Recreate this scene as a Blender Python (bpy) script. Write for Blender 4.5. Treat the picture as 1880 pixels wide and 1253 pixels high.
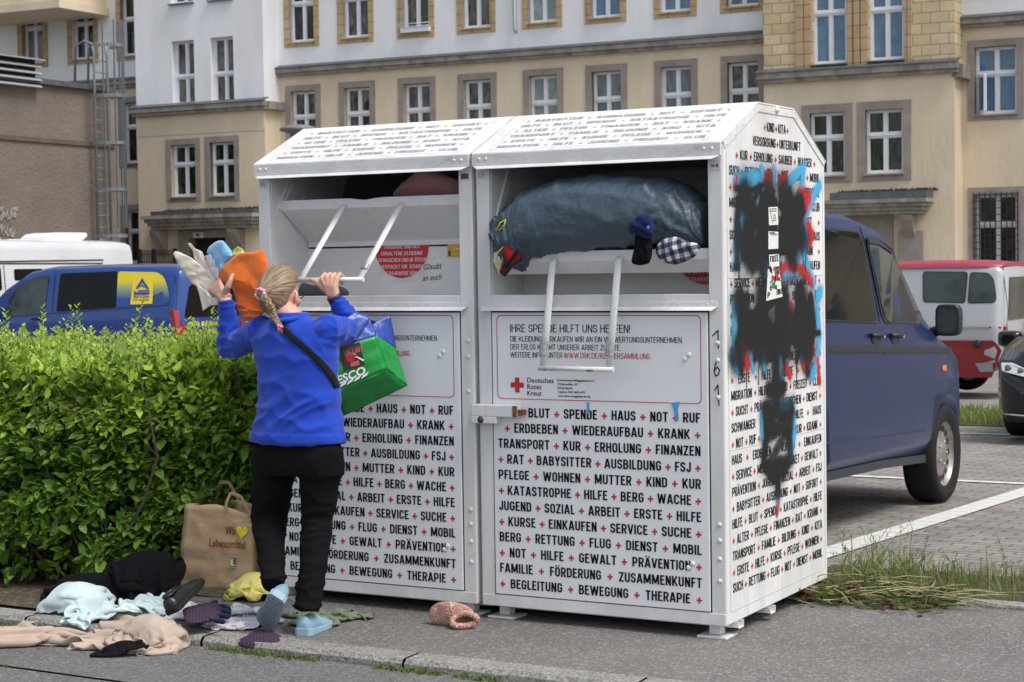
import bpy, bmesh, math, random
import numpy as np
from mathutils import Vector, Matrix, noise as mnoise

for o in list(bpy.data.objects):
    bpy.data.objects.remove(o, do_unlink=True)
SC = bpy.context.scene
COL = SC.collection
rad = math.radians

# ------------------------------------------------------------------ camera
CAM_P = np.array([2.9295, -6.8756, 1.5326])
FPX = 3396.8
YAW, PITCH, ROLL = -0.5173, 0.0413, -0.0146
CF = np.array([math.sin(YAW) * math.cos(PITCH), math.cos(YAW) * math.cos(PITCH), -math.sin(PITCH)])
_r = np.array([math.cos(YAW), -math.sin(YAW), 0.0]); _u = np.cross(_r, CF)
CR = _r * math.cos(ROLL) + _u * math.sin(ROLL)
CU = -_r * math.sin(ROLL) + _u * math.cos(ROLL)
cam_d = bpy.data.cameras.new('camera')
cam_d.sensor_width = 36.0
cam_d.lens = FPX / 1880.0 * 36.0
cam_d.clip_start = 0.1
cam_d.clip_end = 2000
cam_d.dof.use_dof = True
cam_d.dof.focus_distance = 7.9
cam_d.dof.aperture_fstop = 11.0
cam = bpy.data.objects.new('camera', cam_d)
COL.objects.link(cam)
M = Matrix((
    (CR[0], CU[0], -CF[0], CAM_P[0]),
    (CR[1], CU[1], -CF[1], CAM_P[1]),
    (CR[2], CU[2], -CF[2], CAM_P[2]),
    (0, 0, 0, 1)))
cam.matrix_world = M
SC.camera = cam

# ------------------------------------------------------------------ sky and sun
SUN_EL, SUN_AZ = rad(58), rad(62)       # azimuth from +x towards +y of the direction TO the sun
SUN_AZ = rad(-8)
SKY_STRENGTH = 0.13
SUN_STRENGTH = 1.5
world = bpy.data.worlds.new('World')
SC.world = world
world.use_nodes = True
nt = world.node_tree
bg = nt.nodes['Background']
sky = nt.nodes.new('ShaderNodeTexSky')
sky.sky_type = 'NISHITA'
sky.sun_disc = False
sky.sun_elevation = SUN_EL
sky.sun_rotation = rad(90) - SUN_AZ
sky.air_density = 1.0
sky.dust_density = 3.0
sky.ozone_density = 1.0
hs = nt.nodes.new('ShaderNodeHueSaturation')
hs.inputs['Saturation'].default_value = 0.45
hs.inputs['Value'].default_value = 1.0
nt.links.new(sky.outputs[0], hs.inputs['Color'])
nt.links.new(hs.outputs[0], bg.inputs['Color'])
bg.inputs['Strength'].default_value = SKY_STRENGTH
sun_d = bpy.data.lights.new('sun', 'SUN')
sun_d.energy = SUN_STRENGTH
sun_d.angle = rad(22)
sun_d.color = (1.0, 0.965, 0.91)
sun = bpy.data.objects.new('sun', sun_d)
COL.objects.link(sun)
sd = Vector((math.cos(SUN_EL) * math.cos(SUN_AZ), math.cos(SUN_EL) * math.sin(SUN_AZ), math.sin(SUN_EL)))
sun.rotation_euler = sd.to_track_quat('Z', 'Y').to_euler()
sun.location = (6, -6, 30)
SC.view_settings.view_transform = 'Standard'
SC.view_settings.look = 'None'
SC.view_settings.gamma = 1.0
SC.view_settings.exposure = 0.66
SC.cycles.use_denoising = True
SC.cycles.max_bounces = 8
SC.cycles.transparent_max_bounces = 24

# ------------------------------------------------------------------ where a picture point lies in the place
def ray(px, py):
    return CF + CR * (px - 940.0) / FPX - CU * (py - 626.5) / FPX
def on_plane(px, py, n, c):
    n = np.array(n, float); d = ray(px, py)
    return CAM_P + d * ((c - n @ CAM_P) / (n @ d))
def onX(px, py, x): return on_plane(px, py, (1, 0, 0), x)
def onY(px, py, y): return on_plane(px, py, (0, 1, 0), y)
def onZ(px, py, z): return on_plane(px, py, (0, 0, 1), z)
def at(px, py, dep): return CAM_P + ray(px, py) * dep

# ------------------------------------------------------------------ object helpers
def tag(o, label=None, cat=None, group=None, kind=None):
    if label: o['label'] = label
    if cat: o['category'] = cat
    if group: o['group'] = group
    if kind: o['kind'] = kind
    return o
def empty(name, loc=(0, 0, 0), rz=0, label=None, cat=None, group=None):
    o = bpy.data.objects.new(name, None)
    COL.objects.link(o)
    o.location = loc; o.rotation_euler = (0, 0, rz)
    o.empty_display_size = 0.2
    return tag(o, label, cat, group)
def copy_tree(o, parent=None):
    c = o.copy(); COL.objects.link(c)
    if parent is not None: c.parent = parent
    for ch in list(o.children): copy_tree(ch, c)
    return c

class MB:
    """collects polygons; build() links them as one mesh object"""
    def __init__(s): s.v = []; s.f = []; s.m = []; s.sm = []
    def add(s, vs, fs, mat=0, smooth=False):
        b = len(s.v)
        s.v.extend([tuple(map(float, p)) for p in vs])
        for f in fs:
            s.f.append([b + i for i in f]); s.m.append(mat); s.sm.append(smooth)
        return s
    def quad(s, a, b, c, d, mat=0): return s.add([a, b, c, d], [(0, 1, 2, 3)], mat)
    def box(s, lo, hi, mat=0, M=None):
        x0, y0, z0 = lo; x1, y1, z1 = hi
        vs = [(x0, y0, z0), (x1, y0, z0), (x1, y1, z0), (x0, y1, z0), (x0, y0, z1), (x1, y0, z1), (x1, y1, z1), (x0, y1, z1)]
        if M is not None: vs = [M @ Vector(p) for p in vs]
        return s.add(vs, [(0, 3, 2, 1), (4, 5, 6, 7), (0, 1, 5, 4), (1, 2, 6, 5), (2, 3, 7, 6), (3, 0, 4, 7)], mat)
    def bar(s, a, b, w, h, mat=0, up=(0, 0, 1)):
        a = Vector(a); b = Vector(b); d = (b - a).normalized(); u = Vector(up)
        x = d.cross(u)
        if x.length < 1e-4: x = d.cross(Vector((1, 0, 0)))
        x.normalize(); u = x.cross(d)
        vs = []
        for p in (a, b):
            for sx, su in ((-1, -1), (1, -1), (1, 1), (-1, 1)):
                vs.append(p + x * sx * w / 2 + u * su * h / 2)
        return s.add(vs, [(0, 1, 2, 3)[::-1], (4, 5, 6, 7), (0, 1, 5, 4), (1, 2, 6, 5), (2, 3, 7, 6), (3, 0, 4, 7)], mat)
    def tube(s, pts, r, n=10, mat=0, caps=True, smooth=True, flat=None):
        """tube along pts; r number or list; flat = (axis vector, ratio) squashes the section"""
        P = [Vector(p) for p in pts]; k = len(P)
        R = [r] * k if isinstance(r, (int, float)) else list(r)
        vs = []; prev = None
        for i in range(k):
            t = (P[min(i + 1, k - 1)] - P[max(i - 1, 0)])
            if t.length < 1e-9: t = Vector((0, 0, 1))
            t.normalize()
            if prev is None:
                a = t.cross(Vector((0, 0, 1)))
                if a.length < 1e-3: a = t.cross(Vector((1, 0, 0)))
            else:
                a = prev - t * prev.dot(t)
            a.normalize(); prev = a; b = t.cross(a)
            for j in range(n):
                w = 2 * math.pi * j / n
                ra, rb = (R[i] if not isinstance(R[i], tuple) else R[i][0]), (R[i] if not isinstance(R[i], tuple) else R[i][1])
                vs.append(P[i] + a * math.cos(w) * ra + b * math.sin(w) * rb)
        fs = []
        for i in range(k - 1):
            for j in range(n):
                fs.append((i * n + j, i * n + (j + 1) % n, (i + 1) * n + (j + 1) % n, (i + 1) * n + j))
        s.add(vs, fs, mat, smooth)
        if caps:
            b0 = len(s.v) - len(vs)
            s.f.append([b0 + j for j in range(n)][::-1]); s.m.append(mat); s.sm.append(False)
            s.f.append([b0 + (k - 1) * n + j for j in range(n)]); s.m.append(mat); s.sm.append(False)
        return s
    def loft(s, rings, mat=0, smooth=True, caps=True, closed=True):
        n = len(rings[0]); vs = [p for r in rings for p in r]; fs = []
        for i in range(len(rings) - 1):
            for j in range(n if closed else n - 1):
                fs.append((i * n + j, i * n + (j + 1) % n, (i + 1) * n + (j + 1) % n, (i + 1) * n + j))
        s.add(vs, fs, mat, smooth)
        if caps:
            b0 = len(s.v) - len(vs)
            s.f.append([b0 + j for j in range(n)][::-1]); s.m.append(mat); s.sm.append(False)
            s.f.append([b0 + (len(rings) - 1) * n + j for j in range(n)]); s.m.append(mat); s.sm.append(False)
        return s
    def ell(s, c, rx, ry, rz, n=16, m=10, mat=0, M=None):
        rings = []
        for i in range(m + 1):
            ph = math.pi * i / m
            rr = max(math.sin(ph), 1e-3)
            ring = []
            for j in range(n):
                w = 2 * math.pi * j / n
                p = Vector((rx * rr * math.cos(w), ry * rr * math.sin(w), -rz * math.cos(ph)))
                if M is not None: p = M @ p
                ring.append(Vector(c) + p)
            rings.append(ring)
        return s.loft(rings, mat, True, True)
    def prism(s, poly, d, mat=0, smooth=False):
        """poly: list of 3-D points (planar), extruded by vector d"""
        n = len(poly); d = Vector(d); P = [Vector(p) for p in poly]
        vs = P + [p + d for p in P]
        fs = [tuple(range(n))[::-1], tuple(range(n, 2 * n))] + [(i, (i + 1) % n, n + (i + 1) % n, n + i) for i in range(n)]
        return s.add(vs, fs, mat, smooth)
    def dome(s, c, r, nrm, mat=0, h=0.5, n=10):
        nrm = Vector(nrm).normalized(); q = nrm.to_track_quat('Z', 'Y').to_matrix()
        rings = []
        for i in range(4):
            ph = math.pi / 2 * i / 3.0
            rings.append([Vector(c) + q @ Vector((r * max(math.cos(ph), .02) * math.cos(2 * math.pi * j / n), r * max(math.cos(ph), .02) * math.sin(2 * math.pi * j / n), r * h * math.sin(ph))) for j in range(n)])
        return s.loft(rings, mat, True, True)
    def build(s, name, mats, parent=None, bevel=0, seg=2, weld=False, recalc=True):
        me = bpy.data.meshes.new(name)
        me.from_pydata(s.v, [], s.f)
        if not isinstance(mats, (list, tuple)): mats = [mats]
        for m_ in mats: me.materials.append(m_)
        me.polygons.foreach_set('material_index', s.m)
        me.polygons.foreach_set('use_smooth', s.sm)
        if recalc or weld:
            bm = bmesh.new(); bm.from_mesh(me)
            if weld: bmesh.ops.remove_doubles(bm, verts=bm.verts, dist=1e-5)
            if recalc: bmesh.ops.recalc_face_normals(bm, faces=bm.faces)
            bm.to_mesh(me); bm.free()
        me.update()
        o = bpy.data.objects.new(name, me)
        COL.objects.link(o)
        if parent is not None: o.parent = parent
        if bevel:
            b = o.modifiers.new('bevel', 'BEVEL'); b.width = bevel; b.segments = seg; b.limit_method = 'ANGLE'; b.angle_limit = rad(35)
            b.harden_normals = False
        return o

def mesh_np(name, V, F, mats, parent=None, smooth=True, col=None):
    """mesh object from numpy vertices and quad / tri faces; col = per-vertex RGBA"""
    me = bpy.data.meshes.new(name)
    V = np.asarray(V, np.float32); F = np.asarray(F, np.int32)
    me.vertices.add(len(V)); me.vertices.foreach_set('co', V.ravel())
    k = F.shape[1]
    me.loops.add(F.size); me.loops.foreach_set('vertex_index', F.ravel())
    me.polygons.add(len(F)); me.polygons.foreach_set('loop_start', np.arange(len(F), dtype=np.int32) * k)
    me.polygons.foreach_set('use_smooth', np.full(len(F), smooth))
    if not isinstance(mats, (list, tuple)): mats = [mats]
    for m_ in mats: me.materials.append(m_)
    me.update(calc_edges=True); me.validate()
    if col is not None:
        a = me.color_attributes.new('tint', 'FLOAT_COLOR', 'POINT')
        a.data.foreach_set('color', np.asarray(col, np.float32).ravel())
    o = bpy.data.objects.new(name, me)
    COL.objects.link(o)
    if parent is not None: o.parent = parent
    return o

def apply_mods(o):
    dg = bpy.context.evaluated_depsgraph_get()
    me = bpy.data.meshes.new_from_object(o.evaluated_get(dg), depsgraph=dg)
    old = o.data; o.modifiers.clear(); o.data = me
    if old.users == 0: bpy.data.meshes.remove(old)
    return o

# ------------------------------------------------------------------ lettering
_GL = {}
def glyphs(txt, bold=0.0, space=1.0, shear=0.0):
    """outline fill of a word, cap height 1, baseline 0, starting at x=0"""
    key = (txt, bold, space, shear)
    if key in _GL: return _GL[key]
    cu = bpy.data.curves.new('tmp', 'FONT'); cu.size = 1.0; cu.offset = bold; cu.resolution_u = 3; cu.space_character = space; cu.shear = shear
    cu.body = txt
    o = bpy.data.objects.new('tmp', cu); COL.objects.link(o)
    dg = bpy.context.evaluated_depsgraph_get()
    me = o.evaluated_get(dg).to_mesh()
    cap = 0.729 + 2 * bold
    V = np.array([(v.co.x / cap, (v.co.y + bold) / cap) for v in me.vertices]) if len(me.vertices) else np.zeros((0, 2))
    Fs = [tuple(p.vertices) for p in me.polygons]
    o.evaluated_get(dg).to_mesh_clear()
    bpy.data.objects.remove(o, do_unlink=True); bpy.data.curves.remove(cu)
    if len(V): V[:, 0] -= V[:, 0].min()
    _GL[key] = (V, Fs, float(V[:, 0].max()) if len(V) else 0.0)
    return _GL[key]
def put_text(mb, txt, x, z, h, f, mat=0, bold=0.0, sx=1.0, width=None, space=1.0, shear=0.0, align='l'):
    """f(a, b) -> 3-D point for panel coordinates; returns width"""
    V, Fs, w = glyphs(txt, bold, space, shear)
    if width is not None: sx = width / (w * h)
    if align == 'c': x -= w * h * sx / 2
    if align == 'r': x -= w * h * sx
    mb.add([f(x + p[0] * h * sx, z + p[1] * h) for p in V], Fs, mat)
    return w * h * sx
def put_cross(mb, x, z, s, f, mat=1, sx=1.0, t=0.30):
    a = s / 2; b = s * t / 2
    pts = [(-b, -a), (b, -a), (b, -b), (a, -b), (a, b), (b, b), (b, a), (-b, a), (-b, b), (-a, b), (-a, -b), (-b, -b)]
    mb.add([f(x + p[0] * sx, z + p[1]) for p in pts], [(0, 1, 2, 11), (11, 2, 3, 4, 5, 8, 9, 10), (8, 5, 6, 7)], mat)
# ------------------------------------------------------------------ condensed sans capitals drawn as strokes
def _arc(cx, cy, rx, ry, a0, a1, n=7):
    return [(cx + rx * math.cos(rad(a0 + (a1 - a0) * i / n)), cy + ry * math.sin(rad(a0 + (a1 - a0) * i / n))) for i in range(n + 1)]
def _caps(ch, W, t):
    """stroke centre lines of a capital in a box W wide and 1 high"""
    l, r, b, T = t / 2, W - t / 2, t / 2, 1 - t / 2
    c = W / 2; rx = (r - l) / 2; ry = min(.26, rx * 1.15); m = .5
    h = .53
    def bowl(y0, y1, xr=None):                       # D-shaped bowl between heights
        xr = xr or r; q = min(rx, (y1 - y0) / 2)
        return [(l, y1), (xr - q, y1)] + _arc(xr - q, y1 - q, q, q, 90, 0) [1:] + _arc(xr - q, y0 + q, q, q, 0, -90)[0:] + [(l, y0)]
    O = [(l, m)] + _arc(c, T - ry, rx, ry, 180, 0) + _arc(c, b + ry, rx, ry, 0, -180) + [(l, m)]
    if ch == 'A': return [[(l * .8, 0), (c - t * .12, 1)], [(W - l * .8, 0), (c + t * .12, 1)], [(l + W * .12, .28), (r - W * .12, .28)]]
    if ch == 'B': return [[(l, 0), (l, 1)], bowl(h, T, r - .02), bowl(b, h)]
    if ch == 'C': return [_arc(c, T - ry, rx, ry, 0, 0, 1)[:1] + [(r, .66)][:0] + [(r, .68)] + _arc(c, T - ry, rx, ry, 0, 180) + _arc(c, b + ry, rx, ry, 180, 360) + [(r, .32)]]
    if ch == 'D': return [[(l, 0), (l, 1)], [(l, T), (c, T)] + _arc(c, T - ry, rx, ry, 90, 0)[1:] + _arc(c, b + ry, rx, ry, 0, -90) + [(l, b)]]
    if ch == 'E': return [[(l, 0), (l, 1)], [(l, T), (W - .02, T)], [(l, h), (W - .06, h)], [(l, b), (W, b)]]
    if ch == 'F': return [[(l, 0), (l, 1)], [(l, T), (W, T)], [(l, h - .03), (W - .05, h - .03)]]
    if ch == 'G': return [[(r, .68)] + _arc(c, T - ry, rx, ry, 0, 180) + _arc(c, b + ry, rx, ry, 180, 350) + [(r, .30), (r, .49)], [(c, .47), (W, .47)]]
    if ch == 'H': return [[(l, 0), (l, 1)], [(r, 0), (r, 1)], [(l, h), (r, h)]]
    if ch == 'I': return [[(l, 0), (l, 1)]]
    if ch == 'J': return [[(r, 1), (r, b + ry)] + _arc(c, b + ry, rx, ry, 0, -180)[1:] + [(l, .34)]]
    if ch == 'K': return [[(l, 0), (l, 1)], [(l + t * .3, .36), (r + t * .05, 1)], [(l + rx * .75, .53), (r + t * .12, 0)]]
    if ch == 'L': return [[(l, 0), (l, 1)], [(l, b), (W, b)]]
    if ch == 'M': return [[(l, 0), (l, 1)], [(r, 0), (r, 1)], [(l + t * .1, 1), (c, .12)], [(r - t * .1, 1), (c, .12)]]
    if ch == 'N': return [[(l, 0), (l, 1)], [(r, 0), (r, 1)], [(l + t * .05, .98), (r - t * .05, .02)]]
    if ch in 'O0': return [O]
    if ch == 'P': return [[(l, 0), (l, 1)], bowl(.42, T)]
    if ch == 'Q': return [O, [(c, .25), (W, -.02)]]
    if ch == 'R': return [[(l, 0), (l, 1)], bowl(.46, T), [(c + .02, .46), (r + t * .05, 0)]]
    if ch == 'S': return [[(r, .70)] + _arc(c, T - ry * .9, rx, ry * .9, 0, 180) + [(l, .66), (l + .06 * W, .58), (r - .06 * W, .44), (r, .35)] + _arc(c, b + ry * .9, rx, ry * .9, 0, -180) + [(l, .31)]]
    if ch == 'T': return [[(0, T), (W, T)], [(c, 0), (c, T)]]
    if ch == 'U': return [[(l, 1), (l, b + ry)] + _arc(c, b + ry, rx, ry, 180, 360)[1:] + [(r, 1)]]
    if ch == 'V': return [[(l * .8, 1), (c - t * .1, 0)], [(W - l * .8, 1), (c + t * .1, 0)]]
    if ch == 'W': return [[(l * .8, 1), (W * .28, 0)], [(W * .28, 0), (c, .95)], [(c, .95), (W * .72, 0)], [(W * .72, 0), (W - l * .8, 1)]]
    if ch == 'X': return [[(l, 1), (r, 0)], [(l, 0), (r, 1)]]
    if ch == 'Y': return [[(l * .8, 1), (c, .44)], [(W - l * .8, 1), (c, .44)], [(c, .5), (c, 0)]]
    if ch == 'Z': return [[(0, T), (W, T)], [(0, b), (W, b)], [(r, T), (l, b)]]
    if ch == '!': return [[(l, .3), (l, 1)], [(l, 0), (l, t)]]
    if ch == '.': return [[(l, 0), (l, t)]]
    if ch == '/': return [[(0, -.05), (W, 1.05)]]
    if ch == '1': return [[(c, 0), (c, 1)], [(l, .78), (c, .95)]]
    return []
_CW = {'I': None, '!': None, '.': None, 'M': .66, 'W': .78, 'J': .40, 'E': .41, 'F': .39, 'L': .38, 'T': .46, 'Z': .44, 'S': .45, 'K': .50, 'A': .53, 'V': .51, 'Y': .50, '/': .3}
_SF = {}
def sans(txt, t=.155, wide=1.0, gap=.085):
    """flat fill of a line of capitals, cap height 1"""
    key = (txt, t, wide, gap)
    if key in _SF: return _SF[key]
    V = []; F = []; x = 0
    for ch in txt:
        if ch == ' ': x += .26 * wide; continue
        base = {'Ä': 'A', 'Ö': 'O', 'Ü': 'U'}.get(ch, ch)
        W = _CW.get(base, .475)
        W = t if W is None else W * wide
        ss = _caps(base, W, t)
        if base != ch:
            for dx in (-.13, .13): ss = ss + [[(W / 2 + dx * wide - t * .4, 1.13), (W / 2 + dx * wide + t * .4, 1.13)]]
        for st in ss:
            P = [np.array(p) for p in st]
            P = [p for i, p in enumerate(P) if i == 0 or np.hypot(*(p - P[i - 1])) > 1e-4]
            n = len(P); closed = n > 3 and np.hypot(*(P[0] - P[-1])) < 1e-3
            b0 = len(V)
            for i in range(n):
                a = P[i - 1] if i else (P[n - 2] if closed else None)
                c = P[i + 1] if i < n - 1 else (P[1] if closed else None)
                d1 = (P[i] - a) if a is not None else (c - P[i]); d2 = (c - P[i]) if c is not None else d1
                d1 = d1 / np.hypot(*d1); d2 = d2 / np.hypot(*d2)
                nn = np.array([-(d1 + d2)[1], (d1 + d2)[0]]); L_ = np.hypot(*nn)
                nn = nn / L_ if L_ > .2 else np.array([-d1[1], d1[0]])
                k = t / 2 / max(.6, abs(nn @ np.array([-d1[1], d1[0]])))
                V.append(P[i] + nn * k + np.array([x, 0])); V.append(P[i] - nn * k + np.array([x, 0]))
            for i in range(n - 1): F.append((b0 + 2 * i, b0 + 2 * i + 1, b0 + 2 * i + 3, b0 + 2 * i + 2))
        x += W + gap * (wide ** .5)
    _SF[key] = (V, F, x - gap * (wide ** .5))
    return _SF[key]
def put_caps(mb, txt, x, z, h, f, mat=0, t=.155, width=None, wide=1.0, align='l', shear=0.0):
    V, F, w = sans(txt, t, wide)
    sx = 1.0 if width is None else width / (w * h)
    if align == 'c': x -= w * h * sx / 2
    mb.add([f(x + (p[0] + p[1] * shear) * h * sx, z + p[1] * h) for p in V], F, mat)
    return w * h * sx
def put_row(mb, row, x0, x1, z, h, f, t=.16, cs=0.64, centre=False, gap=0.26, wmax=1.25):
    """a row of words and crosses justified between x0 and x1"""
    toks = row.split(); n = len(toks); nc = toks.count('+'); cw = cs * h * .95
    ws = sum(sans(q, t)[2] * h for q in toks if q != '+'); g = gap * h
    k = 1.2 if centre else (x1 - x0 - nc * cw - g * (n - 1)) / ws
    if k > wmax: k = wmax; g = (x1 - x0 - nc * cw - ws * k) / (n - 1)
    tot = ws * k + nc * cw + g * (n - 1)
    x = x0 if not centre else (x0 + x1) / 2 - tot / 2
    for q in toks:
        if q == '+': put_cross(mb, x + cw / 2, z + h * 0.40, cs * h, f, 1, sx=.95); w = cw
        else: w = put_caps(mb, q, x, z, h, f, 0, t, sans(q, t)[2] * h * k)
        x += w + g
# ------------------------------------------------------------------ materials
MAT = {}
def nodes(name):
    m = bpy.data.materials.new(name); m.use_nodes = True
    nt = m.node_tree; b = nt.nodes['Principled BSDF']
    return m, nt, b
def mat(name, col, rough=0.6, var=0.0, scale=8.0, bump=0.0, bscale=60.0, metal=0.0, spec=0.5, coat=0.0, col2=None, detail=6, ior=None, stretch=None, rvar=0.0, sheen=0.0, trans=0.0, alpha=1.0, fac_pow=None, bdist=0.01):
    """plain procedural material: colour with noise variation, optional second colour, optional bump"""
    if name in MAT: return MAT[name]
    m, nt, b = nodes(name)
    b.inputs['Base Color'].default_value = (*col, 1); b.inputs['Roughness'].default_value = rough
    b.inputs['Metallic'].default_value = metal; b.inputs['Specular IOR Level'].default_value = spec
    b.inputs['Coat Weight'].default_value = coat; b.inputs['Coat Roughness'].default_value = 0.05
    if sheen: b.inputs['Sheen Weight'].default_value = sheen; b.inputs['Sheen Roughness'].default_value = 0.5
    if trans: b.inputs['Transmission Weight'].default_value = trans
    if alpha < 1: b.inputs['Alpha'].default_value = alpha
    if ior: b.inputs['IOR'].default_value = ior
    L = nt.links.new
    tc = nt.nodes.new('ShaderNodeTexCoord')
    src = tc.outputs['Object']
    if stretch:
        mp = nt.nodes.new('ShaderNodeMapping'); mp.inputs['Scale'].default_value = stretch
        L(src, mp.inputs['Vector']); src = mp.outputs[0]
    if var or col2:
        n = nt.nodes.new('ShaderNodeTexNoise'); n.inputs['Scale'].default_value = scale; n.inputs['Detail'].default_value = detail; n.inputs['Roughness'].default_value = 0.62
        L(src, n.inputs['Vector'])
        r = nt.nodes.new('ShaderNodeValToRGB')
        lo, hi = fac_pow or (0.32, 0.68)
        r.color_ramp.elements[0].position = lo; r.color_ramp.elements[1].position = hi
        c2 = col2 or tuple(min(1, c * (1 + var)) for c in col)
        c1 = col if col2 else tuple(c * (1 - var) for c in col)
        r.color_ramp.elements[0].color = (*c1, 1); r.color_ramp.elements[1].color = (*c2, 1)
        L(n.outputs['Fac'], r.inputs[0]); L(r.outputs[0], b.inputs['Base Color'])
    if rvar:
        n3 = nt.nodes.new('ShaderNodeTexNoise'); n3.inputs['Scale'].default_value = scale * 1.7; n3.inputs['Detail'].default_value = 5
        L(src, n3.inputs['Vector'])
        mr = nt.nodes.new('ShaderNodeMapRange'); mr.inputs['From Min'].default_value = .3; mr.inputs['From Max'].default_value = .7
        mr.inputs['To Min'].default_value = max(0.02, rough - rvar); mr.inputs['To Max'].default_value = min(1, rough + rvar)
        L(n3.outputs['Fac'], mr.inputs['Value']); L(mr.outputs[0], b.inputs['Roughness'])
    if bump:
        n2 = nt.nodes.new('ShaderNodeTexNoise'); n2.inputs['Scale'].default_value = bscale; n2.inputs['Detail'].default_value = 5
        L(src, n2.inputs['Vector'])
        bp = nt.nodes.new('ShaderNodeBump'); bp.inputs['Strength'].default_value = bump; bp.inputs['Distance'].default_value = bdist
        L(n2.outputs['Fac'], bp.inputs['Height']); L(bp.outputs[0], b.inputs['Normal'])
    MAT[name] = m
    return m

def mat_white_metal():
    """white painted sheet steel with faint grime and rust specks"""
    m, nt, b = nodes('white_paint'); L = nt.links.new
    tc = nt.nodes.new('ShaderNodeTexCoord')
    n1 = nt.nodes.new('ShaderNodeTexNoise'); n1.inputs['Scale'].default_value = 2.2; n1.inputs['Detail'].default_value = 8; n1.inputs['Roughness'].default_value = .65
    mp = nt.nodes.new('ShaderNodeMapping'); mp.inputs['Scale'].default_value = (1.6, 1.6, .45)
    L(tc.outputs['Object'], mp.inputs[0]); L(mp.outputs[0], n1.inputs['Vector'])
    r1 = nt.nodes.new('ShaderNodeValToRGB'); r1.color_ramp.elements[0].position = .34; r1.color_ramp.elements[1].position = .6
    r1.color_ramp.elements[0].color = (.60, .60, .575, 1); r1.color_ramp.elements[1].color = (.77, .77, .77, 1)
    L(n1.outputs['Fac'], r1.inputs[0])
    n2 = nt.nodes.new('ShaderNodeTexNoise'); n2.inputs['Scale'].default_value = 38; n2.inputs['Detail'].default_value = 4
    L(tc.outputs['Object'], n2.inputs['Vector'])
    r2 = nt.nodes.new('ShaderNodeValToRGB'); r2.color_ramp.elements[0].position = .70; r2.color_ramp.elements[1].position = .78
    r2.color_ramp.elements[0].color = (0, 0, 0, 1); r2.color_ramp.elements[1].color = (1, 1, 1, 1)
    L(n2.outputs['Fac'], r2.inputs[0])
    mx = nt.nodes.new('ShaderNodeMix'); mx.data_type = 'RGBA'
    mx.inputs[7].default_value = (.42, .38, .33, 1)
    sc = nt.nodes.new('ShaderNodeMath'); sc.operation = 'MULTIPLY'; sc.inputs[1].default_value = .7
    L(r2.outputs[0], sc.inputs[0]); L(sc.outputs[0], mx.inputs[0]); L(r1.outputs[0], mx.inputs[6])
    mp2 = nt.nodes.new('ShaderNodeMapping'); mp2.inputs['Scale'].default_value = (22, 22, .9); n5 = nt.nodes.new('ShaderNodeTexNoise'); n5.inputs['Scale'].default_value = 1; n5.inputs['Detail'].default_value = 5
    L(tc.outputs['Object'], mp2.inputs[0]); L(mp2.outputs[0], n5.inputs['Vector'])
    r5 = nt.nodes.new('ShaderNodeMapRange'); r5.inputs['From Min'].default_value = .58; r5.inputs['From Max'].default_value = .76; r5.inputs['To Max'].default_value = .55; L(n5.outputs['Fac'], r5.inputs['Value'])
    mx5 = nt.nodes.new('ShaderNodeMix'); mx5.data_type = 'RGBA'; mx5.inputs[7].default_value = (.50, .47, .41, 1); L(r5.outputs[0], mx5.inputs[0]); L(mx.outputs[2], mx5.inputs[6])
    L(mx5.outputs[2], b.inputs['Base Color'])
    b.inputs['Roughness'].default_value = .38; b.inputs['Specular IOR Level'].default_value = .45
    bp = nt.nodes.new('ShaderNodeBump'); bp.inputs['Strength'].default_value = .05; bp.inputs['Distance'].default_value = .02
    n4 = nt.nodes.new('ShaderNodeTexNoise'); n4.inputs['Scale'].default_value = 5; L(tc.outputs['Object'], n4.inputs['Vector'])
    L(n4.outputs['Fac'], bp.inputs['Height']); L(bp.outputs[0], b.inputs['Normal'])
    MAT['white_paint'] = m
    return m
WHITE = mat_white_metal()
def mat_fascia():
    """white paint with green-grey algae creeping along the edges"""
    m, nt, b = nodes('algae_paint'); L = nt.links.new
    tc = nt.nodes.new('ShaderNodeTexCoord')
    n = nt.nodes.new('ShaderNodeTexNoise'); n.inputs['Scale'].default_value = 9; n.inputs['Detail'].default_value = 8; n.inputs['Roughness'].default_value = .7
    mp = nt.nodes.new('ShaderNodeMapping'); mp.inputs['Scale'].default_value = (.7, .7, 2.2)
    L(tc.outputs['Object'], mp.inputs[0]); L(mp.outputs[0], n.inputs['Vector'])
    r = nt.nodes.new('ShaderNodeValToRGB'); e = r.color_ramp.elements
    e[0].position = .38; e[0].color = (.73, .74, .74, 1); e[1].position = .80; e[1].color = (.22, .22, .15, 1)
    k = e.new(.6); k.color = (.60, .60, .58, 1)
    L(n.outputs['Fac'], r.inputs[0]); L(r.outputs[0], b.inputs['Base Color'])
    b.inputs['Roughness'].default_value = .5
    MAT['algae'] = m
    return m
ALGAE = mat_fascia()
SIGN = mat('sign_film', (.78, .79, .81), .35, var=.02, scale=3)
INK = mat('ink_black', (.012, .012, .013), .6, spec=.2)
RED = mat('print_red', (.50, .025, .03), .5)
GREYINK = mat('ink_grey', (.27, .27, .275), .6)
SOFTRED = mat('print_faded_red', (.66, .28, .29), .6)
STEEL = mat('galvanised', (.42, .44, .45), .45, var=.12, scale=25, metal=.5)
DARK = mat('dark_void', (.012, .012, .013), .9)
RUST = mat('rust', (.18, .08, .035), .8, var=.4, scale=40)
RUBBER = mat('rubber', (.014, .014, .015), .8, var=.2, scale=20, bump=.2, bscale=80, spec=.25)
BLACKPL = mat('black_plastic', (.018, .018, .020), .45, var=.15, scale=10)
CHROME = mat('chrome', (.72, .72, .74), .12, metal=1.0)
YELLOWP = mat('yellow_print', (.80, .60, .03), .5)

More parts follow.
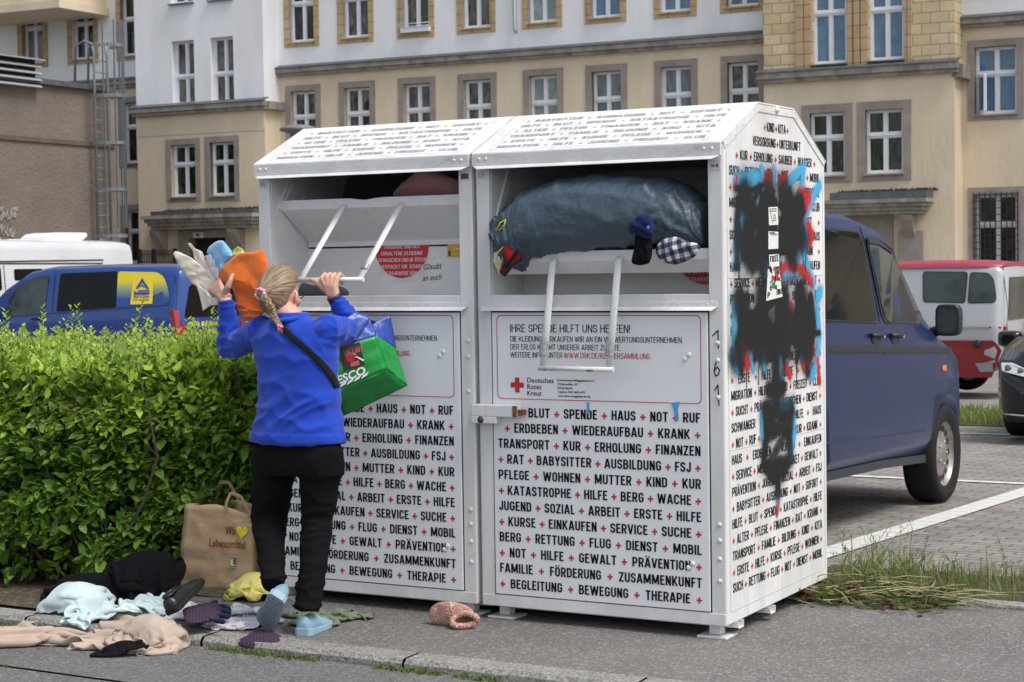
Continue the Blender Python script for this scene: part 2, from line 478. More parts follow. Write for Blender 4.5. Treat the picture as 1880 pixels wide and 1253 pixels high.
def mat_ground(name, c1, c2, c3, bs=140, bump=.5, stains=None):
    m, nt, b = nodes(name); L = nt.links.new
    tc = nt.nodes.new('ShaderNodeTexCoord'); src = tc.outputs['Object']
    big = nt.nodes.new('ShaderNodeTexNoise'); big.inputs['Scale'].default_value = .9; big.inputs['Detail'].default_value = 9; big.inputs['Roughness'].default_value = .68
    fine = nt.nodes.new('ShaderNodeTexNoise'); fine.inputs['Scale'].default_value = bs; fine.inputs['Detail'].default_value = 3; fine.inputs['Roughness'].default_value = .7
    vor = nt.nodes.new('ShaderNodeTexVoronoi'); vor.inputs['Scale'].default_value = bs * .75
    for n in (big, fine, vor): L(src, n.inputs['Vector'])
    r = nt.nodes.new('ShaderNodeValToRGB'); e = r.color_ramp.elements
    e[0].position = .30; e[0].color = (*c1, 1); e[1].position = .68; e[1].color = (*c2, 1)
    L(big.outputs['Fac'], r.inputs[0])
    r2 = nt.nodes.new('ShaderNodeValToRGB'); e = r2.color_ramp.elements
    e[0].position = .34; e[0].color = (.45, .45, .45, 1); e[1].position = .66; e[1].color = (1.5, 1.5, 1.5, 1)
    L(fine.outputs['Fac'], r2.inputs[0])
    mul = nt.nodes.new('ShaderNodeMix'); mul.data_type = 'RGBA'; mul.blend_type = 'MULTIPLY'; mul.inputs[0].default_value = 1
    L(r.outputs[0], mul.inputs[6]); L(r2.outputs[0], mul.inputs[7])
    # pale stones
    r3 = nt.nodes.new('ShaderNodeValToRGB'); e = r3.color_ramp.elements
    e[0].position = .80; e[0].color = (0, 0, 0, 1); e[1].position = .86; e[1].color = (1, 1, 1, 1)
    sep = nt.nodes.new('ShaderNodeSeparateColor'); L(vor.outputs['Color'], sep.inputs[0]); L(sep.outputs[0], r3.inputs[0])
    mx = nt.nodes.new('ShaderNodeMix'); mx.data_type = 'RGBA'; mx.inputs[7].default_value = (*c3, 1)
    k = nt.nodes.new('ShaderNodeMath'); k.operation = 'MULTIPLY'; k.inputs[1].default_value = .45
    L(r3.outputs[0], k.inputs[0]); L(k.outputs[0], mx.inputs[0]); L(mul.outputs[2], mx.inputs[6])
    # dark spots and cracks
    st = nt.nodes.new('ShaderNodeTexNoise'); st.inputs['Scale'].default_value = 7; st.inputs['Detail'].default_value = 10; st.inputs['Roughness'].default_value = .75
    L(src, st.inputs['Vector'])
    r4 = nt.nodes.new('ShaderNodeValToRGB'); e = r4.color_ramp.elements
    e[0].position = .62; e[0].color = (1, 1, 1, 1); e[1].position = .72; e[1].color = (.62, .60, .57, 1)
    L(st.outputs['Fac'], r4.inputs[0])
    m2 = nt.nodes.new('ShaderNodeMix'); m2.data_type = 'RGBA'; m2.blend_type = 'MULTIPLY'; m2.inputs[0].default_value = 1
    L(mx.outputs[2], m2.inputs[6]); L(r4.outputs[0], m2.inputs[7])
    L(m2.outputs[2], b.inputs['Base Color'])
    b.inputs['Roughness'].default_value = .88; b.inputs['Specular IOR Level'].default_value = .3
    bp = nt.nodes.new('ShaderNodeBump'); bp.inputs['Strength'].default_value = bump; bp.inputs['Distance'].default_value = .006
    L(fine.outputs['Fac'], bp.inputs['Height']); L(bp.outputs[0], b.inputs['Normal'])
    return m
ASPHALT = mat_ground('asphalt', (.105, .103, .103), (.150, .147, .144), (.30, .29, .28))
PAVEMENT = mat_ground('pavement_asphalt', (.125, .118, .112), (.185, .174, .165), (.34, .33, .31), bs=110, bump=.7)
CONCRETE = mat_ground('kerb_concrete', (.17, .165, .15), (.30, .29, .27), (.40, .39, .37), bs=90)
SOIL = mat_ground('soil', (.045, .036, .026), (.10, .082, .055), (.2, .17, .12), bs=60, bump=1.0)

def mat_brick(name, c1, c2, mortar, bw, bh, msize, scale=1.0, vec=None, offset=.5, squash=1.0, rough=.8, bump=.4, noisev=.25, plane='XY'):
    m, nt, b = nodes(name); L = nt.links.new
    tc = nt.nodes.new('ShaderNodeTexCoord'); src = tc.outputs['Object']
    if plane == 'XZ':
        sp = nt.nodes.new('ShaderNodeSeparateXYZ'); cb = nt.nodes.new('ShaderNodeCombineXYZ')
        L(src, sp.inputs[0]); ad = nt.nodes.new('ShaderNodeMath'); L(sp.outputs[0], ad.inputs[0]); L(sp.outputs[1], ad.inputs[1])
        L(ad.outputs[0], cb.inputs[0]); L(sp.outputs[2], cb.inputs[1]); src = cb.outputs[0]
    bt = nt.nodes.new('ShaderNodeTexBrick'); bt.offset = offset; bt.squash = squash
    bt.inputs['Scale'].default_value = scale; bt.inputs['Brick Width'].default_value = bw; bt.inputs['Row Height'].default_value = bh
    bt.inputs['Mortar Size'].default_value = msize; bt.inputs['Mortar Smooth'].default_value = .2; bt.inputs['Bias'].default_value = 0
    bt.inputs['Color1'].default_value = (*c1, 1); bt.inputs['Color2'].default_value = (*c2, 1); bt.inputs['Mortar'].default_value = (*mortar, 1)
    L(src, bt.inputs['Vector'])
    n = nt.nodes.new('ShaderNodeTexNoise'); n.inputs['Scale'].default_value = 3; n.inputs['Detail'].default_value = 9; n.inputs['Roughness'].default_value = .7
    L(src, n.inputs['Vector'])
    r = nt.nodes.new('ShaderNodeMapRange'); r.inputs['From Min'].default_value = .3; r.inputs['From Max'].default_value = .7; r.inputs['To Min'].default_value = 1 - noisev; r.inputs['To Max'].default_value = 1 + noisev
    L(n.outputs['Fac'], r.inputs['Value'])
    mul = nt.nodes.new('ShaderNodeVectorMath'); mul.operation = 'SCALE'
    L(bt.outputs['Color'], mul.inputs[0]); L(r.outputs[0], mul.inputs['Scale']); L(mul.outputs[0], b.inputs['Base Color'])
    b.inputs['Roughness'].default_value = rough
    bp = nt.nodes.new('ShaderNodeBump'); bp.inputs['Strength'].default_value = bump; bp.inputs['Distance'].default_value = .01; bp.invert = True
    L(bt.outputs['Fac'], bp.inputs['Height']); L(bp.outputs[0], b.inputs['Normal'])
    return m
PAVERS = mat_brick('pavers', (.20, .185, .17), (.275, .255, .235), (.085, .075, .06), .20, .10, .007, noisev=.3)
# ------------------------------------------------------------------ ground
SLOPE = -0.022
def lot_z(y): return 0.0 if y < 1.25 else SLOPE * (y - 1.25)
def struct(name, mb, m, **k):
    return tag(mb.build(name, m, **k), kind='structure')
RZ = -0.045                                           # roadway a little below the pavement
# base sheet reaching to the horizon
g = MB(); g.quad((-600, -600, -1.6), (600, -600, -1.6), (600, 900, -1.6), (-600, 900, -1.6))
struct('ground', g, mat('far_ground', (.12, .12, .11), .9, var=.2, scale=.2))
def wavy(x, amp=.008, s=1.7, o=0.0): return amp * mnoise.noise(Vector((x * s, o, 0)))
# roadway: two strips with a seam between them
def strip(xs, ya, yb, z, ny=1):
    mb = MB(); n = len(xs)
    vs = []; fs = []
    for x in xs:
        for k in range(ny + 1):
            a = ya(x); b_ = yb(x); y = a + (b_ - a) * k / ny
            vs.append((x, y, z(x, y) if callable(z) else z))
    for i in range(n - 1):
        for k in range(ny): fs.append((i * (ny + 1) + k, (i + 1) * (ny + 1) + k, (i + 1) * (ny + 1) + k + 1, i * (ny + 1) + k + 1))
    mb.add(vs, fs); return mb
XS = [-40] + [x * .1 for x in range(-60, 31)] + [40]
struct('roadway', strip(XS, lambda x: -60, lambda x: -1.515 + wavy(x, .012, 1.3, 3), RZ), ASPHALT)
struct('roadway', strip(XS, lambda x: -1.505 + wavy(x, .012, 1.3, 3), lambda x: -.862, RZ + .004), ASPHALT)
g = strip(XS, lambda x: -1.53 + wavy(x, .012, 1.3, 3), lambda x: -1.49 + wavy(x, .012, 1.3, 3), RZ - .008)
struct('road_seam', g, SOIL)
# kerb: individual stones with worn edges
kerb = MB()
x = -8.0; rnd = random.Random(4)
while x < 8:
    w = 1.0
    ring = []
    n = 12
    rows = []
    for i in range(n + 1):
        xx = x + .006 + (w - .012) * i / n
        e = wavy(xx, .012, 6, 1); d = wavy(xx, .008, 9, 2)
        rows.append([(xx, -.872 + e * .4, RZ - .05), (xx, -.868 + e * .4, -.018 + d), (xx, -.852 + e, -.001 + d * .5), (xx, -.745, .003 + d * .3), (xx, -.742, -.06)])
    kerb.loft(rows, 0, False, False, closed=False)
    x += w
struct('kerb', kerb, CONCRETE)
PXS = [-40, -9] + [x * .25 for x in range(-34, 25)] + [9, 40]
struct('pavement', strip(PXS, lambda x: -.748, lambda x: 1.22 if x < .0 else 1.14, lambda x, y: .0 + .004 * mnoise.noise(Vector((x * 1.2, y * 1.4, 5))), ny=12), PAVEMENT)
# stone edging between pavement and parking lot
eg = MB(); x = -.35
while x < 9:
    w = .98
    eg.box((x, 1.13, -.1), (x + w - .012, 1.235, .028 + .006 * math.sin(x * 7)))
    x += w
struct('edging', eg, CONCRETE, bevel=.012)
# soil strips under the hedge and under the weeds
sb = strip([x * .25 for x in range(-60, -9)], lambda x: -.745 if x < -2.9 else -.12, lambda x: 1.3, lambda x, y: .012 + .016 * mnoise.noise(Vector((x * 3, y * 3, 1))), ny=10)
struct('soil_bed', sb, SOIL)
sb = strip([x * .25 for x in range(-1, 36)], lambda x: 1.235, lambda x: 1.95, lambda x, y: .006 + .02 * mnoise.noise(Vector((x * 3, y * 3, 9))), ny=8)
struct('verge_soil', sb, SOIL)
# parking lot of small pavers falling gently away
lot = strip([-60, -30, -15, -8, 0, 8, 15, 30, 60], lambda x: 1.22, lambda x: 48, lambda x, y: lot_z(y) - .004, ny=12)
struct('parking_lot', lot, PAVERS)
# white painted bay lines (rows of painted pavers)
LINEW = mat('line_paint', (.60, .60, .58), .7, var=.1, scale=14, detail=8)
def line(name, pts, w, dash=None):
    mb = MB()
    (x0, y0), (x1, y1) = pts
    L_ = math.hypot(x1 - x0, y1 - y0); dx, dy = (x1 - x0) / L_, (y1 - y0) / L_
    s = 0
    while s < L_:
        e = min(L_, s + .2)
        a, b = s + .004, e - .004
        P = [(x0 + dx * t - dy * o, y0 + dy * t + dx * o) for t, o in ((a, -w / 2), (b, -w / 2), (b, w / 2), (a, w / 2))]
        mb.add([(p[0], p[1], lot_z(p[1]) + .003) for p in P], [(0, 1, 2, 3)])
        s = e
    struct(name, mb, LINEW, recalc=False)
a = onZ(1530, 1012, -.03); b = onZ(1880, 902, -.10)
d = (b - a) / np.linalg.norm(b - a)
line('bay_line', [(a[0] - d[0] * .3, a[1] - d[1] * .3), (b[0] + d[0] * 1.5, b[1] + d[1] * 1.5)], .17)
a = onZ(1560, 872, -.11); b = onZ(1880, 885, -.11)
line('bay_line', [(a[0] - 3, a[1]), (b[0] + 4, a[1])], .12)
a = onZ(1780, 792, -.20)
line('bay_line', [(a[0] - 3, a[1]), (a[0] + 6, a[1])], .12)
# ------------------------------------------------------------------ clothes containers
CW, CD = 1.15, 1.17
PROF = [(0, .06), (0, 2.01), (.365, 2.19), (.786, 2.19), (1.17, 1.987), (1.17, .075)]     # (y, z) outline of a side
ROOF_ROWS = ['+ BABYSITTER + AUSBILDUNG + NOT + SOFORT +', 'HILFE + BLUT + SPENDE + KATASTROPHE + HILFE', '+ ALTER + PFLEGE + FINANZEN + RAT + KRANK +',
             'TRANSPORT + FAMILIE + BILDUNG + KIND + KITA', '+ ERSTE + HILFE + KURSE + PFLEGE + WOHNEN +', 'MIGRATION + HILFE + JUGEND + FREIZEIT + CLUB']
DOOR_ROWS = ['BLUT + SPENDE + HAUS + NOT + RUF', '+ ERDBEBEN + WIEDERAUFBAU + KRANK +', 'TRANSPORT + KUR + ERHOLUNG + FINANZEN', '+ RAT + BABYSITTER + AUSBILDUNG + FSJ +',
             'PFLEGE + WOHNEN + MUTTER + KIND + KUR', '+ KATASTROPHE + HILFE + BERG + WACHE +', 'JUGEND + SOZIAL + ARBEIT + ERSTE + HILFE', '+ KURSE + EINKAUFEN + SERVICE + SUCHE +',
             'BERG + RETTUNG + FLUG + DIENST + MOBIL', '+ NOT + HILFE + GEWALT + PRÄVENTION +', 'FAMILIE + FÖRDERUNG + ZUSAMMENKUNFT', '+ BEGLEITUNG + BEWEGUNG + THERAPIE +']
SIDE_ROWS = ['+ KIND + KITA +', 'VERSORGUNG + UNTERKUNFT', '+ KUR + ERHOLUNG + SAUBER + WASSER +', 'SUCH + RETTUNG + FLUG + NOT + DIENST + MOBIL',
             '+ HILFE + WERK + KREBS + VORSORGE', 'MIGRATION + TALENT + CLUB', '+ SUCHT + MENSCHEN + DIENST +', 'SCHWANGER + BERATUNG + HAUS', '+ NOT + RUF + KINDER + KRANK +',
             'HAUS + ERDBEBEN + EINKAUFEN', '+ SERVICE + MEDIKAMENTE + PAKET + GEWALT +', 'PRÄVENTION + JUGEND + SOZIAL + FSJ', '+ BABYSITTER + NOT + SOFORT +', 'HILFE + BLUT + SPENDE + HILFE',
             '+ ALTER + PFLEGE + RAT + KRANK +', 'TRANSPORT + FAMILIE + BILDUNG + KITA', '+ ERSTE + HILFE + KURSE + PFLEGE +', 'MIGRATION + HILFE + JUGEND + FREIZEIT + CLUB',
             '+ SUCHT + PRÄVENTION + MENSCHEN + DIENST +', 'SCHWANGER + BERATUNG + HILFE + HAUS', '+ NOT + RUF + MUTTER + KIND + KUR + KRANK +', 'HAUS + ERDBEBEN + AUFBAU + EINKAUFEN',
             '+ SERVICE + MEDIKAMENTE + PAKET + GEWALT +', 'PRÄVENTION + JUGEND + SOZIAL + ARBEIT + FSJ', '+ BABYSITTER + AUSBILDUNG + NOT + SOFORT +', 'HILFE + BLUT + SPENDE + KATASTROPHE + HILFE',
             '+ ALTER + PFLEGE + FINANZEN + RAT + KRANK +', 'TRANSPORT + FAMILIE + BILDUNG + KIND + KITA', '+ ERSTE + HILFE + KURSE + PFLEGE + WOHNEN +', 'SUCH + RETTUNG + FLUG + NOT + DIENST + MOBIL']
INNER = mat('inner_paint', (.72, .72, .705), .5, var=.10, scale=4)
WARMW = mat('worn_white', (.74, .74, .73), .45, col2=(.60, .57, .52), scale=16, fac_pow=(.55, .85))
ANTH = mat('label_dark', (.05, .055, .06), .5)
SILVERTAPE = mat('duct_tape', (.33, .34, .35), .35, var=.3, scale=60, metal=.4)
BLUETAPE = mat('blue_tape', (.06, .34, .62), .5, var=.2, scale=50)

def container(x0, label, drum_open):
    root = empty('clothing_container', (x0, 0, 0), 0, label, 'clothes bank', 'two white clothes banks side by side')
    T = .02
    # side panels (octagonal sheets) with a rolled frame, top frame strips riveted on
    for sx in (0, 1):
        mb = MB()
        xa = 0.0 if sx == 0 else CW - T
        mb.prism([(xa, y, z) for y, z in PROF], (T, 0, 0))
        sp = mb.build('side_panel', WHITE, root, bevel=.004)
        # frame flange standing proud along the roof line and edges
        fl = MB(); xo = 0 - .004 if sx == 0 else CW - .002; dx = .006
        cen = (.58, 1.0)
        def inset(p, d):
            return p
        W_ = .034
        outer = PROF[1:5]
        inner = [(0.012, 1.985), (.372, 2.155), (.779, 2.155), (1.158, 1.958)]
        for i in range(3):
            a, b = outer[i], outer[i + 1]; c, d = inner[i + 1], inner[i]
            fl.prism([(xo, *a), (xo, *b), (xo, *c), (xo, *d)], (dx, 0, 0))
        for i in range(3):
            a, b = outer[i], outer[i + 1]
            for k in range(4 if i != 1 else 3):
                t = (k + .3) / (4 if i != 1 else 3)
                y = a[0] + (b[0] - a[0]) * t; z = a[1] + (b[1] - a[1]) * t - .02
                fl.dome((xo + (dx if sx else 0), y, z), .006, (1 if sx else -1, 0, 0))
        fl.build('panel_flange', WHITE, sp, bevel=.0015)
        if sx == 1:
            sm = MB()                                     # horizontal sheet joints of the lettering film
            for z in (1.4635, .766):
                sm.box((CW, .035, z - .0012), (CW + .0012, 1.135, z + .0012))
            for (ya, za, yb, zb_) in ((.035, 1.97, .035, .11), (1.14, 1.93, 1.14, .125), (.035, .11, 1.14, .125)):
                sm.bar((CW + .0006, ya, za), (CW + .0006, yb, zb_), .0025, .0012, up=(1, 0, 0))
            sm.build('film_edge', mat('film_edge', (.48, .48, .48), .6), sp)
            bolt = MB(); bolt.dome((CW + .004, .575, 2.175), .017, (1, 0, 0), h=.8)
            bolt.build('bolt', WHITE, sp)
    # roof sheets
    rf = MB(); o = .006
    up = [(-.028, 2.012), (.365, 2.196), (.786, 2.196), (1.18, 1.985)]
    for i in range(3):
        a, b = up[i], up[i + 1]
        rf.prism([(-.004, a[0], a[1]), (-.004, b[0], b[1]), (-.004, b[0], b[1] - .012), (-.004, a[0], a[1] - .012)], (CW + .008, 0, 0))
    roof = rf.build('roof', WHITE, root, bevel=.003)
    # fascia under the front edge with turned-out lower lip
    fa = MB(); fa.box((-.002, -.030, 1.956), (CW + .002, -.014, 2.008))
    fa.prism([(.004, -.030, 1.957), (.03, -.046, 1.944), (CW - .03, -.046, 1.944), (CW - .004, -.030, 1.957)], (0, 0, -.004))
    fa.prism([(.004, -.030, 1.957), (CW - .004, -.030, 1.957), (CW - .004, -.014, 1.957), (.004, -.014, 1.957)], (0, 0, -.004))
    fas = fa.build('fascia', ALGAE, root, bevel=.002)
    for xx in (.035, .068, CW - .07, CW - .035):
        rv = MB(); rv.dome((xx, -.030, 1.985), .0085, (0, -1, 0)); rv.build('rivet', WHITE, fas)
    # roof lettering: on the front slope
    n_ = Vector((0, .184, .393)).normalized()
    tl = MB(); a0 = Vector((0, -.028, 2.012)); sl = Vector((0, .393, .184)).normalized(); nn = Vector((0, -sl.z, sl.y))
    f = lambda a, b: a0 + Vector((a, 0, 0)) + sl * b + nn * .0022
    for i, row in enumerate(ROOF_ROWS):
        put_row(tl, row, .095, CW - .085, .385 - .042 - i * .0595, .0265, f, t=.14, wmax=1.7)
    tl.build('roof_lettering', [GREYINK, SOFTRED], roof, recalc=False)
    ol = MB()
    for xx in (.075, CW - .055): ol.prism([f(xx, .02), f(xx + .0015, .02), f(xx + .0015, .40), f(xx, .40)], nn * .0008)
    ol.prism([f(.075, .02), f(CW - .055, .02), f(CW - .055, .0215), f(.075, .0215)], nn * .0008)
    ol.build('film_edge', mat('film_edge_pale', (.66, .66, .66), .6), roof)
    # body shell: back, floor, chamber
    bd = MB()
    bd.box((T, CD - .02, .08), (CW - T, CD - .002, 1.98))
    bd.box((T, .03, .07), (CW - T, CD - .02, .085))
    bd.build('back_panel', WHITE, root)
    ch = MB()
    zb, zt = 1.401, 1.952
    ch.box((T + .01, .012, zb - .02), (CW - T - .01, .30, zb))                # shelf
    ch.box((T + .01, .285, zb), (CW - T - .01, .297, 1.62))                   # back wall of the chamber
    ch.box((.062, .012, zb), (.070, .90, zt))                                # cheeks
    ch.box((CW - .07, .012, zb), (CW - .062, .90, zt))
    ch.box((.07, .88, 1.3), (CW - .07, .90, zt))                             # dark inside wall
    chm = ch.build('chamber', INNER, root)
    # front frame: posts, sill rail
    fr_ = MB()
    fr_.box((.004, -.002, .06), (.066, .012, 1.955)); fr_.box((CW - .066, -.002, .06), (CW - .004, .012, 1.955))
    fr_.box((.066, -.001, 1.338), (CW - .066, .012, zb + .002))
    fr_.box((.004, -.004, .058), (CW - .004, .010, .108))
    fr_.build('front_frame', WHITE, root, bevel=.003)
    # small plate labels at the post heads
    f3 = lambda a, b: (a, -.0045, b)
    for side in (0, 1):
        lb = MB(); lt = MB()
        if side == 0: lb.box((.012, -.004, 1.900), (.058, -.002, 1.938)); put_text(lt, 'C E', .016, 1.912, .016, f3, 0, .02, .9)
        else:
            lb.box((CW - .056, -.004, 1.898), (CW - .010, -.002, 1.938))
            if x0 < -2: lt.box((CW - .052, -.0046, 1.905), (CW - .014, -.0041, 1.928))
            else: put_text(lt, 'IIIIII ■', CW - .05, 1.911, .012, f3, 0, .03, .8)
        lab = lb.build('post_label', mat('label_grey', (.55, .55, .56), .5, var=.1, scale=60), root); lt.build('label_print', ANTH, lab)
    # white dome rivets on the posts
    for z in (1.205, 1.135, .985, .47, .405, .33, .24):
        rv = MB(); rv.dome((CW - .030, -.002, z), .011, (0, -1, 0), h=.6); rv.build('rivet', WHITE, root)
    # drip ledge above the door
    lg = MB(); lg.box((.020, -.008, 1.350), (CW - .03, -.002, 1.372))
    lg.prism([(.020, -.008, 1.352), (.032, -.034, 1.338), (CW - .042, -.034, 1.338), (CW - .03, -.008, 1.352)], (0, 0, -.003))
    led = lg.build('drip_ledge', WHITE, root, bevel=.0012)
    rv = MB()
    for k in range(9): rv.dome((.06 + k * (CW - .13) / 8, -.008, 1.3615), .005, (0, -1, 0))
    rv.build('rivet', WHITE, led)
    # lower front door
    D = MB(); D.box((.072, -.006, .112), (CW - .072, .004, 1.328))
    door = D.build('front_door', SIGN, root, bevel=.003)
    gp = MB(); gp.box((.0655, .0035, .108), (CW - .0655, .006, 1.336)); gp.build('door_gap', DARK, root)
    for (xx, z) in ((.978, 1.138), (.996, 1.156), (.985, .287), (1.002, .304)):
        rv = MB(); rv.dome((xx, -.006, z), .012, (0, -1, 0), h=.55); rv.build('rivet', WHITE, door)
    dl = MB(); f2 = lambda a, b: (a, -.0075, b)
    for i, row in enumerate(DOOR_ROWS):
        z = .8805 - i * .0673
        put_row(dl, row, .247 if i == 0 else (.13 if i == 1 else .096), 1.043, z, .0405, f2)
    dl.build('lettering', [INK, RED], door, recalc=False)
    # information sign in a thin red rounded frame
    sg = MB()
    x1, x2, z1, z2, r_ = .096, 1.050, .957, 1.317, .022
    def rr(x1, x2, z1, z2, r, y):
        P = []
        for cx, cz, a in ((x2 - r, z2 - r, 0), (x1 + r, z2 - r, 90), (x1 + r, z1 + r, 180), (x2 - r, z1 + r, 270)):
            for k in range(7): P.append((cx + r * math.cos(rad(a + 15 * k)), y, cz + r * math.sin(rad(a + 15 * k))))
        return P
    A = rr(x1, x2, z1, z2, r_, -.0077); B = rr(x1 + .0032, x2 - .0032, z1 + .0032, z2 - .0032, r_ - .002, -.0077)
    n = len(A)
    sg.add(A + B, [(i, (i + 1) % n, n + (i + 1) % n, n + i) for i in range(n)], 1)
    for (t, z, h, c, w) in (('IHRE SPENDE HILFT UNS HELFEN!', 1.244, .0335, 0, .569), ('DIE KLEIDUNG VERKAUFEN WIR AN EIN VERWERTUNGSUNTERNEHMEN.', 1.204, .0235, 0, .806),
                         ('DER ERLÖS KOMMT UNSERER ARBEIT ZUGUTE.', 1.170, .0235, 0, .525), ('WEITERE INFOS UNTER', 1.136, .0235, 0, .252)):
        put_caps(sg, t, .163, z, h, f2, c, .105, width=w, wide=1.15)
    put_caps(sg, 'WWW.DRK.DE/KLEIDERSAMMLUNG.', .421, 1.136, .0235, f2, 1, .105, width=.405, wide=1.15)
    put_cross(sg, .194, 1.018, .064, f2, 1, t=.34)
    for t, z, w in (('Deutsches', 1.030, .128), ('Rotes', 1.002, .069), ('Kreuz', .975, .069)): put_text(sg, t, .243, z, .022, f2, 0, .008, width=w)
    for i, (t, w) in enumerate((('Kreisverband Müggelspree e.V.', .178), ('Waldowallee 101', .096), ('10318 Berlin', .072), ('Telefon: 030 5099-679', .130), ('www.drk-mueggelspree.de', .155))):
        put_text(sg, t, .389, 1.0385 - i * .0166, .0092, f2, 0, .025, width=w)
    sg.build('info_sign', [INK, RED], door, recalc=False)
    # legs with foot plates
    for (xx, yy) in ((.085, .07), (CW - .075, .07), (.085, CD - .1), (CW - .075, CD - .1)):
        ft = MB(); ft.box((xx - .025, yy - .025, .012), (xx + .025, yy + .025, .07)); ft.box((xx - .065, yy - .06, .0), (xx + .065, yy + .06, .010))
        ft.build('foot', WHITE, root, bevel=.002)
    rl = MB()
    for yy in (.12, .47, 1.0):
        for k in range(1): rl.box((.05, yy - .03, .032), (CW + .01, yy + .03, .036)); rl.box((.05, yy - .03, .032), (CW + .01, yy - .026, .062)); rl.box((.05, yy + .026, .032), (CW + .01, yy + .03, .062))
    rl.build('base_rail', WARMW, root)
    # hopper drum and pull handle
    yl, zl = (.012, 1.565) if drum_open else (.080, 1.822)
    dr = MB(); xa, xb = .075, CW - .055
    if drum_open:
        sec = [(yl, zl + .022), (yl - .004, zl - .022), (.05, zl - .075), (.283, zl - .07), (.283, zl - .05), (.07, zl - .06), (yl + .01, zl - .02), (yl + .012, zl + .022)]
    else:
        sec = [(yl, zl + .022), (yl - .005, zl - .022), (.283, 1.652), (.278, 1.628), (.292, 1.628), (.292, 1.66), (yl + .012, zl - .016), (yl + .012, zl + .022)]
    N_ = 24; rings = []
    for i in range(N_ + 1):
        x = xa + (xb - xa) * i / N_
        dent = -.010 * math.exp(-((i / N_ - .45) / .05) ** 2) if not drum_open else 0
        rings.append([(x, y, z + (dent if k in (0, 7) else 0)) for k, (y, z) in enumerate(sec)])
    dr.loft(rings, 0, False, True)
    if not drum_open:                                    # side cheek of the drum
        dr.prism([(xa + .002, yl + .01, zl + .02), (xa + .002, .30, 1.64), (xa + .002, .30, 1.93), (xa + .002, .17, 1.93)], (.008, 0, 0))
        dr.bar((xa - .003, .06, 1.80), (xa - .003, .16, 1.94), .012, .03)
    else:
        dr.prism([(xa + .002, yl + .01, zl + .02), (xa + .002, .10, zl - .06), (xa + .002, .30, zl - .05), (xa + .002, .42, 1.9), (xa + .002, .36, 1.9)], (.008, 0, 0))
        dr.bar((xa - .002, .02, 1.66), (xa - .002, .17, 1.94), .012, .04)
    drum = dr.build('hopper_drum', WARMW, root, bevel=.002)
    hd = MB()
    if drum_open: tops, bot = ((.378, yl - .006, 1.552), (.686, yl - .006, 1.552)), (-.112, 1.098)
    else: tops, bot = ((.430, yl - .006, 1.808), (.742, yl - .006, 1.808)), (-.272, 1.478)
    hd.tube([(tops[0][0] - .02, bot[0], bot[1]), (tops[1][0] + .02, bot[0], bot[1])], .0105, n=12)
    handle = hd.build('handle', mat('chipped_white', (.70, .70, .69), .4, col2=(.12, .11, .10), scale=30, fac_pow=(.60, .66), stretch=(.5, 1, 1)), root)
    for tx, ty, tz in tops:
        am = MB()
        am.tube([(tx, ty + .03, tz + .004), (tx, ty - .005, tz + .003), (tx, ty - .022, tz - .012), (tx, ty - .022 + (bot[0] - ty + .022) * .5, tz - .012 + (bot[1] - tz + .012) * .5), (tx, bot[0], bot[1])],
                [(.017, .007)] * 5, n=8)
        am.build('handle_arm', WARMW, handle)
    tp = MB()
    d = Vector((0, bot[0] - tops[0][1], bot[1] - tops[0][2]))
    for tx, ty, tz in tops:
        p = Vector((tx, ty - .018, tz)) + d * (.76 if drum_open else .80); q = Vector((tx, ty - .014, tz)) + d * (.88 if drum_open else .86)
        if drum_open or tx > .6: tp.tube([p, q], [(.0185, .0088)] * 2, n=8, caps=False)
    tp.build('tape_wrap', SILVERTAPE, handle)
    # stickers on the chamber wall
    st = MB(); fy = .2835
    f4 = lambda a, b: (a, fy, b)
    cz, cx = 1.585, .975 if False else .950
    if not drum_open:
        c_ = onY(737, 452, fy); cx = c_[0] - x0; cz = c_[2] + .0
    R_ = .148
    st.add([f4(cx + R_ * math.cos(2 * math.pi * k / 40), cz + R_ * math.sin(2 * math.pi * k / 40)) for k in range(40)], [tuple(range(40))], 0)
    f5 = lambda a, b: (a, fy - .0012, b)
    for i, (t, w) in enumerate((('TRAGBARE UND GUT', .20), ('ERHALTENE KLEIDUNG', .225), ('GEWASCHEN UND IN TÜTEN', .258), ('VERPACKT EIN. SCHUHE', .235), ('BITTE PAARWEISE BÜNDELN.', .258), ('VIELEN DANK!', .13))):
        put_caps(st, t, cx, cz - .012 - i * .0305, .0175, f5, 1, .115, width=w, shear=.15, align='c')
    stk = st.build('round_sticker', [mat('sticker_red', (.58, .02, .03), .4), mat('sticker_white', (.8, .8, .8), .5)], chm, recalc=False)
    ys = MB()
    if not drum_open:
        a_ = onY(822, 448, fy); xx = a_[0] - x0; zz = a_[2]
        ys.prism([(xx, fy, zz), (xx + .09, fy, zz), (xx + .085, fy, zz - .062), (xx - .004, fy, zz - .06)], (0, -.0012, 0), 0)
        put_text(ys, 'Schau', xx + .02, zz - .03, .018, lambda a, b: (a, fy - .002, b), 1, .02, .9, shear=.3)
        put_text(ys, 'in you', xx + .02, zz - .05, .012, lambda a, b: (a, fy - .002, b), 1, .02, .9)
        ys.box((xx + .004, fy - .0022, zz - .055), (xx + .015, fy - .0015, zz - .032), 2)
        ys.build('yellow_sticker', [mat('sticker_ochre', (.62, .36, .03), .5), mat('sticker_orange_ink', (.75, .62, .35), .5), ANTH], chm)
        hw = MB()
        a_ = onY(778, 496, fy)
        put_text(hw, 'Glaubt', a_[0] - x0, a_[2], .028, lambda a, b: (a, fy - .0012, b + (a - a_[0] + x0) * .06), 0, -.006, .95, shear=.25)
        a_ = onY(776, 516, fy)
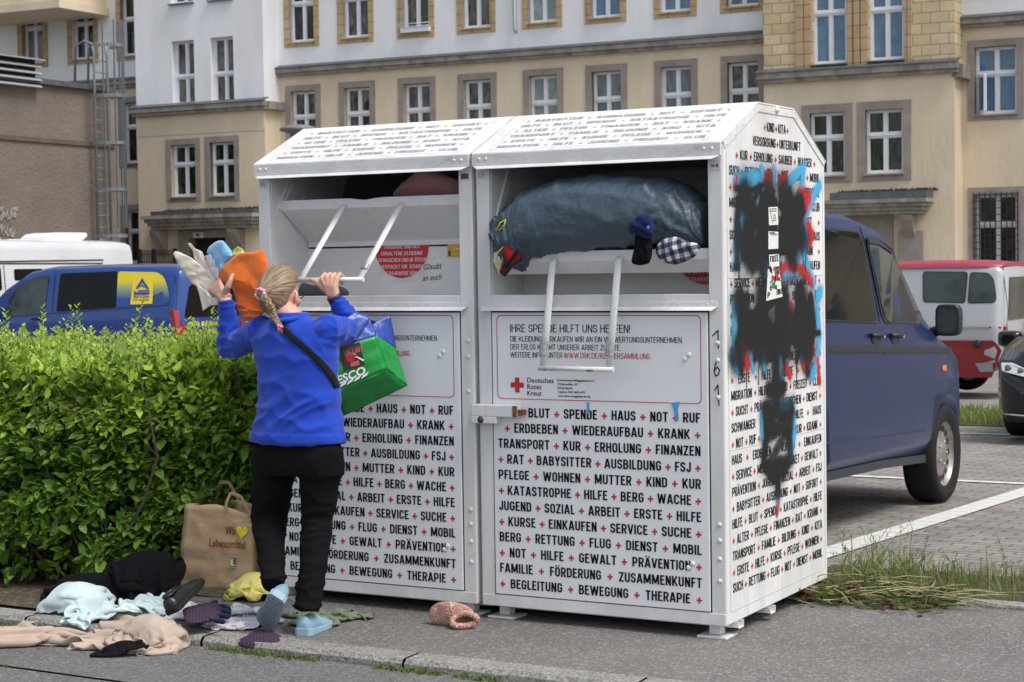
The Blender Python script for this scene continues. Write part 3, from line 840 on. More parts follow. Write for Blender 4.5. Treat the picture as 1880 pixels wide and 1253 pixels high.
        put_text(hw, 'an euch', a_[0] - x0, a_[2], .028, lambda a, b: (a, fy - .0012, b + (a - a_[0] + x0) * .06), 0, -.006, .85, shear=.3)
        hw.build('handwriting', INK, chm, recalc=False)
    return root, door, chm

XL = -2.3208
cont_l, door_l, cham_l = container(XL, 'left white steel clothes bank, the one the woman in blue is pulling open', False)
cont_r, door_r, cham_r = container(-1.15, 'right white steel clothes bank with black and blue spray paint on its side', True)

# lock bracket across the right container's door edge
lk = MB(); lk.box((-.012, -.052, .882), (.215, -.010, .934)); lk.box((-.012, -.052, .852), (.112, -.010, .883))
lock = lk.build('lock_bracket', WHITE, cont_r, bevel=.004)
k2 = MB(); k2.box((.196, -.056, .884), (.216, -.050, .932)); k2.box((.216, -.045, .89), (.24, -.014, .915)); k2.build('rust_edge', RUST, lock)
k3 = MB(); k3.dome((.036, -.052, .868), .016, (0, -1, 0), h=.3); k3.build('lock_cylinder', mat('lock_metal', (.12, .11, .10), .35, metal=.8), lock)
# blue tape scraps, on the door
tpb = MB()
for pts in ([(1077, 740), (1081, 738), (1082, 764), (1078, 760)], [(1232, 740), (1248, 738), (1244, 752), (1246, 772), (1241, 774), (1236, 750)]):
    P = [onY(x, y, -.009) for x, y in pts]
    tpb.prism([(p[0] + 1.15, p[1], p[2]) for p in P], (0, .001, 0))
tpb.build('tape_scrap', BLUETAPE, door_r)
# hand-written 1 6 1 on the right post
hw = MB()
def pen(mb, pts, y, w, off=1.15):
    P = [onY(px, py, y) for px, py in pts]
    P = [Vector((p[0] + off, y, p[2])) for p in P]
    for a, b in zip(P[:-1], P[1:]): mb.bar(a - (b - a).normalized() * w * .3, b + (b - a).normalized() * w * .3, w, .0006, up=(0, 1, 0))
pen(hw, [(1308, 617), (1318, 607), (1319, 640)], -.0035, .0045)
pen(hw, [(1319, 658), (1313, 670), (1311, 682), (1314, 691), (1319, 688), (1321, 680), (1317, 674), (1312, 680)], -.0035, .0045)
pen(hw, [(1312, 717), (1318, 707), (1320, 745)], -.0035, .0045)
hw.build('pen_digits', INK, cont_r)

# side lettering of the right container
sl = MB(); XS_ = CW + .0016
f = lambda a, b: (XS_, a, b)
panel = [o for o in cont_r.children if o.name.startswith('side_panel')][1]
for i, row in enumerate(SIDE_ROWS):
    z = 2.078 - i * .0653
    if i == 0: put_row(sl, row, .30, .86, z, .039, f, t=.135, centre=True)
    elif i == 1: put_row(sl, row, .20, .98, z, .039, f, t=.135, centre=True)
    elif i == 2: put_row(sl, row, .13, 1.05, z, .039, f, t=.135)
    else: put_row(sl, row, .06, 1.10, z, .039, f, t=.135)
sl.build('lettering', [INK, RED], panel, recalc=False)

# spray paint: a film over the panel whose tint and density follow the strokes
def spray_film():
    ny, nz = 300, 440
    y0, y1, z0, z1 = .02, 1.15, .28, 2.0
    Y, Z = np.meshgrid(np.linspace(y0, y1, ny), np.linspace(z0, z1, nz), indexing='ij')
    rs = np.random.RandomState(3)
    def smooth_noise(s):
        a = rs.rand(ny // s + 3, nz // s + 3)
        iy = np.linspace(0, a.shape[0] - 1.001, ny); iz = np.linspace(0, a.shape[1] - 1.001, nz)
        i0 = iy.astype(int); j0 = iz.astype(int); fy = (iy - i0)[:, None]; fz = (iz - j0)[None]
        return (a[i0][:, j0] * (1 - fy) * (1 - fz) + a[i0 + 1][:, j0] * fy * (1 - fz) + a[i0][:, j0 + 1] * (1 - fy) * fz + a[i0 + 1][:, j0 + 1] * fy * fz)
    nz1 = smooth_noise(6); nz2 = smooth_noise(20); speck = rs.rand(ny, nz)
    rgb = np.zeros((ny, nz, 3)) + .5; al = np.zeros((ny, nz))
    def P(px, py):
        p = onX(px, py, 0.0); return p[1], p[2]
    def stroke(pts, r, col, dens=1.0, soft=.5, rag=.28):
        nonlocal rgb, al
        Q = [P(*q) for q in pts]
        if len(Q) == 1: Q = Q * 2
        D = np.full((ny, nz), 9.0)
        for (ay, az), (by, bz) in zip(Q[:-1], Q[1:]):
            dy, dz = by - ay, bz - az; L2 = dy * dy + dz * dz + 1e-9
            t = np.clip(((Y - ay) * dy + (Z - az) * dz) / L2, 0, 1)
            D = np.minimum(D, np.hypot(Y - ay - t * dy, Z - az - t * dz))
        D = D + (nz1 - .5) * r * rag + (nz2 - .5) * r * rag
        a = np.clip((r * (1 + soft) - D) / (r * 2 * soft), 0, 1); a = a * a * (3 - 2 * a) * dens
        mist = np.clip(1 - (D - r) / (r * 2.2), 0, 1) ** 3 * .5
        a = np.maximum(a, np.where(speck < mist, mist * 1.1, mist * .55) * dens)
        na = a + al * (1 - a)
        rgb = np.where(na[..., None] > 1e-6, (np.array(col) * a[..., None] + rgb * (al * (1 - a))[..., None]) / np.maximum(na, 1e-6)[..., None], rgb)
        al = na
    BL = (.07, .40, .66); RD = (.50, .03, .03); BK = (.015, .015, .016)
    # light blue outlines first
    for pts, r in (([(1352, 335), (1390, 328), (1394, 345), (1360, 400), (1352, 470)], .035), ([(1398, 310), (1400, 345)], .02), ([(1420, 312), (1420, 340)], .02), ([(1440, 340), (1475, 308), (1470, 350)], .022),
                   ([(1504, 340), (1488, 370), (1470, 410)], .026), ([(1480, 412), (1476, 470), (1486, 500), (1493, 520)], .022), ([(1465, 470), (1462, 500)], .025), ([(1400, 480), (1408, 495)], .025), ([(1505, 535), (1500, 545)], .03),
                   ([(1500, 570), (1503, 620), (1498, 670), (1490, 690)], .026), ([(1350, 560), (1348, 640), (1352, 670)], .03), ([(1378, 655), (1382, 678)], .02), ([(1400, 650), (1402, 675)], .018), ([(1432, 660), (1430, 690)], .02),
                   ([(1440, 500), (1450, 495)], .03), ([(1420, 742), (1453, 748), (1457, 800), (1450, 840)], .022), ([(1398, 760), (1399, 800)], .02), ([(1428, 905), (1428, 925)], .018), ([(1472, 650), (1478, 665)], .02)):
        stroke(pts, r, BL, .95)
    for pts, r in (([(1352, 325), (1348, 345)], .012), ([(1404, 330), (1414, 322), (1412, 345)], .022), ([(1432, 332), (1442, 330)], .022), ([(1470, 355), (1485, 365), (1478, 382)], .028), ([(1482, 415), (1490, 430), (1486, 445)], .025),
                   ([(1430, 500), (1440, 490), (1465, 492), (1482, 505), (1490, 520)], .022), ([(1365, 640), (1372, 670)], .028), ([(1440, 670), (1450, 690)], .018), ([(1478, 630), (1490, 640), (1476, 670)], .03), ([(1500, 660), (1504, 700)], .018), ([(1452, 560), (1448, 600)], .02), ([(1428, 925), (1426, 945)], .012)):
        stroke(pts, r, RD, .95)
    # black cover
    for pts, r, d in (([(1366, 375), (1384, 400), (1370, 440), (1396, 465), (1400, 385), (1420, 380), (1416, 450), (1440, 445), (1440, 385), (1462, 400), (1458, 440)], .054, .97), ([(1362, 580), (1380, 620), (1396, 570), (1420, 625), (1440, 570), (1462, 620), (1480, 575), (1482, 625)], .058, .97), ([(1424, 690), (1424, 740)], .045, .95)):
        stroke(pts, r, BK, d)
    for pts, r, d in (([(1368, 360), (1380, 400), (1366, 450), (1380, 470)], .085, .97), ([(1410, 355), (1402, 400), (1412, 440), (1400, 475)], .085, .97), ([(1440, 360), (1450, 390), (1438, 430), (1452, 455)], .085, .97), ([(1468, 385), (1462, 420), (1474, 440)], .065, .95), ([(1355, 370), (1352, 440), (1352, 485)], .030, .95),
                      ([(1382, 370), (1394, 345), (1398, 365), (1390, 470)], .022, 1), ([(1448, 375), (1470, 362), (1474, 390), (1460, 405)], .020, 1), ([(1350, 345), (1380, 350), (1400, 340)], .016, 1), ([(1450, 480), (1458, 490)], .03, .8),
                      ([(1358, 555), (1372, 600), (1352, 650)], .075, .97), ([(1400, 548), (1392, 600), (1398, 640)], .085, .97), ([(1435, 548), (1430, 600), (1440, 638)], .085, .97), ([(1470, 540), (1466, 590), (1474, 635)], .075, .97), ([(1488, 560), (1490, 610), (1486, 650)], .045, .95),
                      ([(1360, 680), (1352, 630), (1372, 545)], .024, 1), ([(1384, 660), (1390, 590), (1425, 545), (1440, 570), (1410, 650)], .018, 1), ([(1462, 660), (1488, 545), (1492, 600)], .022, 1), ([(1450, 608), (1504, 612)], .014, 1), ([(1478, 650), (1482, 685)], .03, .9),
                      ([(1424, 660), (1424, 725)], .042, .93), ([(1410, 715), (1436, 712)], .04, .9), ([(1404, 755), (1450, 752)], .045, .93), ([(1404, 760), (1406, 800), (1402, 850), (1418, 872)], .036, .93), ([(1452, 757), (1448, 800), (1452, 842), (1436, 868)], .036, .93), ([(1412, 800), (1440, 776)], .035, .7), ([(1410, 785), (1446, 790), (1412, 850), (1446, 845)], .030, .8), ([(1370, 690), (1370, 712)], .004, .9), ([(1392, 672), (1392, 705)], .004, .9), ([(1462, 668), (1462, 702)], .004, .9), ([(1440, 650), (1440, 690)], .005, .9), ([(1356, 486), (1356, 512)], .004, .9), ([(1478, 470), (1478, 498)], .004, .9), ([(1426, 860), (1428, 905)], .034, .97)):
        stroke(pts, r, BK, d)
    V = np.stack([np.full(Y.size, CW + .0028), Y.ravel(), Z.ravel()], 1)
    i, j = np.meshgrid(np.arange(ny - 1), np.arange(nz - 1), indexing='ij')
    a = (i * nz + j).ravel()
    Fc = np.stack([a, a + nz, a + nz + 1, a + 1], 1)
    keep = al.ravel()[Fc].max(1) > .02
    m, nt, b = nodes('spray_paint'); L = nt.links.new
    at_ = nt.nodes.new('ShaderNodeAttribute'); at_.attribute_name = 'tint'
    L(at_.outputs['Color'], b.inputs['Base Color']); L(at_.outputs['Alpha'], b.inputs['Alpha']); b.inputs['Roughness'].default_value = .7; b.inputs['Specular IOR Level'].default_value = .2
    col = np.concatenate([rgb.reshape(-1, 3), al.reshape(-1, 1)], 1)
    Fk = Fc[keep]; used = np.unique(Fk); rem = np.zeros(len(V), int); rem[used] = np.arange(len(used))
    return mesh_np('graffiti', V[used], rem[Fk], m, panel, False, col[used])
spray_film()

# paper stickers on the painted side
stw = mat('sticker_paper', (.72, .72, .70), .6, var=.06, scale=40)
def side_sticker(name, quad_px, extra=None):
    mb = MB(); P = [onX(x, y, 0.0) for x, y in quad_px]
    Q = [Vector((CW + .0040, p[1], p[2])) for p in P]
    mb.prism(Q, (.0008, 0, 0))
    ff = lambda a, b: Q[3] + (Q[2] - Q[3]) * a + (Q[0] - Q[3]) * b + Vector((.0012, 0, 0))
    if extra: extra(mb, ff)
    return mb.build(name, [stw, INK, RED, mat('print_green', (.03, .20, .07), .5)], panel, recalc=False)
def st1(mb, f):
    for a, b in (((.1, .9), (.85, .9)), ((.1, .9), (.4, .1)), ((.85, .78), (.12, .78))): mb.bar(f(*a), f(*b), .003, .0008, 1, up=(1, 0, 0))
    for k in range(4): put_text(mb, ['DRAFT', 'DIG DUB', 'ORGANO', 'RAIDER'][k], .42, .52 - k * .1, .06, f, 1, .02, width=.4 - .05 * (k % 2))
side_sticker('sticker', [(1409, 381), (1426, 380), (1427, 413), (1410, 414)], st1)
def st2(mb, f):
    for k in range(5): mb.bar(f(.05 + .1 * k, .95), f(.3 + .15 * k, .78 - .03 * (k % 2)), .002, .0008, 1, up=(1, 0, 0))
side_sticker('sticker', [(1409, 425), (1427, 426), (1427, 457), (1409, 458)], st2)
def st3(mb, f): put_caps(mb, 'FREE', .08, .40, .48, f, 1, .2, width=.84)
side_sticker('sticker', [(1410, 468), (1428, 467), (1429, 489), (1411, 492)], st3)
def st4(mb, f):
    put_caps(mb, 'P', .05, .08, .18, f, 1, .2, width=.15); put_caps(mb, 'INE', .60, .10, .18, f, 1, .2, width=.35)
    rs = random.Random(2)
    for k in range(26):
        a, b = rs.uniform(.05, .6), rs.uniform(.3, .95); w, h = rs.uniform(.05, .25), rs.uniform(.05, .22)
        c = rs.choice([1, 1, 1, 2, 3, 0]); e = Vector((.0001 * k, 0, 0))
        mb.add([f(a, b) + e, f(a + w, b - .05) + e, f(a + w * .8, b + h) + e, f(a - .03, b + h * .8) + e], [(0, 1, 2, 3)], c)
side_sticker('sticker', [(1408, 494), (1429, 497), (1435, 545), (1405, 553)], st4)
# ------------------------------------------------------------------ apartment building
BO = np.array([-21.0, 37.0, 0.0]); BU = np.array([.9989, .047, 0.0]); BN = np.array([.047, -.9989, 0.0])
def bl(px, py, v=0.0):
    d = on_plane(px, py, BN, BN @ BO + v) - BO
    return d @ BU, d[2]
def bp(u, v, z): return Vector(BO + BU * u + BN * v + np.array([0, 0, z]))
BEIGE = mat('stucco_beige', (.73, .615, .455), .92, col2=(.61, .51, .37), scale=.9, detail=10, bump=.35, bscale=9, bdist=.03, stretch=(1.3, 1.3, .45))
WHITES = mat('stucco_white', (.84, .85, .87), .9, col2=(.71, .72, .73), scale=.75, detail=11, bump=.10, bscale=9, bdist=.03, fac_pow=(.34, .66), stretch=(1.3, 1.3, .4))
STONE = mat('stone_trim', (.34, .30, .265), .9, col2=(.24, .21, .185), scale=2.5, detail=9, bump=.3, bscale=30)
ZINC = mat('zinc_sheet', (.11, .12, .13), .5, var=.25, scale=4, metal=.3)
STONEW = mat('stone_weathered', (.33, .305, .265), .9, col2=(.09, .083, .07), scale=3.2, detail=10, fac_pow=(.42, .78), stretch=(1, 1, .35))
BRICK = mat_brick('clinker', (.54, .42, .24), (.64, .52, .34), (.26, .22, .17), .46, .255, .012, noisev=.12, plane='XZ', rough=.7)
BRICKT = mat_brick('clinker_trim', (.43, .30, .15), (.49, .36, .20), (.20, .16, .12), .6, .30, .014, noisev=.15, plane='XZ', offset=0, rough=.7)
FRAMEW = mat('window_white', (.76, .77, .81), .4, var=.05, scale=4)
def mat_glass(name, col, ior, rough=.04, wob=.15, mott=1.0):
    m, nt, b = nodes(name); L = nt.links.new
    b.inputs['Base Color'].default_value = (*col, 1); b.inputs['Roughness'].default_value = rough; b.inputs['IOR'].default_value = ior
    tc = nt.nodes.new('ShaderNodeTexCoord'); n = nt.nodes.new('ShaderNodeTexNoise'); n.inputs['Scale'].default_value = 1.6; n.inputs['Detail'].default_value = 2
    L(tc.outputs['Object'], n.inputs['Vector'])
    bp_ = nt.nodes.new('ShaderNodeBump'); bp_.inputs['Strength'].default_value = wob; bp_.inputs['Distance'].default_value = .05
    L(n.outputs['Fac'], bp_.inputs['Height']); L(bp_.outputs[0], b.inputs['Normal'])
    n2 = nt.nodes.new('ShaderNodeTexNoise'); n2.inputs['Scale'].default_value = 2.3; n2.inputs['Detail'].default_value = 6; n2.inputs['Distortion'].default_value = 1.5
    mp = nt.nodes.new('ShaderNodeMapping'); mp.inputs['Scale'].default_value = (1.6, 1.6, .7); L(tc.outputs['Object'], mp.inputs[0]); L(mp.outputs[0], n2.inputs['Vector'])
    r = nt.nodes.new('ShaderNodeValToRGB'); r.color_ramp.elements[0].position = .42; r.color_ramp.elements[1].position = .62
    r.color_ramp.elements[0].color = (*[c * (1 - .55 * mott) for c in col], 1); r.color_ramp.elements[1].color = (*[min(1, c * (1 + .5 * mott)) for c in col], 1)
    L(n2.outputs['Fac'], r.inputs[0]); L(r.outputs[0], b.inputs['Base Color'])
    return m
GL = {'dark': mat_glass('pane_dark', (.030, .030, .026), 1.45), 'net': mat_glass('pane_net', (.095, .092, .080), 1.5), 'teal': mat_glass('pane_teal', (.24, .31, .30), 1.5, .08, .02, .3),
      'grey': mat_glass('pane_grey', (.15, .19, .20), 1.5, .05, .1, .4), 'sky': mat_glass('pane_painted_sky', (.095, .19, .30), 1.6, .03, .05, .25), 'green': mat_glass('pane_green', (.028, .040, .022), 1.5)}  # sky panes: reflected blue sky painted into the glass colour

bld = empty('apartment_building', tuple(BO), 0, 'long beige and white apartment building with two stair bays behind the car park', 'building')
def local(o):                                      # bring a world-space mesh under the building
    o.parent = bld; o.matrix_parent_inverse = Matrix.Translation(-Vector(BO)); return o
def wbox(mb, u0, u1, v0, v1, z0, z1, mat=0):
    P = [bp(u, v, z) for z in (z0, z1) for u, v in ((u0, v1), (u1, v1), (u1, v0), (u0, v0))]
    mb.add(P, [(0, 3, 2, 1), (4, 5, 6, 7), (0, 1, 5, 4), (1, 2, 6, 5), (2, 3, 7, 6), (3, 0, 4, 7)], mat)
def wall(name, u0, u1, z0, z1, v, holes, m, depth=.30):
    us = sorted({u0, u1, *[min(max(h[0], u0), u1) for h in holes], *[min(max(h[1], u0), u1) for h in holes]})
    zs = sorted({z0, z1, *[min(max(h[2], z0), z1) for h in holes], *[min(max(h[3], z0), z1) for h in holes]})
    mb = MB()
    for a, b in zip(us[:-1], us[1:]):
        for c, d in zip(zs[:-1], zs[1:]):
            um, zm = (a + b) / 2, (c + d) / 2
            if any(h[0] < um < h[1] and h[2] < zm < h[3] for h in holes): continue
            mb.add([bp(a, v, c), bp(b, v, c), bp(b, v, d), bp(a, v, d)], [(0, 1, 2, 3)])
    for h in holes:
        if h[1] <= u0 or h[0] >= u1 or h[3] <= z0 or h[2] >= z1: continue
        a, b, c, d = max(h[0], u0), min(h[1], u1), max(h[2], z0), min(h[3], z1)
        for (p, q) in (((a, c), (a, d)), ((b, d), (b, c)), ((a, d), (b, d)), ((b, c), (a, c))):
            mb.add([bp(p[0], v, p[1]), bp(q[0], v, q[1]), bp(q[0], v - depth, q[1]), bp(p[0], v - depth, p[1])], [(0, 1, 2, 3)])
    return local(mb.build(name, m, weld=True, recalc=False))
rw = random.Random(11)
def window(u0, u1, z0, z1, v, glass, surround=None, sw=.20, rec=.20, transom=.40, mull=True, sill=True, open_=False, surw=None, split=None):
    """white casement window in an opening; surround material gives it a stone or brick trim"""
    vf = v - rec; t = .05
    fr = MB()
    for a, b, c, d in ((u0, u0 + t, z0, z1), (u1 - t, u1, z0, z1), (u0 + t, u1 - t, z0, z0 + t), (u0 + t, u1 - t, z1 - t, z1)): wbox(fr, a, b, vf, vf + .06, c, d)
    zt = z1 - (z1 - z0) * transom; um = (u0 + u1) / 2
    wbox(fr, u0 + t, u1 - t, vf - .005, vf + .075, zt - .055, zt + .055)
    wbox(fr, u0 + t - .01, u1 - t + .01, vf, vf + .10, zt - .012, zt + .016)
    for c, d in ((z0 + t, zt - .055), (zt + .055, z1 - t)): wbox(fr, um - .042, um + .042, vf, vf + .065, c, d)
    # inner sash edges
    for a, b in ((u0 + t, um - .042), (um + .042, u1 - t)):
        for c, d in ((z0 + t, zt - .055), (zt + .055, z1 - t)):
            for q in ((a, a + .022, c, d), (b - .022, b, c, d), (a + .022, b - .022, c, c + .028), (a + .022, b - .022, d - .022, d)): wbox(fr, q[0], q[1], vf - .01, vf + .035, q[2], q[3])
    w = local(fr.build('window', FRAMEW, recalc=False))
    def sub(o):
        o.parent = w; o.matrix_parent_inverse = Matrix.Identity(4); return o
    g = MB()
    panes = [(u0 + .04, um, z0 + .04, zt), (um, u1 - .04, z0 + .04, zt), (u0 + .04, um, zt, z1 - .04), (um, u1 - .04, zt, z1 - .04)]
    for k, (a, b, c, d) in enumerate(panes):
        e1, e2 = rw.uniform(-.012, .012), rw.uniform(-.012, .012)
        dv = -.004
        g.add([bp(a, vf + dv + e1, c), bp(b, vf + dv - e1, c), bp(b, vf + dv - e1 + e2, d), bp(a, vf + dv + e1 + e2, d)], [(0, 1, 2, 3)])
    sub(g.build('pane', GL[glass], recalc=False))
    if open_:
        ob = MB(); a = u0 + t; 
        P = [bp(a, vf + .03, z0 + t), bp(a + .26, vf + .50, z0 + t), bp(a + .26, vf + .50, zt - .06), bp(a, vf + .03, zt - .06)]
        for p, q in zip(P, P[1:] + P[:1]): ob.bar(p, q, .06, .06)
        sub(ob.build('open_sash', FRAMEW))
        og = MB(); og.add(P, [(0, 1, 2, 3)]); sub(og.build('open_pane', GL['sky'], recalc=False))
    if surround is not None:
        sr = MB(); pr = .035
        so = sw
        wbox(sr, u0 - so, u0, v - .16, v + pr, z0 - so * .9, z1 + so); wbox(sr, u1, u1 + so, v - .16, v + pr, z0 - so * .9, z1 + so)
        wbox(sr, u0, u1, v - .16, v + pr, z1, z1 + so); wbox(sr, u0, u1, v - .16, v + pr - .003, z0 - so * .9, z0 - .03)
        sub(sr.build('surround', surround, recalc=False))
    if sill:
        s_ = MB(); wbox(s_, u0 - .04, u1 + .04, vf + .02, v + .10, z0 - .05, z0 - .012)
        sub(s_.build('sill', BRICKT if surround is BRICKT else STONEW if surround is STONE else ZINC, recalc=False))
    return w

ZT = 13.2; ZB = -1.3; ZC0, ZC1 = 7.05, 7.30
# --- main facade, windows in three storeys
cols = []
px_c = [556, 655, 765, 876, 997, 1113, 1241, 1364]
for i, px in enumerate(px_c):
    cols.append(bl(px + 0, 160 - i * 7)[0])
step = (cols[-1] - cols[0]) / 7
holes = []; wins = []
kinds_l = ['net', 'net', 'net', 'net', 'teal', 'grey', 'grey', 'net']
kinds_u = ['dark', 'net', 'net', 'net', 'teal', 'sky', 'sky', 'grey']
UL = [-30.0, -25.0] + []
left_u = [bl(60, 60)[0], bl(152, 60)[0], bl(243, 60)[0]]
allc = [(c, kinds_u[i], kinds_l[i]) for i, c in enumerate(cols)] + [(u, k, 'dark') for u, k in zip(left_u, ('grey', 'dark', 'dark'))]
for k in range(1, 6): allc.append((left_u[0] - 2.15 * k, 'dark', 'net'))
right_u = bl(1828, 130)[0]
for k in range(0, 11): allc.append((right_u + 2.9 * k, 'sky', 'sky'))
W2 = .425
for u, ku, kl in allc:
    isr = u > 10
    if isr: zs = [(4.98, 6.58, kl, STONE), (1.25, 3.05, 'dark', STONE), (8.05, 9.75, ku, BRICKT)]
    else: zs = [(4.78, 6.60, kl, STONE), (1.75, 3.35, 'dark', STONE), (8.02, 9.85, ku, BRICKT)]
    for z0, z1, kd, su in zs:
        if u > 16 and z0 < 2: continue
        w2 = W2 + (.07 if isr else 0)
        if z0 < 2.5 and not isr and u > -13: zs_ = None
        holes.append((u - w2, u + w2, z0, z1)); wins.append((u - w2, u + w2, z0, z1, kd, su, u))
LB = (bl(253, 300, .8)[0], bl(487, 300, .8)[0]); RB = (bl(1402, 140, .8)[0], bl(1752, 140, .8)[0])
def in_bay(u): return LB[0] - .3 < u < LB[1] + .3 or RB[0] - .3 < u < RB[1] + .3
U0, U1 = -32.0, 46.0
hm = [h for h in holes]
wall('ground_floor_wall', U0, U1, ZB, ZC0 + .1, 0, hm, BEIGE)
wall('upper_wall', U0, U1, ZC0 + .1, ZT, 0.004, hm, WHITES)
for (a, b, c, d, kd, su, u) in wins:
    window(a, b, c, d, 0, kd, su, sw=.17, open_=(abs(u - right_u) < .1 and 4 < c < 6))
# cornices along the facade between the bays
def cornice(u0, u1, v, z0=ZC0, z1=ZC1, endl=True, endr=True):
    mb = MB(); h = z1 - z0
    wbox(mb, u0, u1, v - .05, v + .14, z0, z0 + h * .35); wbox(mb, u0 - .02, u1 + .02, v - .05, v + .22, z0 + h * .35, z0 + h * .85)
    c = local(mb.build('cornice', STONEW, recalc=False))
    z = MB(); P = [bp(u0 - .05, v + .25, z1 - h * .15), bp(u1 + .05, v + .25, z1 - h * .15), bp(u1 + .05, v - .02, z1 + .06), bp(u0 - .05, v - .02, z1 + .06)]
    z.prism(P, (0, 0, .025)); o = z.build('zinc_cover', ZINC); o.parent = c; o.matrix_parent_inverse = Matrix.Identity(4)
cornice(U0, LB[0], 0); cornice(LB[1], RB[0], 0); cornice(RB[1], U1, 0)
# --- left stair bay
v = .8
def bwin(x0, x1, y0, y1, v):
    a = bl(x0, (y0 + y1) / 2, v)[0]; b = bl(x1, (y0 + y1) / 2, v)[0]
    xm = (x0 + x1) / 2
    return a, b, bl(xm, y1, v)[1], bl(xm, y0, v)[1]
lw_up = [bwin(316, 357, 75, 191, v), bwin(387, 429, 68, 187, v)]
lw_dn = [bwin(315, 360, 266, 361, v), bwin(386, 431, 261, 359, v)]
lw_top = [(a[0], a[1], bl(330, 6, v)[1], bl(330, 6, v)[1] + 2.0) for a in lw_up]
zc = bl(380, 197, v)[1]
door = bwin(350, 418, 445, 560, v); door = (door[0], door[1], ZB + .05, bl(384, 437, v)[1])
wall('bay_lower_wall', LB[0], LB[1], ZB, zc, v, lw_dn + [door], BEIGE, depth=.3)
wall('bay_upper_wall', LB[0], LB[1], zc, ZT + 1.2, v + .004, lw_up + lw_top, WHITES, depth=.3)
for lo, hi, m_, dv in ((ZB, zc, BEIGE, 0), (zc, ZT + 1.2, WHITES, .004)):
    for u in LB:
        e = dv if u == LB[1] else -dv
        rt = MB(); rt.add([bp(u + e, v + dv, lo), bp(u + e, -.1, lo), bp(u + e, -.1, hi), bp(u + e, v + dv, hi)], [(0, 1, 2, 3)]); local(rt.build('bay_side_wall', m_, recalc=False))
for q in lw_up: window(*q, v, 'net', None, rec=.25, transom=.56, sill=True)
for q in lw_top: window(*q, v, 'net', None, rec=.25, transom=.5)
for q in lw_dn: window(*q, v, 'green', STONE, sw=.17, rec=.2, transom=.38)
cornice(LB[0] - .1, LB[1] + .1, v, zc - .16, zc + .10)
def bay_cornice_side(u, z0, z1): 
    mb = MB(); wbox(mb, u - .05 if u < 0 else u - .05, u + .2, .02, .82, z0, z1); local(mb.build('cornice', STONEW, recalc=False))
bay_cornice_side(LB[1], zc - .16, zc + .06)
bay_cornice_side(RB[1], bl(1752, 130, v)[1] - .16, bl(1752, 118, v)[1])
def canopy(x0, x1, ytop, ymid, ybot, v, bx, num=None, dr=None):
    """stone door canopy with stepped mouldings, zinc top, brackets and a dark doorway"""
    xm = (x0 + x1) / 2
    v2 = v + .75
    u0 = bl(x0, ymid, v2)[0]; u1 = bl(x1, ymid, v2)[0]
    zt = bl(xm, ytop, v2)[1]; zm = bl(xm, ymid, v2)[1]; zb = bl(xm, ybot, v2)[1]
    mb = MB(); h = zm - zb
    for k in range(4):
        e = .07 * (3 - k) if k else .0
        e = .06 * (3 - k)
        wbox(mb, u0 + e, u1 - e, v - .02, v2 - e * 1.3, zb + h * k / 4, zb + h * (k + 1) / 4 - .001)
    c = local(mb.build('door_canopy', STONEW, recalc=False))
    z = MB(); wbox(z, u0 + .28, u1 - .02, v - .02, v2 - .10, zm, zt); o = z.build('zinc_cover', ZINC, recalc=False); o.parent = c; o.matrix_parent_inverse = Matrix.Identity(4)
    m_ = MB(); rnd = random.Random(3)
    for k in range(420):
        u = rnd.uniform(u0 + .3, u1 + .1); hh = rnd.uniform(.02, .09); d = rnd.uniform(0, .12)
        p = bp(u, v + .02 + d, zt); m_.add([p, p + Vector((.03, .0, 0)), p + Vector((.02, -.02, hh)), p + Vector((.0, -.02, hh * .8))], [(0, 1, 2, 3)])
    o = m_.build('moss', mat('moss', (.10, .095, .05), .9, var=.4, scale=20), recalc=False); o.parent = c; o.matrix_parent_inverse = Matrix.Identity(4)
    for b in bx:
        ub = bl(b, ybot + 20, v + .3)[0]
        br = MB()
        sec = [(.0, -.02), (.55, -.02), (.52, -.15), (.30, -.42), (.12, -.60), (.10, -.75), (0, -.75)]
        br.prism([bp(ub - .13, v + a, zb + z_) for a, z_ in sec], BU * .26)
        o = br.build('bracket', STONE, recalc=True); o.parent = c; o.matrix_parent_inverse = Matrix.Identity(4)
    return u0, u1, zb
u0, u1, zb = canopy(258, 462, 386, 394, 420, v, (290, 432))
jb = MB()
wbox(jb, door[0] - .35, door[0], v - .3, v + .08, ZB, zb - .03); wbox(jb, door[1], door[1] + .35, v - .3, v + .08, ZB, zb - .03); wbox(jb, door[0], door[1], v - .3, v + .08, door[3], zb - .03)
local(jb.build('door_surround', STONE, recalc=False))
dr = MB(); wbox(dr, door[0], door[1], v - .32, v - .27, ZB, door[3]); local(dr.build('entrance_door', mat('door_dark', (.022, .020, .018), .5, var=.3, scale=4), recalc=False))
nb = MB(); a = bl(355, 427, v + .1); b = bl(373, 437, v + .1); wbox(nb, a[0], b[0], v + .08, v + .12, b[1], a[1])
o = local(nb.build('house_number', mat('number_plate', (.62, .62, .60), .5), recalc=False))
nn = MB(); put_text(nn, '101', (a[0] + b[0]) / 2, b[1] + .035, .10, lambda p, q: bp(p, v + .124, q), 0, .06, .85, align='c'); o2 = nn.build('digits', INK, recalc=False); o2.parent = o; o2.matrix_parent_inverse = Matrix.Identity(4)
jl = MB(); a = bl(255, 252, v)[1]; wbox(jl, LB[0], LB[1] + .01, v, v + .006, a - .012, a); local(jl.build('joint_line', STONE, recalc=False))
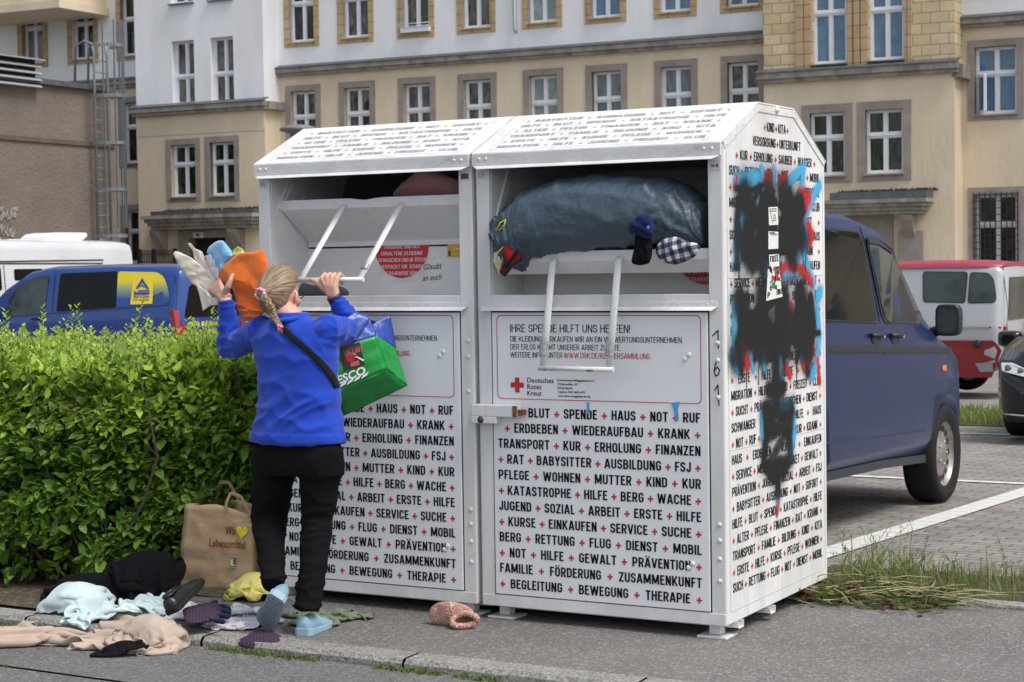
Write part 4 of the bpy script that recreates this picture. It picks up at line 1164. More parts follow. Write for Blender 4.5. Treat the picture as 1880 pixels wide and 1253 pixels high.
# --- right stair bay
zc = bl(1580, 132, v)[1]
rw_up = [bwin(1492, 1554, -75, 117, v), bwin(1596, 1659, -80, 110, v)]
rw_dn = [bwin(1487, 1551, 207, 322, v), bwin(1589, 1658, 201, 318, v)]
wall('bay_lower_wall', RB[0], RB[1], ZB, zc - .02, v, rw_dn, BEIGE)
wall('bay_upper_wall', RB[0], RB[1], zc - .02, ZT + 1.2, v + .004, rw_up, BRICK)
for lo, hi, m_, dv in ((ZB, zc - .02, BEIGE, 0), (zc - .02, ZT + 1.2, BRICK, .004)):
    for u in RB:
        e = dv if u == RB[1] else -dv
        rt = MB(); rt.add([bp(u + e, v + dv, lo), bp(u + e, -.1, lo), bp(u + e, -.1, hi), bp(u + e, v + dv, hi)], [(0, 1, 2, 3)]); local(rt.build('bay_side_wall', m_, recalc=False))
for q in rw_up:
    window(*q, v, 'sky', None, rec=.16, transom=.51, sill=True)
    for a, b in ((q[0] - .42, q[0] - .22), (q[0] - .2, q[0] - .03), (q[1] + .03, q[1] + .2)): 
        pil = MB(); wbox(pil, a, b, v, v + .07, zc + .06, ZT + 1)
        local(pil.build('brick_pilaster', BRICKT, recalc=False))
for q in rw_dn: window(*q, v, 'green', STONE, sw=.20, rec=.18, transom=.40)
cornice(RB[0] - .1, RB[1] + .1, v, zc - .16, zc + .12)
u0, u1, zb = canopy(1500, 1700, 352, 366, 394, v, (1668,))
jb = MB(); a = bl(1640, 420, v)[0]; wbox(jb, u0 + .3, a, v, v + .05, ZB, zb); wbox(jb, a + .15, a + .75, v, v + .14, ZB, zb - .4)
local(jb.build('door_surround', STONE, recalc=False))
dd = MB(); b_ = bl(1600, 420, v)[0]; wbox(dd, b_ - 1.3, b_, v + .05, v + .09, ZB, zb - .55); local(dd.build('entrance_door', mat('door_dark', (.022, .020, .018), .5, var=.3, scale=4), recalc=False))
# window grille at the right wing, ground floor
gr_ = MB(); a = right_u - .52; b = right_u + .52
for k in range(9): p = a + (b - a) * k / 8; gr_.bar(bp(p, .06, 1.2), bp(p, .06, 3.1), .022, .022)
for k in range(12): z_ = 1.25 + 1.8 * k / 11; gr_.bar(bp(a - .03, .075, z_), bp(b + .03, .075, z_), .018, .018)
local(gr_.build('window_grille', BLACKPL, recalc=False))
# downpipe stub, flower box rail, cable scar
dp = MB(); u, z_ = bl(948, 60); dp.tube([bp(u, .10, ZT - .2), bp(u, .10, z_ + .1), bp(u + .05, .12, z_ - .02)], .05, n=8); local(dp.build('downpipe', STEEL))
pl_ = MB(); u, z_ = bl(767, 50); wbox(pl_, u - .45, u + .45, .05, .2, z_ - .15, z_ - .02)
fb = local(pl_.build('flower_box', FRAMEW, recalc=False)); r_ = MB(); r_.tube([bp(u - .48, .22, z_ + .08), bp(u + .48, .22, z_ + .08)], .012, 6); r_.tube([bp(u - .48, .22, z_), bp(u + .48, .22, z_)], .012, 6); o = r_.build('rail', FRAMEW); o.parent = fb; o.matrix_parent_inverse = Matrix.Identity(4)
# roof and end walls
rf = MB(); wbox(rf, U0 - .4, U1 + .4, -12.5, .5, ZT, ZT + .35)
P = [bp(U0 - .6, .8, ZT + .35), bp(U1 + .6, .8, ZT + .35), bp(U1 - 5, -6, ZT + 5), bp(U0 + 5, -6, ZT + 5), bp(U0 - .6, -12.8, ZT + .35), bp(U1 + .6, -12.8, ZT + .35)]
rf.add(P, [(0, 1, 2, 3), (5, 4, 3, 2), (4, 0, 3), (1, 5, 2)])
local(rf.build('roof', mat('roof_tile', (.16, .07, .045), .8, var=.3, scale=2), recalc=False))
ew = MB()
for u in (U0, U1): ew.add([bp(u, 0, ZB), bp(u, -12, ZB), bp(u, -12, ZT), bp(u, 0, ZT)], [(0, 1, 2, 3)])
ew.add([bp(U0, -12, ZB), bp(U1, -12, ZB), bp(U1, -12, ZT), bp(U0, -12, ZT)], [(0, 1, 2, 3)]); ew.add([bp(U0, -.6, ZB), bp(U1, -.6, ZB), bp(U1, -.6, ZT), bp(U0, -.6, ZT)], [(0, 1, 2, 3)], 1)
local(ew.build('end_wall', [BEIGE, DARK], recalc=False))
# projecting oriel at the far left, its underside seen from below
a = bl(108, 16, 2.2); orl = MB(); wbox(orl, a[0] - 4.5, a[0], 0, 2.2, a[1], ZT); wbox(orl, a[0] - 4.6, a[0] + .08, 0, 2.28, a[1] + .02, a[1] + .25)
local(orl.build('oriel', BEIGE, recalc=False))

# ------------------------------------------------------------------ brown garage at the left with a caged ladder and a roof vent
GVF = 4.5
gu, gz = bl(208, 170, GVF)
gar = empty('garage', tuple(bp(gu, GVF, ZB)), 0, 'low brown rendered building with flat roof at the left edge', 'building')
def glocal(o, p=None):
    o.parent = p or gar
    o.matrix_parent_inverse = Matrix.Translation(-gar.location) if p is None else Matrix.Identity(4)
    return o
BROWN = mat('render_brown', (.19, .155, .13), .95, col2=(.14, .113, .095), scale=.7, detail=11, bump=.7, bscale=12, bdist=.04, fac_pow=(.35, .7))
ztop = gz
gb = MB(); wbox(gb, gu - 9, gu, GVF, GVF + 22, ZB, ztop - 1.45); wbox(gb, gu - 9, gu - .10, GVF + .02, GVF + 22, ztop - 1.45, ztop)
glocal(gb.build('wall', BROWN, recalc=False))
gb = MB(); wbox(gb, gu - 9.1, gu + .03, GVF - .05, GVF + 22.1, ztop, ztop + .14); glocal(gb.build('roof', ZINC, recalc=False))
gb = MB(); wbox(gb, gu - .12, gu + .05, GVF - .02, GVF + 22, ztop - 1.52, ztop - 1.40); glocal(gb.build('ledge', mat('ledge_brown', (.11, .085, .065), .9, var=.3, scale=4), recalc=False))
# spray tag on the brown wall
tg = MB()
def gpt(px, py):
    p = on_plane(px, py, BU, BU @ np.array(bp(gu + .02, 0, 0))); return Vector(p)
for pts in ([(0, 385), (10, 382), (4, 400), (0, 402)], [(12, 384), (12, 400), (20, 398), (21, 384)], [(22, 386), (33, 383)], [(27, 385), (27, 400)], [(2, 412), (6, 432), (10, 416), (16, 434)], [(14, 428), (26, 420), (22, 436)]):
    P = [gpt(*q) for q in pts]
    for a, b in zip(P[:-1], P[1:]): tg.bar(a, b, .12, .006, up=tuple(BU))
glocal(tg.build('spray_tag', mat('tag_pale', (.265, .235, .215), .9, var=.2, scale=6)))
# louvred roof vent
vt = MB(); c = bl(8, 122, GVF + 4)
for k in range(4):
    z_ = c[1] - .42 + k * .17
    vt.prism([bp(c[0] - 1.6, GVF + 3, z_), bp(c[0] + .30, GVF + 3, z_), bp(c[0] + .38, GVF + 3, z_ - .07), bp(c[0] - 1.6, GVF + 3, z_ - .07)], BN * 2.0)
vt.prism([bp(c[0] - 1.6, GVF + 2.9, c[1] + .44), bp(c[0] + .42, GVF + 2.9, c[1] + .24), bp(c[0] + .42, GVF + 2.9, c[1] + .20), bp(c[0] - 1.6, GVF + 2.9, c[1] + .38)], BN * 2.2)
gv = glocal(vt.build('roof_vent', STEEL))
vc = MB(); wbox(vc, c[0] - 1.5, c[0] + .22, GVF + 3.1, GVF + 4.9, ztop + .13, c[1] + .22); o = glocal(vc.build('vent_core', DARK, recalc=False), gv)
# caged ladder
ld = empty('caged_ladder', tuple(bp(gu + .1, GVF + 1.0, ZB)), 0, 'grey steel ladder with a safety cage on the brown wall', 'ladder')
def llocal(o): o.parent = ld; o.matrix_parent_inverse = Matrix.Translation(-ld.location); return o
def gq(px, py, du): return Vector(on_plane(px, py, BU, BU @ np.array(bp(gu + du, 0, 0))))
GS = mat('ladder_steel', (.20, .22, .235), .5, var=.15, scale=6, metal=.3)
A = gq(172, 100, .22); Bq = gq(196, 100, .22)
mA = BN @ np.array(A - Vector(BO)); mB = BN @ np.array(Bq - Vector(BO))
zt_ = A.z; zb_ = gq(175, 440, .22).z
for m_ in (mA, mB):
    rails = MB(); rails.tube([bp(gu + .22, m_, zb_), bp(gu + .22, m_, zt_), bp(gu + .17, m_, zt_ + .28), bp(gu - .1, m_, zt_ + .38), bp(gu - .4, m_, zt_ + .25), bp(gu - .45, m_, ztop + .1)], .035, 8)
    llocal(rails.build('rail', GS))
rg = MB(); k = 0; z_ = zb_
while z_ < zt_ - .1: rg.tube([bp(gu + .22, mA, z_), bp(gu + .22, mB, z_)], .016, 6); z_ += .32
llocal(rg.build('rungs', GS))
mc = (mA + mB) / 2; hw_ = abs(mA - mB) / 2
def cage_pt(w): return .22 + max(0, math.sin(w)) * .72, mc + math.cos(w) * (hw_ + .12)
for px_y in (86, 178, 264, 349, 434):
    z_ = gq(185, px_y, .22).z
    P = []
    for k in range(13):
        w = math.pi * k / 12; du, m_ = cage_pt(w); P.append(bp(gu + du, m_, z_))
    cg = MB()
    for a, b in zip(P[:-1], P[1:]): cg.bar(a, b, .012, .09)
    llocal(cg.build('cage_hoop', GS))
for k in range(1, 6):
    cb = MB(); du, m_ = cage_pt(math.pi * k / 6); cb.bar(bp(gu + du, m_, zb_ + .3), bp(gu + du, m_, zt_ + .9), .012, .05)
    llocal(cb.build('cage_bar', GS))
# pale dark-metal fence by the stair door
fn = empty('metal_fence', tuple(bp(LB[0] - .5, 3, ZB)), 0, 'low black metal mesh fence beside the entrance door', 'fence')
fm = MB(); a = bl(256, 470, 3.0); b = bl(322, 470, 3.0); z1 = bl(290, 459, 3)[1]
for k in range(22): u = a[0] + (b[0] - a[0]) * k / 21; fm.bar(bp(u, 3, ZB), bp(u, 3, z1), .02, .02)
for k in range(8): z_ = z1 - .12 - k * .22; fm.bar(bp(a[0], 3, z_), bp(b[0], 3, z_), .02, .02)
for u in (a[0], (a[0] + b[0]) / 2 - .1, b[0]): fm.bar(bp(u, 3, ZB), bp(u, 3, z1 + .03), .10, .10)
o = fm.build('mesh_panel', BLACKPL, recalc=False); o.parent = fn; o.matrix_parent_inverse = Matrix.Translation(-fn.location)
# park lamp whose disc shows just above the left container
lp_ = at(547, 236, 33.0); zg = lot_z(lp_[1])
lamp = empty('street_lamp', (lp_[0], lp_[1], zg), 0, 'street lamp with a flat grey disc head behind the left clothes bank', 'street lamp')
h = lp_[2] - zg
pm = MB(); pm.tube([(0, 0, 0), (0, 0, h - .4)], [.06, .045], 12); pm.build('pole', GS, lamp)
hm_ = MB(); R_ = [(.05, -.42), (.13, -.40), (.15, -.10), (.27, -.06), (.34, -.03), (.30, .02), (.18, .055), (.03, .07)]
hm_.loft([[(r * math.cos(2 * math.pi * k / 28), r * math.sin(2 * math.pi * k / 28), h + z) for k in range(28)] for r, z in R_]); hm_.build('lamp_head', mat('lamp_grey', (.16, .165, .165), .5), lamp)
# ------------------------------------------------------------------ vehicles
def paint(name, col, rough=.28, coat=.6, dirt=(.10, .09, .08), amt=.25):
    m, nt, b = nodes(name); L = nt.links.new
    tc = nt.nodes.new('ShaderNodeTexCoord'); n = nt.nodes.new('ShaderNodeTexNoise'); n.inputs['Scale'].default_value = 1.6; n.inputs['Detail'].default_value = 9
    L(tc.outputs['Object'], n.inputs['Vector'])
    r = nt.nodes.new('ShaderNodeMapRange'); r.inputs['From Min'].default_value = .4; r.inputs['From Max'].default_value = .75; r.inputs['To Max'].default_value = amt
    L(n.outputs['Fac'], r.inputs['Value'])
    mx = nt.nodes.new('ShaderNodeMix'); mx.data_type = 'RGBA'; mx.inputs[6].default_value = (*col, 1); mx.inputs[7].default_value = (*dirt, 1)
    L(r.outputs[0], mx.inputs[0]); L(mx.outputs[2], b.inputs['Base Color'])
    b.inputs['Roughness'].default_value = rough; b.inputs['Coat Weight'].default_value = coat; b.inputs['Coat Roughness'].default_value = .08
    b.inputs['Metallic'].default_value = .1; b.inputs['Specular IOR Level'].default_value = .35
    return m
CARGLASS = mat('car_glass', (.006, .007, .008), .03, spec=.18, var=.2, scale=1.5)
CARGLASS2 = mat('car_glass_clear', (.055, .070, .070), .03, col2=(.018, .024, .024), scale=1.6, fac_pow=(.40, .60), spec=.3)
class Car:
    """a lofted vehicle body; stations (s, zb, zbelt, ztop, wb, wbelt, wtop, r): s forward from the tail, w half widths"""
    def __init__(c, root, st): c.root = root; c.st = sorted(st)
    def at(c, s):
        st = c.st; ss = [q[0] for q in st]
        return [float(np.interp(s, ss, [q[k] for q in st])) for k in range(1, 8)]
    def half(c, s, z):
        zb, zm, zt, wb, wm, wt, r = c.at(s)
        return float(np.interp(z, [zb, zb + .15, zm, zt - r * .7, zt], [wb - .05, wb, wm, wt, wt - r * .6]))
    def ring(c, s):
        zb, zm, zt, wb, wm, wt, r = c.at(s)
        H = [(0, zb), (wb * .6, zb), (wb - .06, zb), (wb, zb + .12), ((wb + wm) / 2 + .006, (zb + .12 + zm) / 2), (wm, zm - .02), (wm - .004, zm + .02)]
        zs = zt - r
        H += [(wm + (wt - wm) * .5, zm + (zs - zm) * .5), (wt, zs), (wt - r * .25, zt - r * .35), (wt - r * .9, zt - r * .06), (wt * .5, zt + r * .12), (0, zt + r * .18)]
        R_ = [(s, -y, z) for y, z in H]
        return R_ + [(s, y, z) for y, z in H[-2:0:-1]]
    def body(c, m, wheels=(), wr=.37, name='body', n=60):
        ss = sorted({q[0] for q in c.st} | set(np.linspace(c.st[0][0], c.st[-1][0], n)))
        mb = MB(); mb.loft([c.ring(s) for s in ss], 0, True, True)
        o = mb.build(name, m, c.root, weld=True)
        for s, half in wheels:
            for sg in (-1, 1):
                cb = MB(); nn = 32
                cb.prism([(s + wr * math.cos(2 * math.pi * k / nn), sg * (half - .30), wr_z + wr * math.sin(2 * math.pi * k / nn)) for k in range(nn) for wr_z in (c.wz,)], (0, sg * .6, 0))
                co = cb.build('arch_cutter', m, c.root)
                bm_ = o.modifiers.new('cut', 'BOOLEAN'); bm_.operation = 'DIFFERENCE'; bm_.object = co; bm_.solver = 'EXACT'
                bpy.context.view_layer.update(); apply_mods(o); bpy.data.objects.remove(co, do_unlink=True)
        for p in o.data.polygons: p.use_smooth = True
        return o
    def patch(c, name, poly, m, sides=(1,), eps=.004, parent=None, rnd=0.0, mats=None):
        """panel lying on the body's side; poly in (s, z)"""
        P = poly
        if rnd:
            Q = []; n = len(P)
            for i in range(n):
                p, a, b = np.array(P[i]), np.array(P[i - 1]), np.array(P[(i + 1) % n])
                d1 = min(rnd, np.hypot(*(a - p)) * .45); d2 = min(rnd, np.hypot(*(b - p)) * .45)
                p1 = p + (a - p) / np.hypot(*(a - p)) * d1; p2 = p + (b - p) / np.hypot(*(b - p)) * d2
                for t in (0, .25, .5, .75, 1): Q.append(tuple((1 - t) ** 2 * p1 + 2 * t * (1 - t) * p + t * t * p2))
            P = Q
        mb = MB()
        for sg in sides:
            mb.add([(s, sg * (c.half(s, z) + eps), z) for s, z in P], [tuple(range(len(P)))])
        return mb.build(name, m, parent or c.root, recalc=False)
    def strip(c, name, pts, w, m, sides=(1,), eps=.003, parent=None, th=.006):
        mb = MB()
        for sg in sides:
            for (a, b) in zip(pts[:-1], pts[1:]):
                k = max(1, int(math.hypot(b[0] - a[0], b[1] - a[1]) / .15))
                for i in range(k):
                    p = (a[0] + (b[0] - a[0]) * i / k, a[1] + (b[1] - a[1]) * i / k); q = (a[0] + (b[0] - a[0]) * (i + 1) / k, a[1] + (b[1] - a[1]) * (i + 1) / k)
                    mb.bar((p[0], sg * (c.half(*p) + eps), p[1]), (q[0], sg * (c.half(*q) + eps), q[1]), w, th, up=(0, sg, 0))
        return mb.build(name, m, parent or c.root)
def wheel(root, s, y, z, r, w, rimm, style='steel', sg=-1, steer=0):
    """tyre and rim; sg tells the outer side"""
    M_ = Matrix.Translation((s, y, z)) @ Matrix.Rotation(steer, 4, 'Z')
    t = MB(); n = 40
    sec = [(r * .66, w * .42), (r * .80, w * .5), (r * .93, w * .5), (r * .985, w * .40), (r, w * .25), (r, 0), (r, -w * .25), (r * .985, -w * .4), (r * .93, -w * .5), (r * .8, -w * .5), (r * .66, -w * .42)]
    t.loft([[M_ @ Vector((a * math.cos(2 * math.pi * k / n), b * -sg, a * math.sin(2 * math.pi * k / n))) for k in range(n)] for a, b in sec], 0, True, False)
    wl = t.build('wheel', RUBBER, root)
    rm = MB(); o = -sg
    prof = [(r * .67, w * .40), (r * .64, w * .30), (r * .58, w * .22), (r * .46, w * .26), (r * .30, w * .30), (r * .22, w * .36), (r * .12, w * .37), (.002, w * .37)]
    rm.loft([[M_ @ Vector((a * math.cos(2 * math.pi * k / n), -b * o, a * math.sin(2 * math.pi * k / n))) for k in range(n)] for a, b in prof], 0, True, False)
    rim = rm.build('rim', rimm, wl)
    hm = MB()
    nh = 15 if style == 'steel' else 5
    for k in range(nh):
        w_ = 2 * math.pi * k / nh
        c0 = Vector((r * .52 * math.cos(w_), -w * .265 * o - .004 * o, r * .52 * math.sin(w_)))
        rr = r * (.068 if style == 'steel' else .13)
        hm.add([M_ @ (c0 + Vector((rr * math.cos(q), 0, rr * math.sin(q)))) for q in [2 * math.pi * j / 10 for j in range(10)]], [tuple(range(10))])
    hm.build('rim_holes', DARK, rim, recalc=False)
    nb = MB()
    for k in range(5):
        w_ = 2 * math.pi * k / 5; nb.dome(M_ @ Vector((r * .24 * math.cos(w_), -w * .35 * o, r * .24 * math.sin(w_))), r * .03, M_.to_3x3() @ Vector((0, -o, 0)), h=1)
    nb.build('wheel_bolt', STEEL, rim)
    return wl
def mirror(c, s, z, size, m, sides=(-1, 1), shape=(.10, .09, .14)):
    for sg in sides:
        y = sg * (c.half(s, z) + .14)
        mb = MB(); mb.loft([[(s + shape[0] * a_, y + shape[1] * e_ * math.copysign(abs(math.cos(t)) ** .45, math.cos(t)), z + .04 + shape[2] * e_ * math.copysign(abs(math.sin(t)) ** .45, math.sin(t))) for t in np.linspace(0, 2 * math.pi, 24, endpoint=False)] for a_, e_ in ((-1, .90), (-.92, 1.0), (.2, .98), (.8, .80), (1, .5))], 0, True, True); mb.tube([(s + .02, sg * (c.half(s, z) - .02), z - .06), (s, y - sg * .06, z - .02)], .035, 8)
        o = mb.build('wing_mirror', m, c.root)
        g = MB(); g.add([(s - shape[0] * 1.02, y + shape[1] * .78 * math.copysign(abs(math.cos(w)) ** .5, math.cos(w)), z + .04 + shape[2] * .80 * math.copysign(abs(math.sin(w)) ** .5, math.sin(w))) for w in [2 * math.pi * k / 16 for k in range(16)]], [tuple(range(16))]); g.build('mirror_glass', CARGLASS2, o, recalc=False)

# ---- right blue van, parked nose away along the bay line; its right side faces the camera
VX = -.60; vr_y = 1.50
pz = lot_z(5.3)
van = empty('parked_van', (VX - .95, vr_y, lot_z(vr_y)), rad(90), 'dark blue panel van parked right behind the sprayed clothes bank', 'van', 'parked vehicles')
van.rotation_euler = Matrix.Rotation(rad(90), 4, 'Z').to_euler()
van.rotation_euler = (Matrix.Rotation(rad(90), 4, 'Z') @ Matrix.Rotation(math.atan(-SLOPE), 4, 'Y')).to_euler()
st = [(0, .42, 1.05, 1.66, .84, .86, .70, .12), (.06, .36, 1.08, 1.78, .90, .92, .77, .15), (.4, .33, 1.10, 1.85, .93, .95, .80, .15), (1.6, .33, 1.10, 1.875, .935, .953, .805, .15), (2.35, .33, 1.10, 1.87, .935, .953, .80, .15),
      (2.7, .33, 1.095, 1.835, .935, .95, .79, .15), (2.98, .33, 1.08, 1.77, .935, .95, .775, .15), (3.38, .33, 1.05, 1.47, .93, .945, .765, .12), (3.64, .33, 1.02, 1.31, .925, .935, .765, .10),
      (3.84, .31, .99, 1.205, .91, .915, .77, .09), (4.06, .29, .92, 1.08, .885, .885, .75, .10), (4.22, .28, .84, .98, .85, .85, .70, .11), (4.33, .29, .70, .82, .78, .78, .60, .12), (4.40, .33, .58, .68, .66, .66, .48, .10)]
V1 = Car(van, st); V1.wz = .32
VBLUE = paint('van_navy', (.006, .021, .090), .32, .12, (.018, .032, .080), .35)
FA = 3.68                                           # front axle
V1.body(VBLUE, ((FA, .95), (1.0, .95)), .385)
van_inv = None
bpy.context.view_layer.update(); VINV = van.matrix_world.inverted()
def vp(zx, zy):                                    # zoomed picture point -> (s, z) on the van's right side
    px, py = 1480 + zx / 2.2775, 380 + zy / 2.2775
    x = VX
    for _ in range(3):
        p = VINV @ Vector(onX(px, py, x)); x = VX - (.953 - V1.half(p[0], p[2]))
    return p[0], p[2]
TRIMB = mat('van_trim', (.022, .026, .035), .5)
gk = V1.patch('window_gasket', [vp(*q) for q in ((60, 84), (218, 102), (238, 145), (296, 470), (284, 484), (60, 476))], BLACKPL, (-1,), .003, rnd=.06)
V1.patch('side_window', [vp(*q) for q in ((60, 92), (213, 109), (232, 150), (289, 465), (279, 477), (60, 469))], CARGLASS, (-1,), .006, rnd=.06)
V1.patch('window_gasket', [vp(*q) for q in ((246, 122), (305, 134), (368, 176), (436, 270), (498, 445), (474, 497), (330, 490), (314, 462))], BLACKPL, (-1,), .003, rnd=.05)
V1.patch('door_window', [vp(*q) for q in ((256, 150), (300, 152), (352, 186), (424, 275), (486, 440), (468, 488), (336, 481), (322, 458))], CARGLASS2, (-1,), .006, rnd=.05)
V1.patch('wind_deflector', [vp(*q) for q in ((250, 126), (305, 138), (366, 178), (434, 272), (420, 272), (350, 190), (300, 160), (254, 152))], TRIMB, (-1,), .012)
for pts in (((228, 82), (250, 180), (320, 590), (338, 760), (322, 960), (312, 1068)), ((538, 505), (545, 600), (560, 740)), ((85, 480), (290, 487)), ((60, 1132), (312, 1070))):
    V1.strip('door_gap', [vp(*q) for q in pts], .007, DARK, (-1,), .0005, th=.003)
V1.strip('rub_strip', [vp(*q) for q in ((60, 592), (545, 598), (632, 602))], .034, TRIMB, (-1,), .004, th=.012)
V1.strip('sill_crease', [vp(*q) for q in ((60, 988), (312, 962), (498, 934))], .012, mat('van_crease', (.012, .022, .07), .4), (-1,), .001, th=.006)
V1.strip('sill_trim', [vp(*q) for q in ((60, 1132), (312, 1076), (490, 1052))], .05, TRIMB, (-1,), .0, th=.03)
for x0, x1 in ((263, 310), (345, 391)):
    cup = V1.patch('handle_cup', [vp(x0 + 4, 533), vp(x1 - 8, 533), vp(x1 - 10, 570), vp((x0 + x1) / 2, 577), vp(x0 + 10, 566)], mat('handle_shade', (.016, .032, .10), .4), (-1,), .003, rnd=.03)
    a, b = vp(x0, 538), vp(x1, 540)
    hn = MB(); hn.tube([(a[0], -(V1.half(*a) + .01), a[1]), ((a[0] + b[0]) / 2, -(V1.half(*a) + .038), a[1]), (b[0], -(V1.half(*b) + .01), b[1])], [(.017, .013)] * 3, 8); hn.build('door_handle', BLACKPL, van)
    kb = MB(); kb.dome((b[0] - .02, -(V1.half(*b) + .03), b[1] - .005), .012, (0, -1, 0)); kb.build('lock_cylinder', CHROME, van)
V1.patch('side_indicator', [vp(*q) for q in ((564, 662), (582, 661), (583, 684), (566, 686))], mat('lamp_amber', (.75, .20, .02), .3), (-1,), .006, rnd=.02)
mirror(V1, vp(512, 440)[0], 1.17, 1, BLACKPL, shape=(.07, .082, .105))
for s in (FA, 1.0):
    for sg in (-1, 1): wheel(van, s, sg * .825, .325, .325, .215, mat('rim_steel', (.30, .28, .26), .45, var=.3, scale=12, metal=.6), 'steel', sg)
ws = MB()
P = [(3.60, -.66, 1.82), (3.60, .66, 1.82), (4.40, .70, 1.20), (4.40, -.70, 1.20)]
P2 = [(3.66, -.60, 1.80), (3.66, .60, 1.80)]
rows = []
for s in np.linspace(3.0, 3.80, 9):
    zb, zm, zt, wb, wm, wt, r = V1.at(s); rows.append([(s + .004, y * (wt - .10), zt + r * .16 + .006 - abs(y) ** 3 * .02) for y in np.linspace(-1, 1, 9)])
ws.loft(rows, 0, True, False, closed=False); ws.build('windscreen', CARGLASS, van)
for sg in (-1, 1):
    lp = MB(); lp.ell((4.20, sg * .68, .82), .13, .12, .10, 12, 8); lp.build('headlight', mat('lamp_clear', (.5, .52, .54), .1, spec=.8), van)
rw_ = MB(); rw_.add([(.03, -.62, 1.15), (.03, .62, 1.15), (.06, .58, 1.68), (.06, -.58, 1.68)], [(0, 1, 2, 3)])
rw_.v = [(-.008, p[1] * .96, min(p[2], 1.55)) for p in rw_.v]; rw_.build('rear_window', CARGLASS, van, recalc=False)
for sg in (-1, 1):
    tl_ = MB(); tl_.box((-.015, sg * .80 - .06, .78), (.05, sg * .80 + .06, 1.15)); tl_.build('tail_lamp', mat('lamp_red', (.32, .012, .012), .15, spec=.7), van, bevel=.02)

# ---- left blue van beyond the hedge, nose to the left
LY = 16.4
lvp0 = onY(322, 560, LY)
lvan = empty('parked_van', (lvp0[0], LY + .95, lot_z(LY)), rad(180), 'bright blue van with a yellow company sticker in its rear side window', 'van', 'parked vehicles')
st = [(0, .40, 1.02, 1.74, .84, .84, .68, .10), (.10, .36, 1.06, 1.88, .91, .93, .74, .13), (.35, .34, 1.08, 1.935, .935, .95, .77, .14), (1.6, .33, 1.06, 1.95, .94, .955, .78, .14), (3.0, .33, 1.02, 1.93, .94, .955, .78, .15),
      (3.4, .33, 1.00, 1.87, .94, .95, .77, .15), (3.9, .33, .98, 1.60, .93, .945, .77, .12), (4.35, .33, .95, 1.27, .92, .93, .77, .10), (4.6, .31, .92, 1.12, .90, .90, .76, .10), (4.9, .29, .85, .98, .85, .85, .70, .1), (5.1, .30, .7, .8, .7, .7, .5, .1), (5.14, .36, .6, .68, .6, .6, .45, .08)]
V2 = Car(lvan, st); V2.wz = .33
LBLUE = paint('van_royal', (.012, .048, .22), .25, .6, (.03, .07, .20), .25)
bpy.context.view_layer.update(); LINV = lvan.matrix_world.inverted()
V2.body(LBLUE, ((4.2, .95), (1.05, .95)), .38)
def lp2(zx, zy):
    px, py = zx / 3.917, 380 + zy / 3.917; y = LY
    for _ in range(3):
        p = LINV @ Vector(onY(px, py, y)); y = LY + (.955 - V2.half(p[0], p[2]))
    return p[0], p[2]
V2.patch('door_window', [lp2(*q) for q in ((42, 792), (70, 655), (140, 575), (240, 512), (357, 492), (320, 766))], CARGLASS2, (1,), .006, rnd=.06)
V2.patch('side_window', [lp2(*q) for q in ((437, 480), (850, 464), (836, 726), (408, 754))], CARGLASS, (1,), .006, rnd=.05)
def mat_grad():
    m, nt, b = nodes('sticker_gradient'); L = nt.links.new
    tc = nt.nodes.new('ShaderNodeTexCoord'); sp = nt.nodes.new('ShaderNodeSeparateXYZ'); L(tc.outputs['Object'], sp.inputs[0])
    r = nt.nodes.new('ShaderNodeMapRange'); z0, z1 = lp2(1000, 690)[1], lp2(1000, 470)[1]
    r.inputs['From Min'].default_value = z0; r.inputs['From Max'].default_value = z1; L(sp.outputs[2], r.inputs['Value'])
    c = nt.nodes.new('ShaderNodeValToRGB'); e = c.color_ramp.elements
    e[0].position = .12; e[0].color = (.015, .06, .25, 1); e[1].position = .72; e[1].color = (.72, .60, .02, 1); k = e.new(.42); k.color = (.22, .30, .20, 1)
    L(r.outputs[0], c.inputs[0]); L(c.outputs[0], b.inputs['Base Color']); b.inputs['Roughness'].default_value = .3
    return m
stk = V2.patch('window_sticker', [lp2(*q) for q in ((852, 465), (1130, 470), (1182, 502), (1214, 600), (1221, 694), (838, 722))], mat_grad(), (1,), .006, rnd=.06)
plq = V2.patch('company_plate', [lp2(*q) for q in ((966, 488), (1110, 490), (1100, 697), (941, 703))], YELLOWP, (1,), .009, parent=stk, rnd=.015)
lg = MB()
def on2(zx, zy, e=.012):
    s, z = lp2(zx, zy); return Vector((s, V2.half(s, z) + e, z))
BL_ = mat('logo_blue', (.02, .07, .27), .4)
for poly in (((1028, 512), (1080, 592), (1058, 592), (1028, 545), (1000, 590), (978, 590)), ((1000, 600), (1080, 596), (1080, 606), (990, 612)), ((968, 596), (985, 616), (1080, 610), (1080, 632), (968, 634)), ((1010, 575), (1030, 556), (1046, 582), (1038, 586), (1028, 570), (1018, 580))):
    P = [on2(*q) for q in poly]; lg.add(P, [tuple(range(len(P)))])
lg.build('logo', BL_, plq, recalc=False)
tx = MB()
s0, z0 = lp2(965, 655); s1, z1 = lp2(1078, 655)
put_text(tx, 'Bleck & Söhne', 0, 0, .05, lambda a, b: Vector((s0 - a, V2.half(s0, z0 + b) + .012, z0 + b)), 0, .02, width=abs(s1 - s0))
s2, z2 = lp2(962, 675)
put_text(tx, 'Hoch- und Tiefbau', 0, 0, .035, lambda a, b: Vector((s2 - a, V2.half(s2, z2 + b) + .012, z2 + b)), 0, .02, width=abs(s1 - s0))
tx.build('plate_text', BL_, plq, recalc=False)
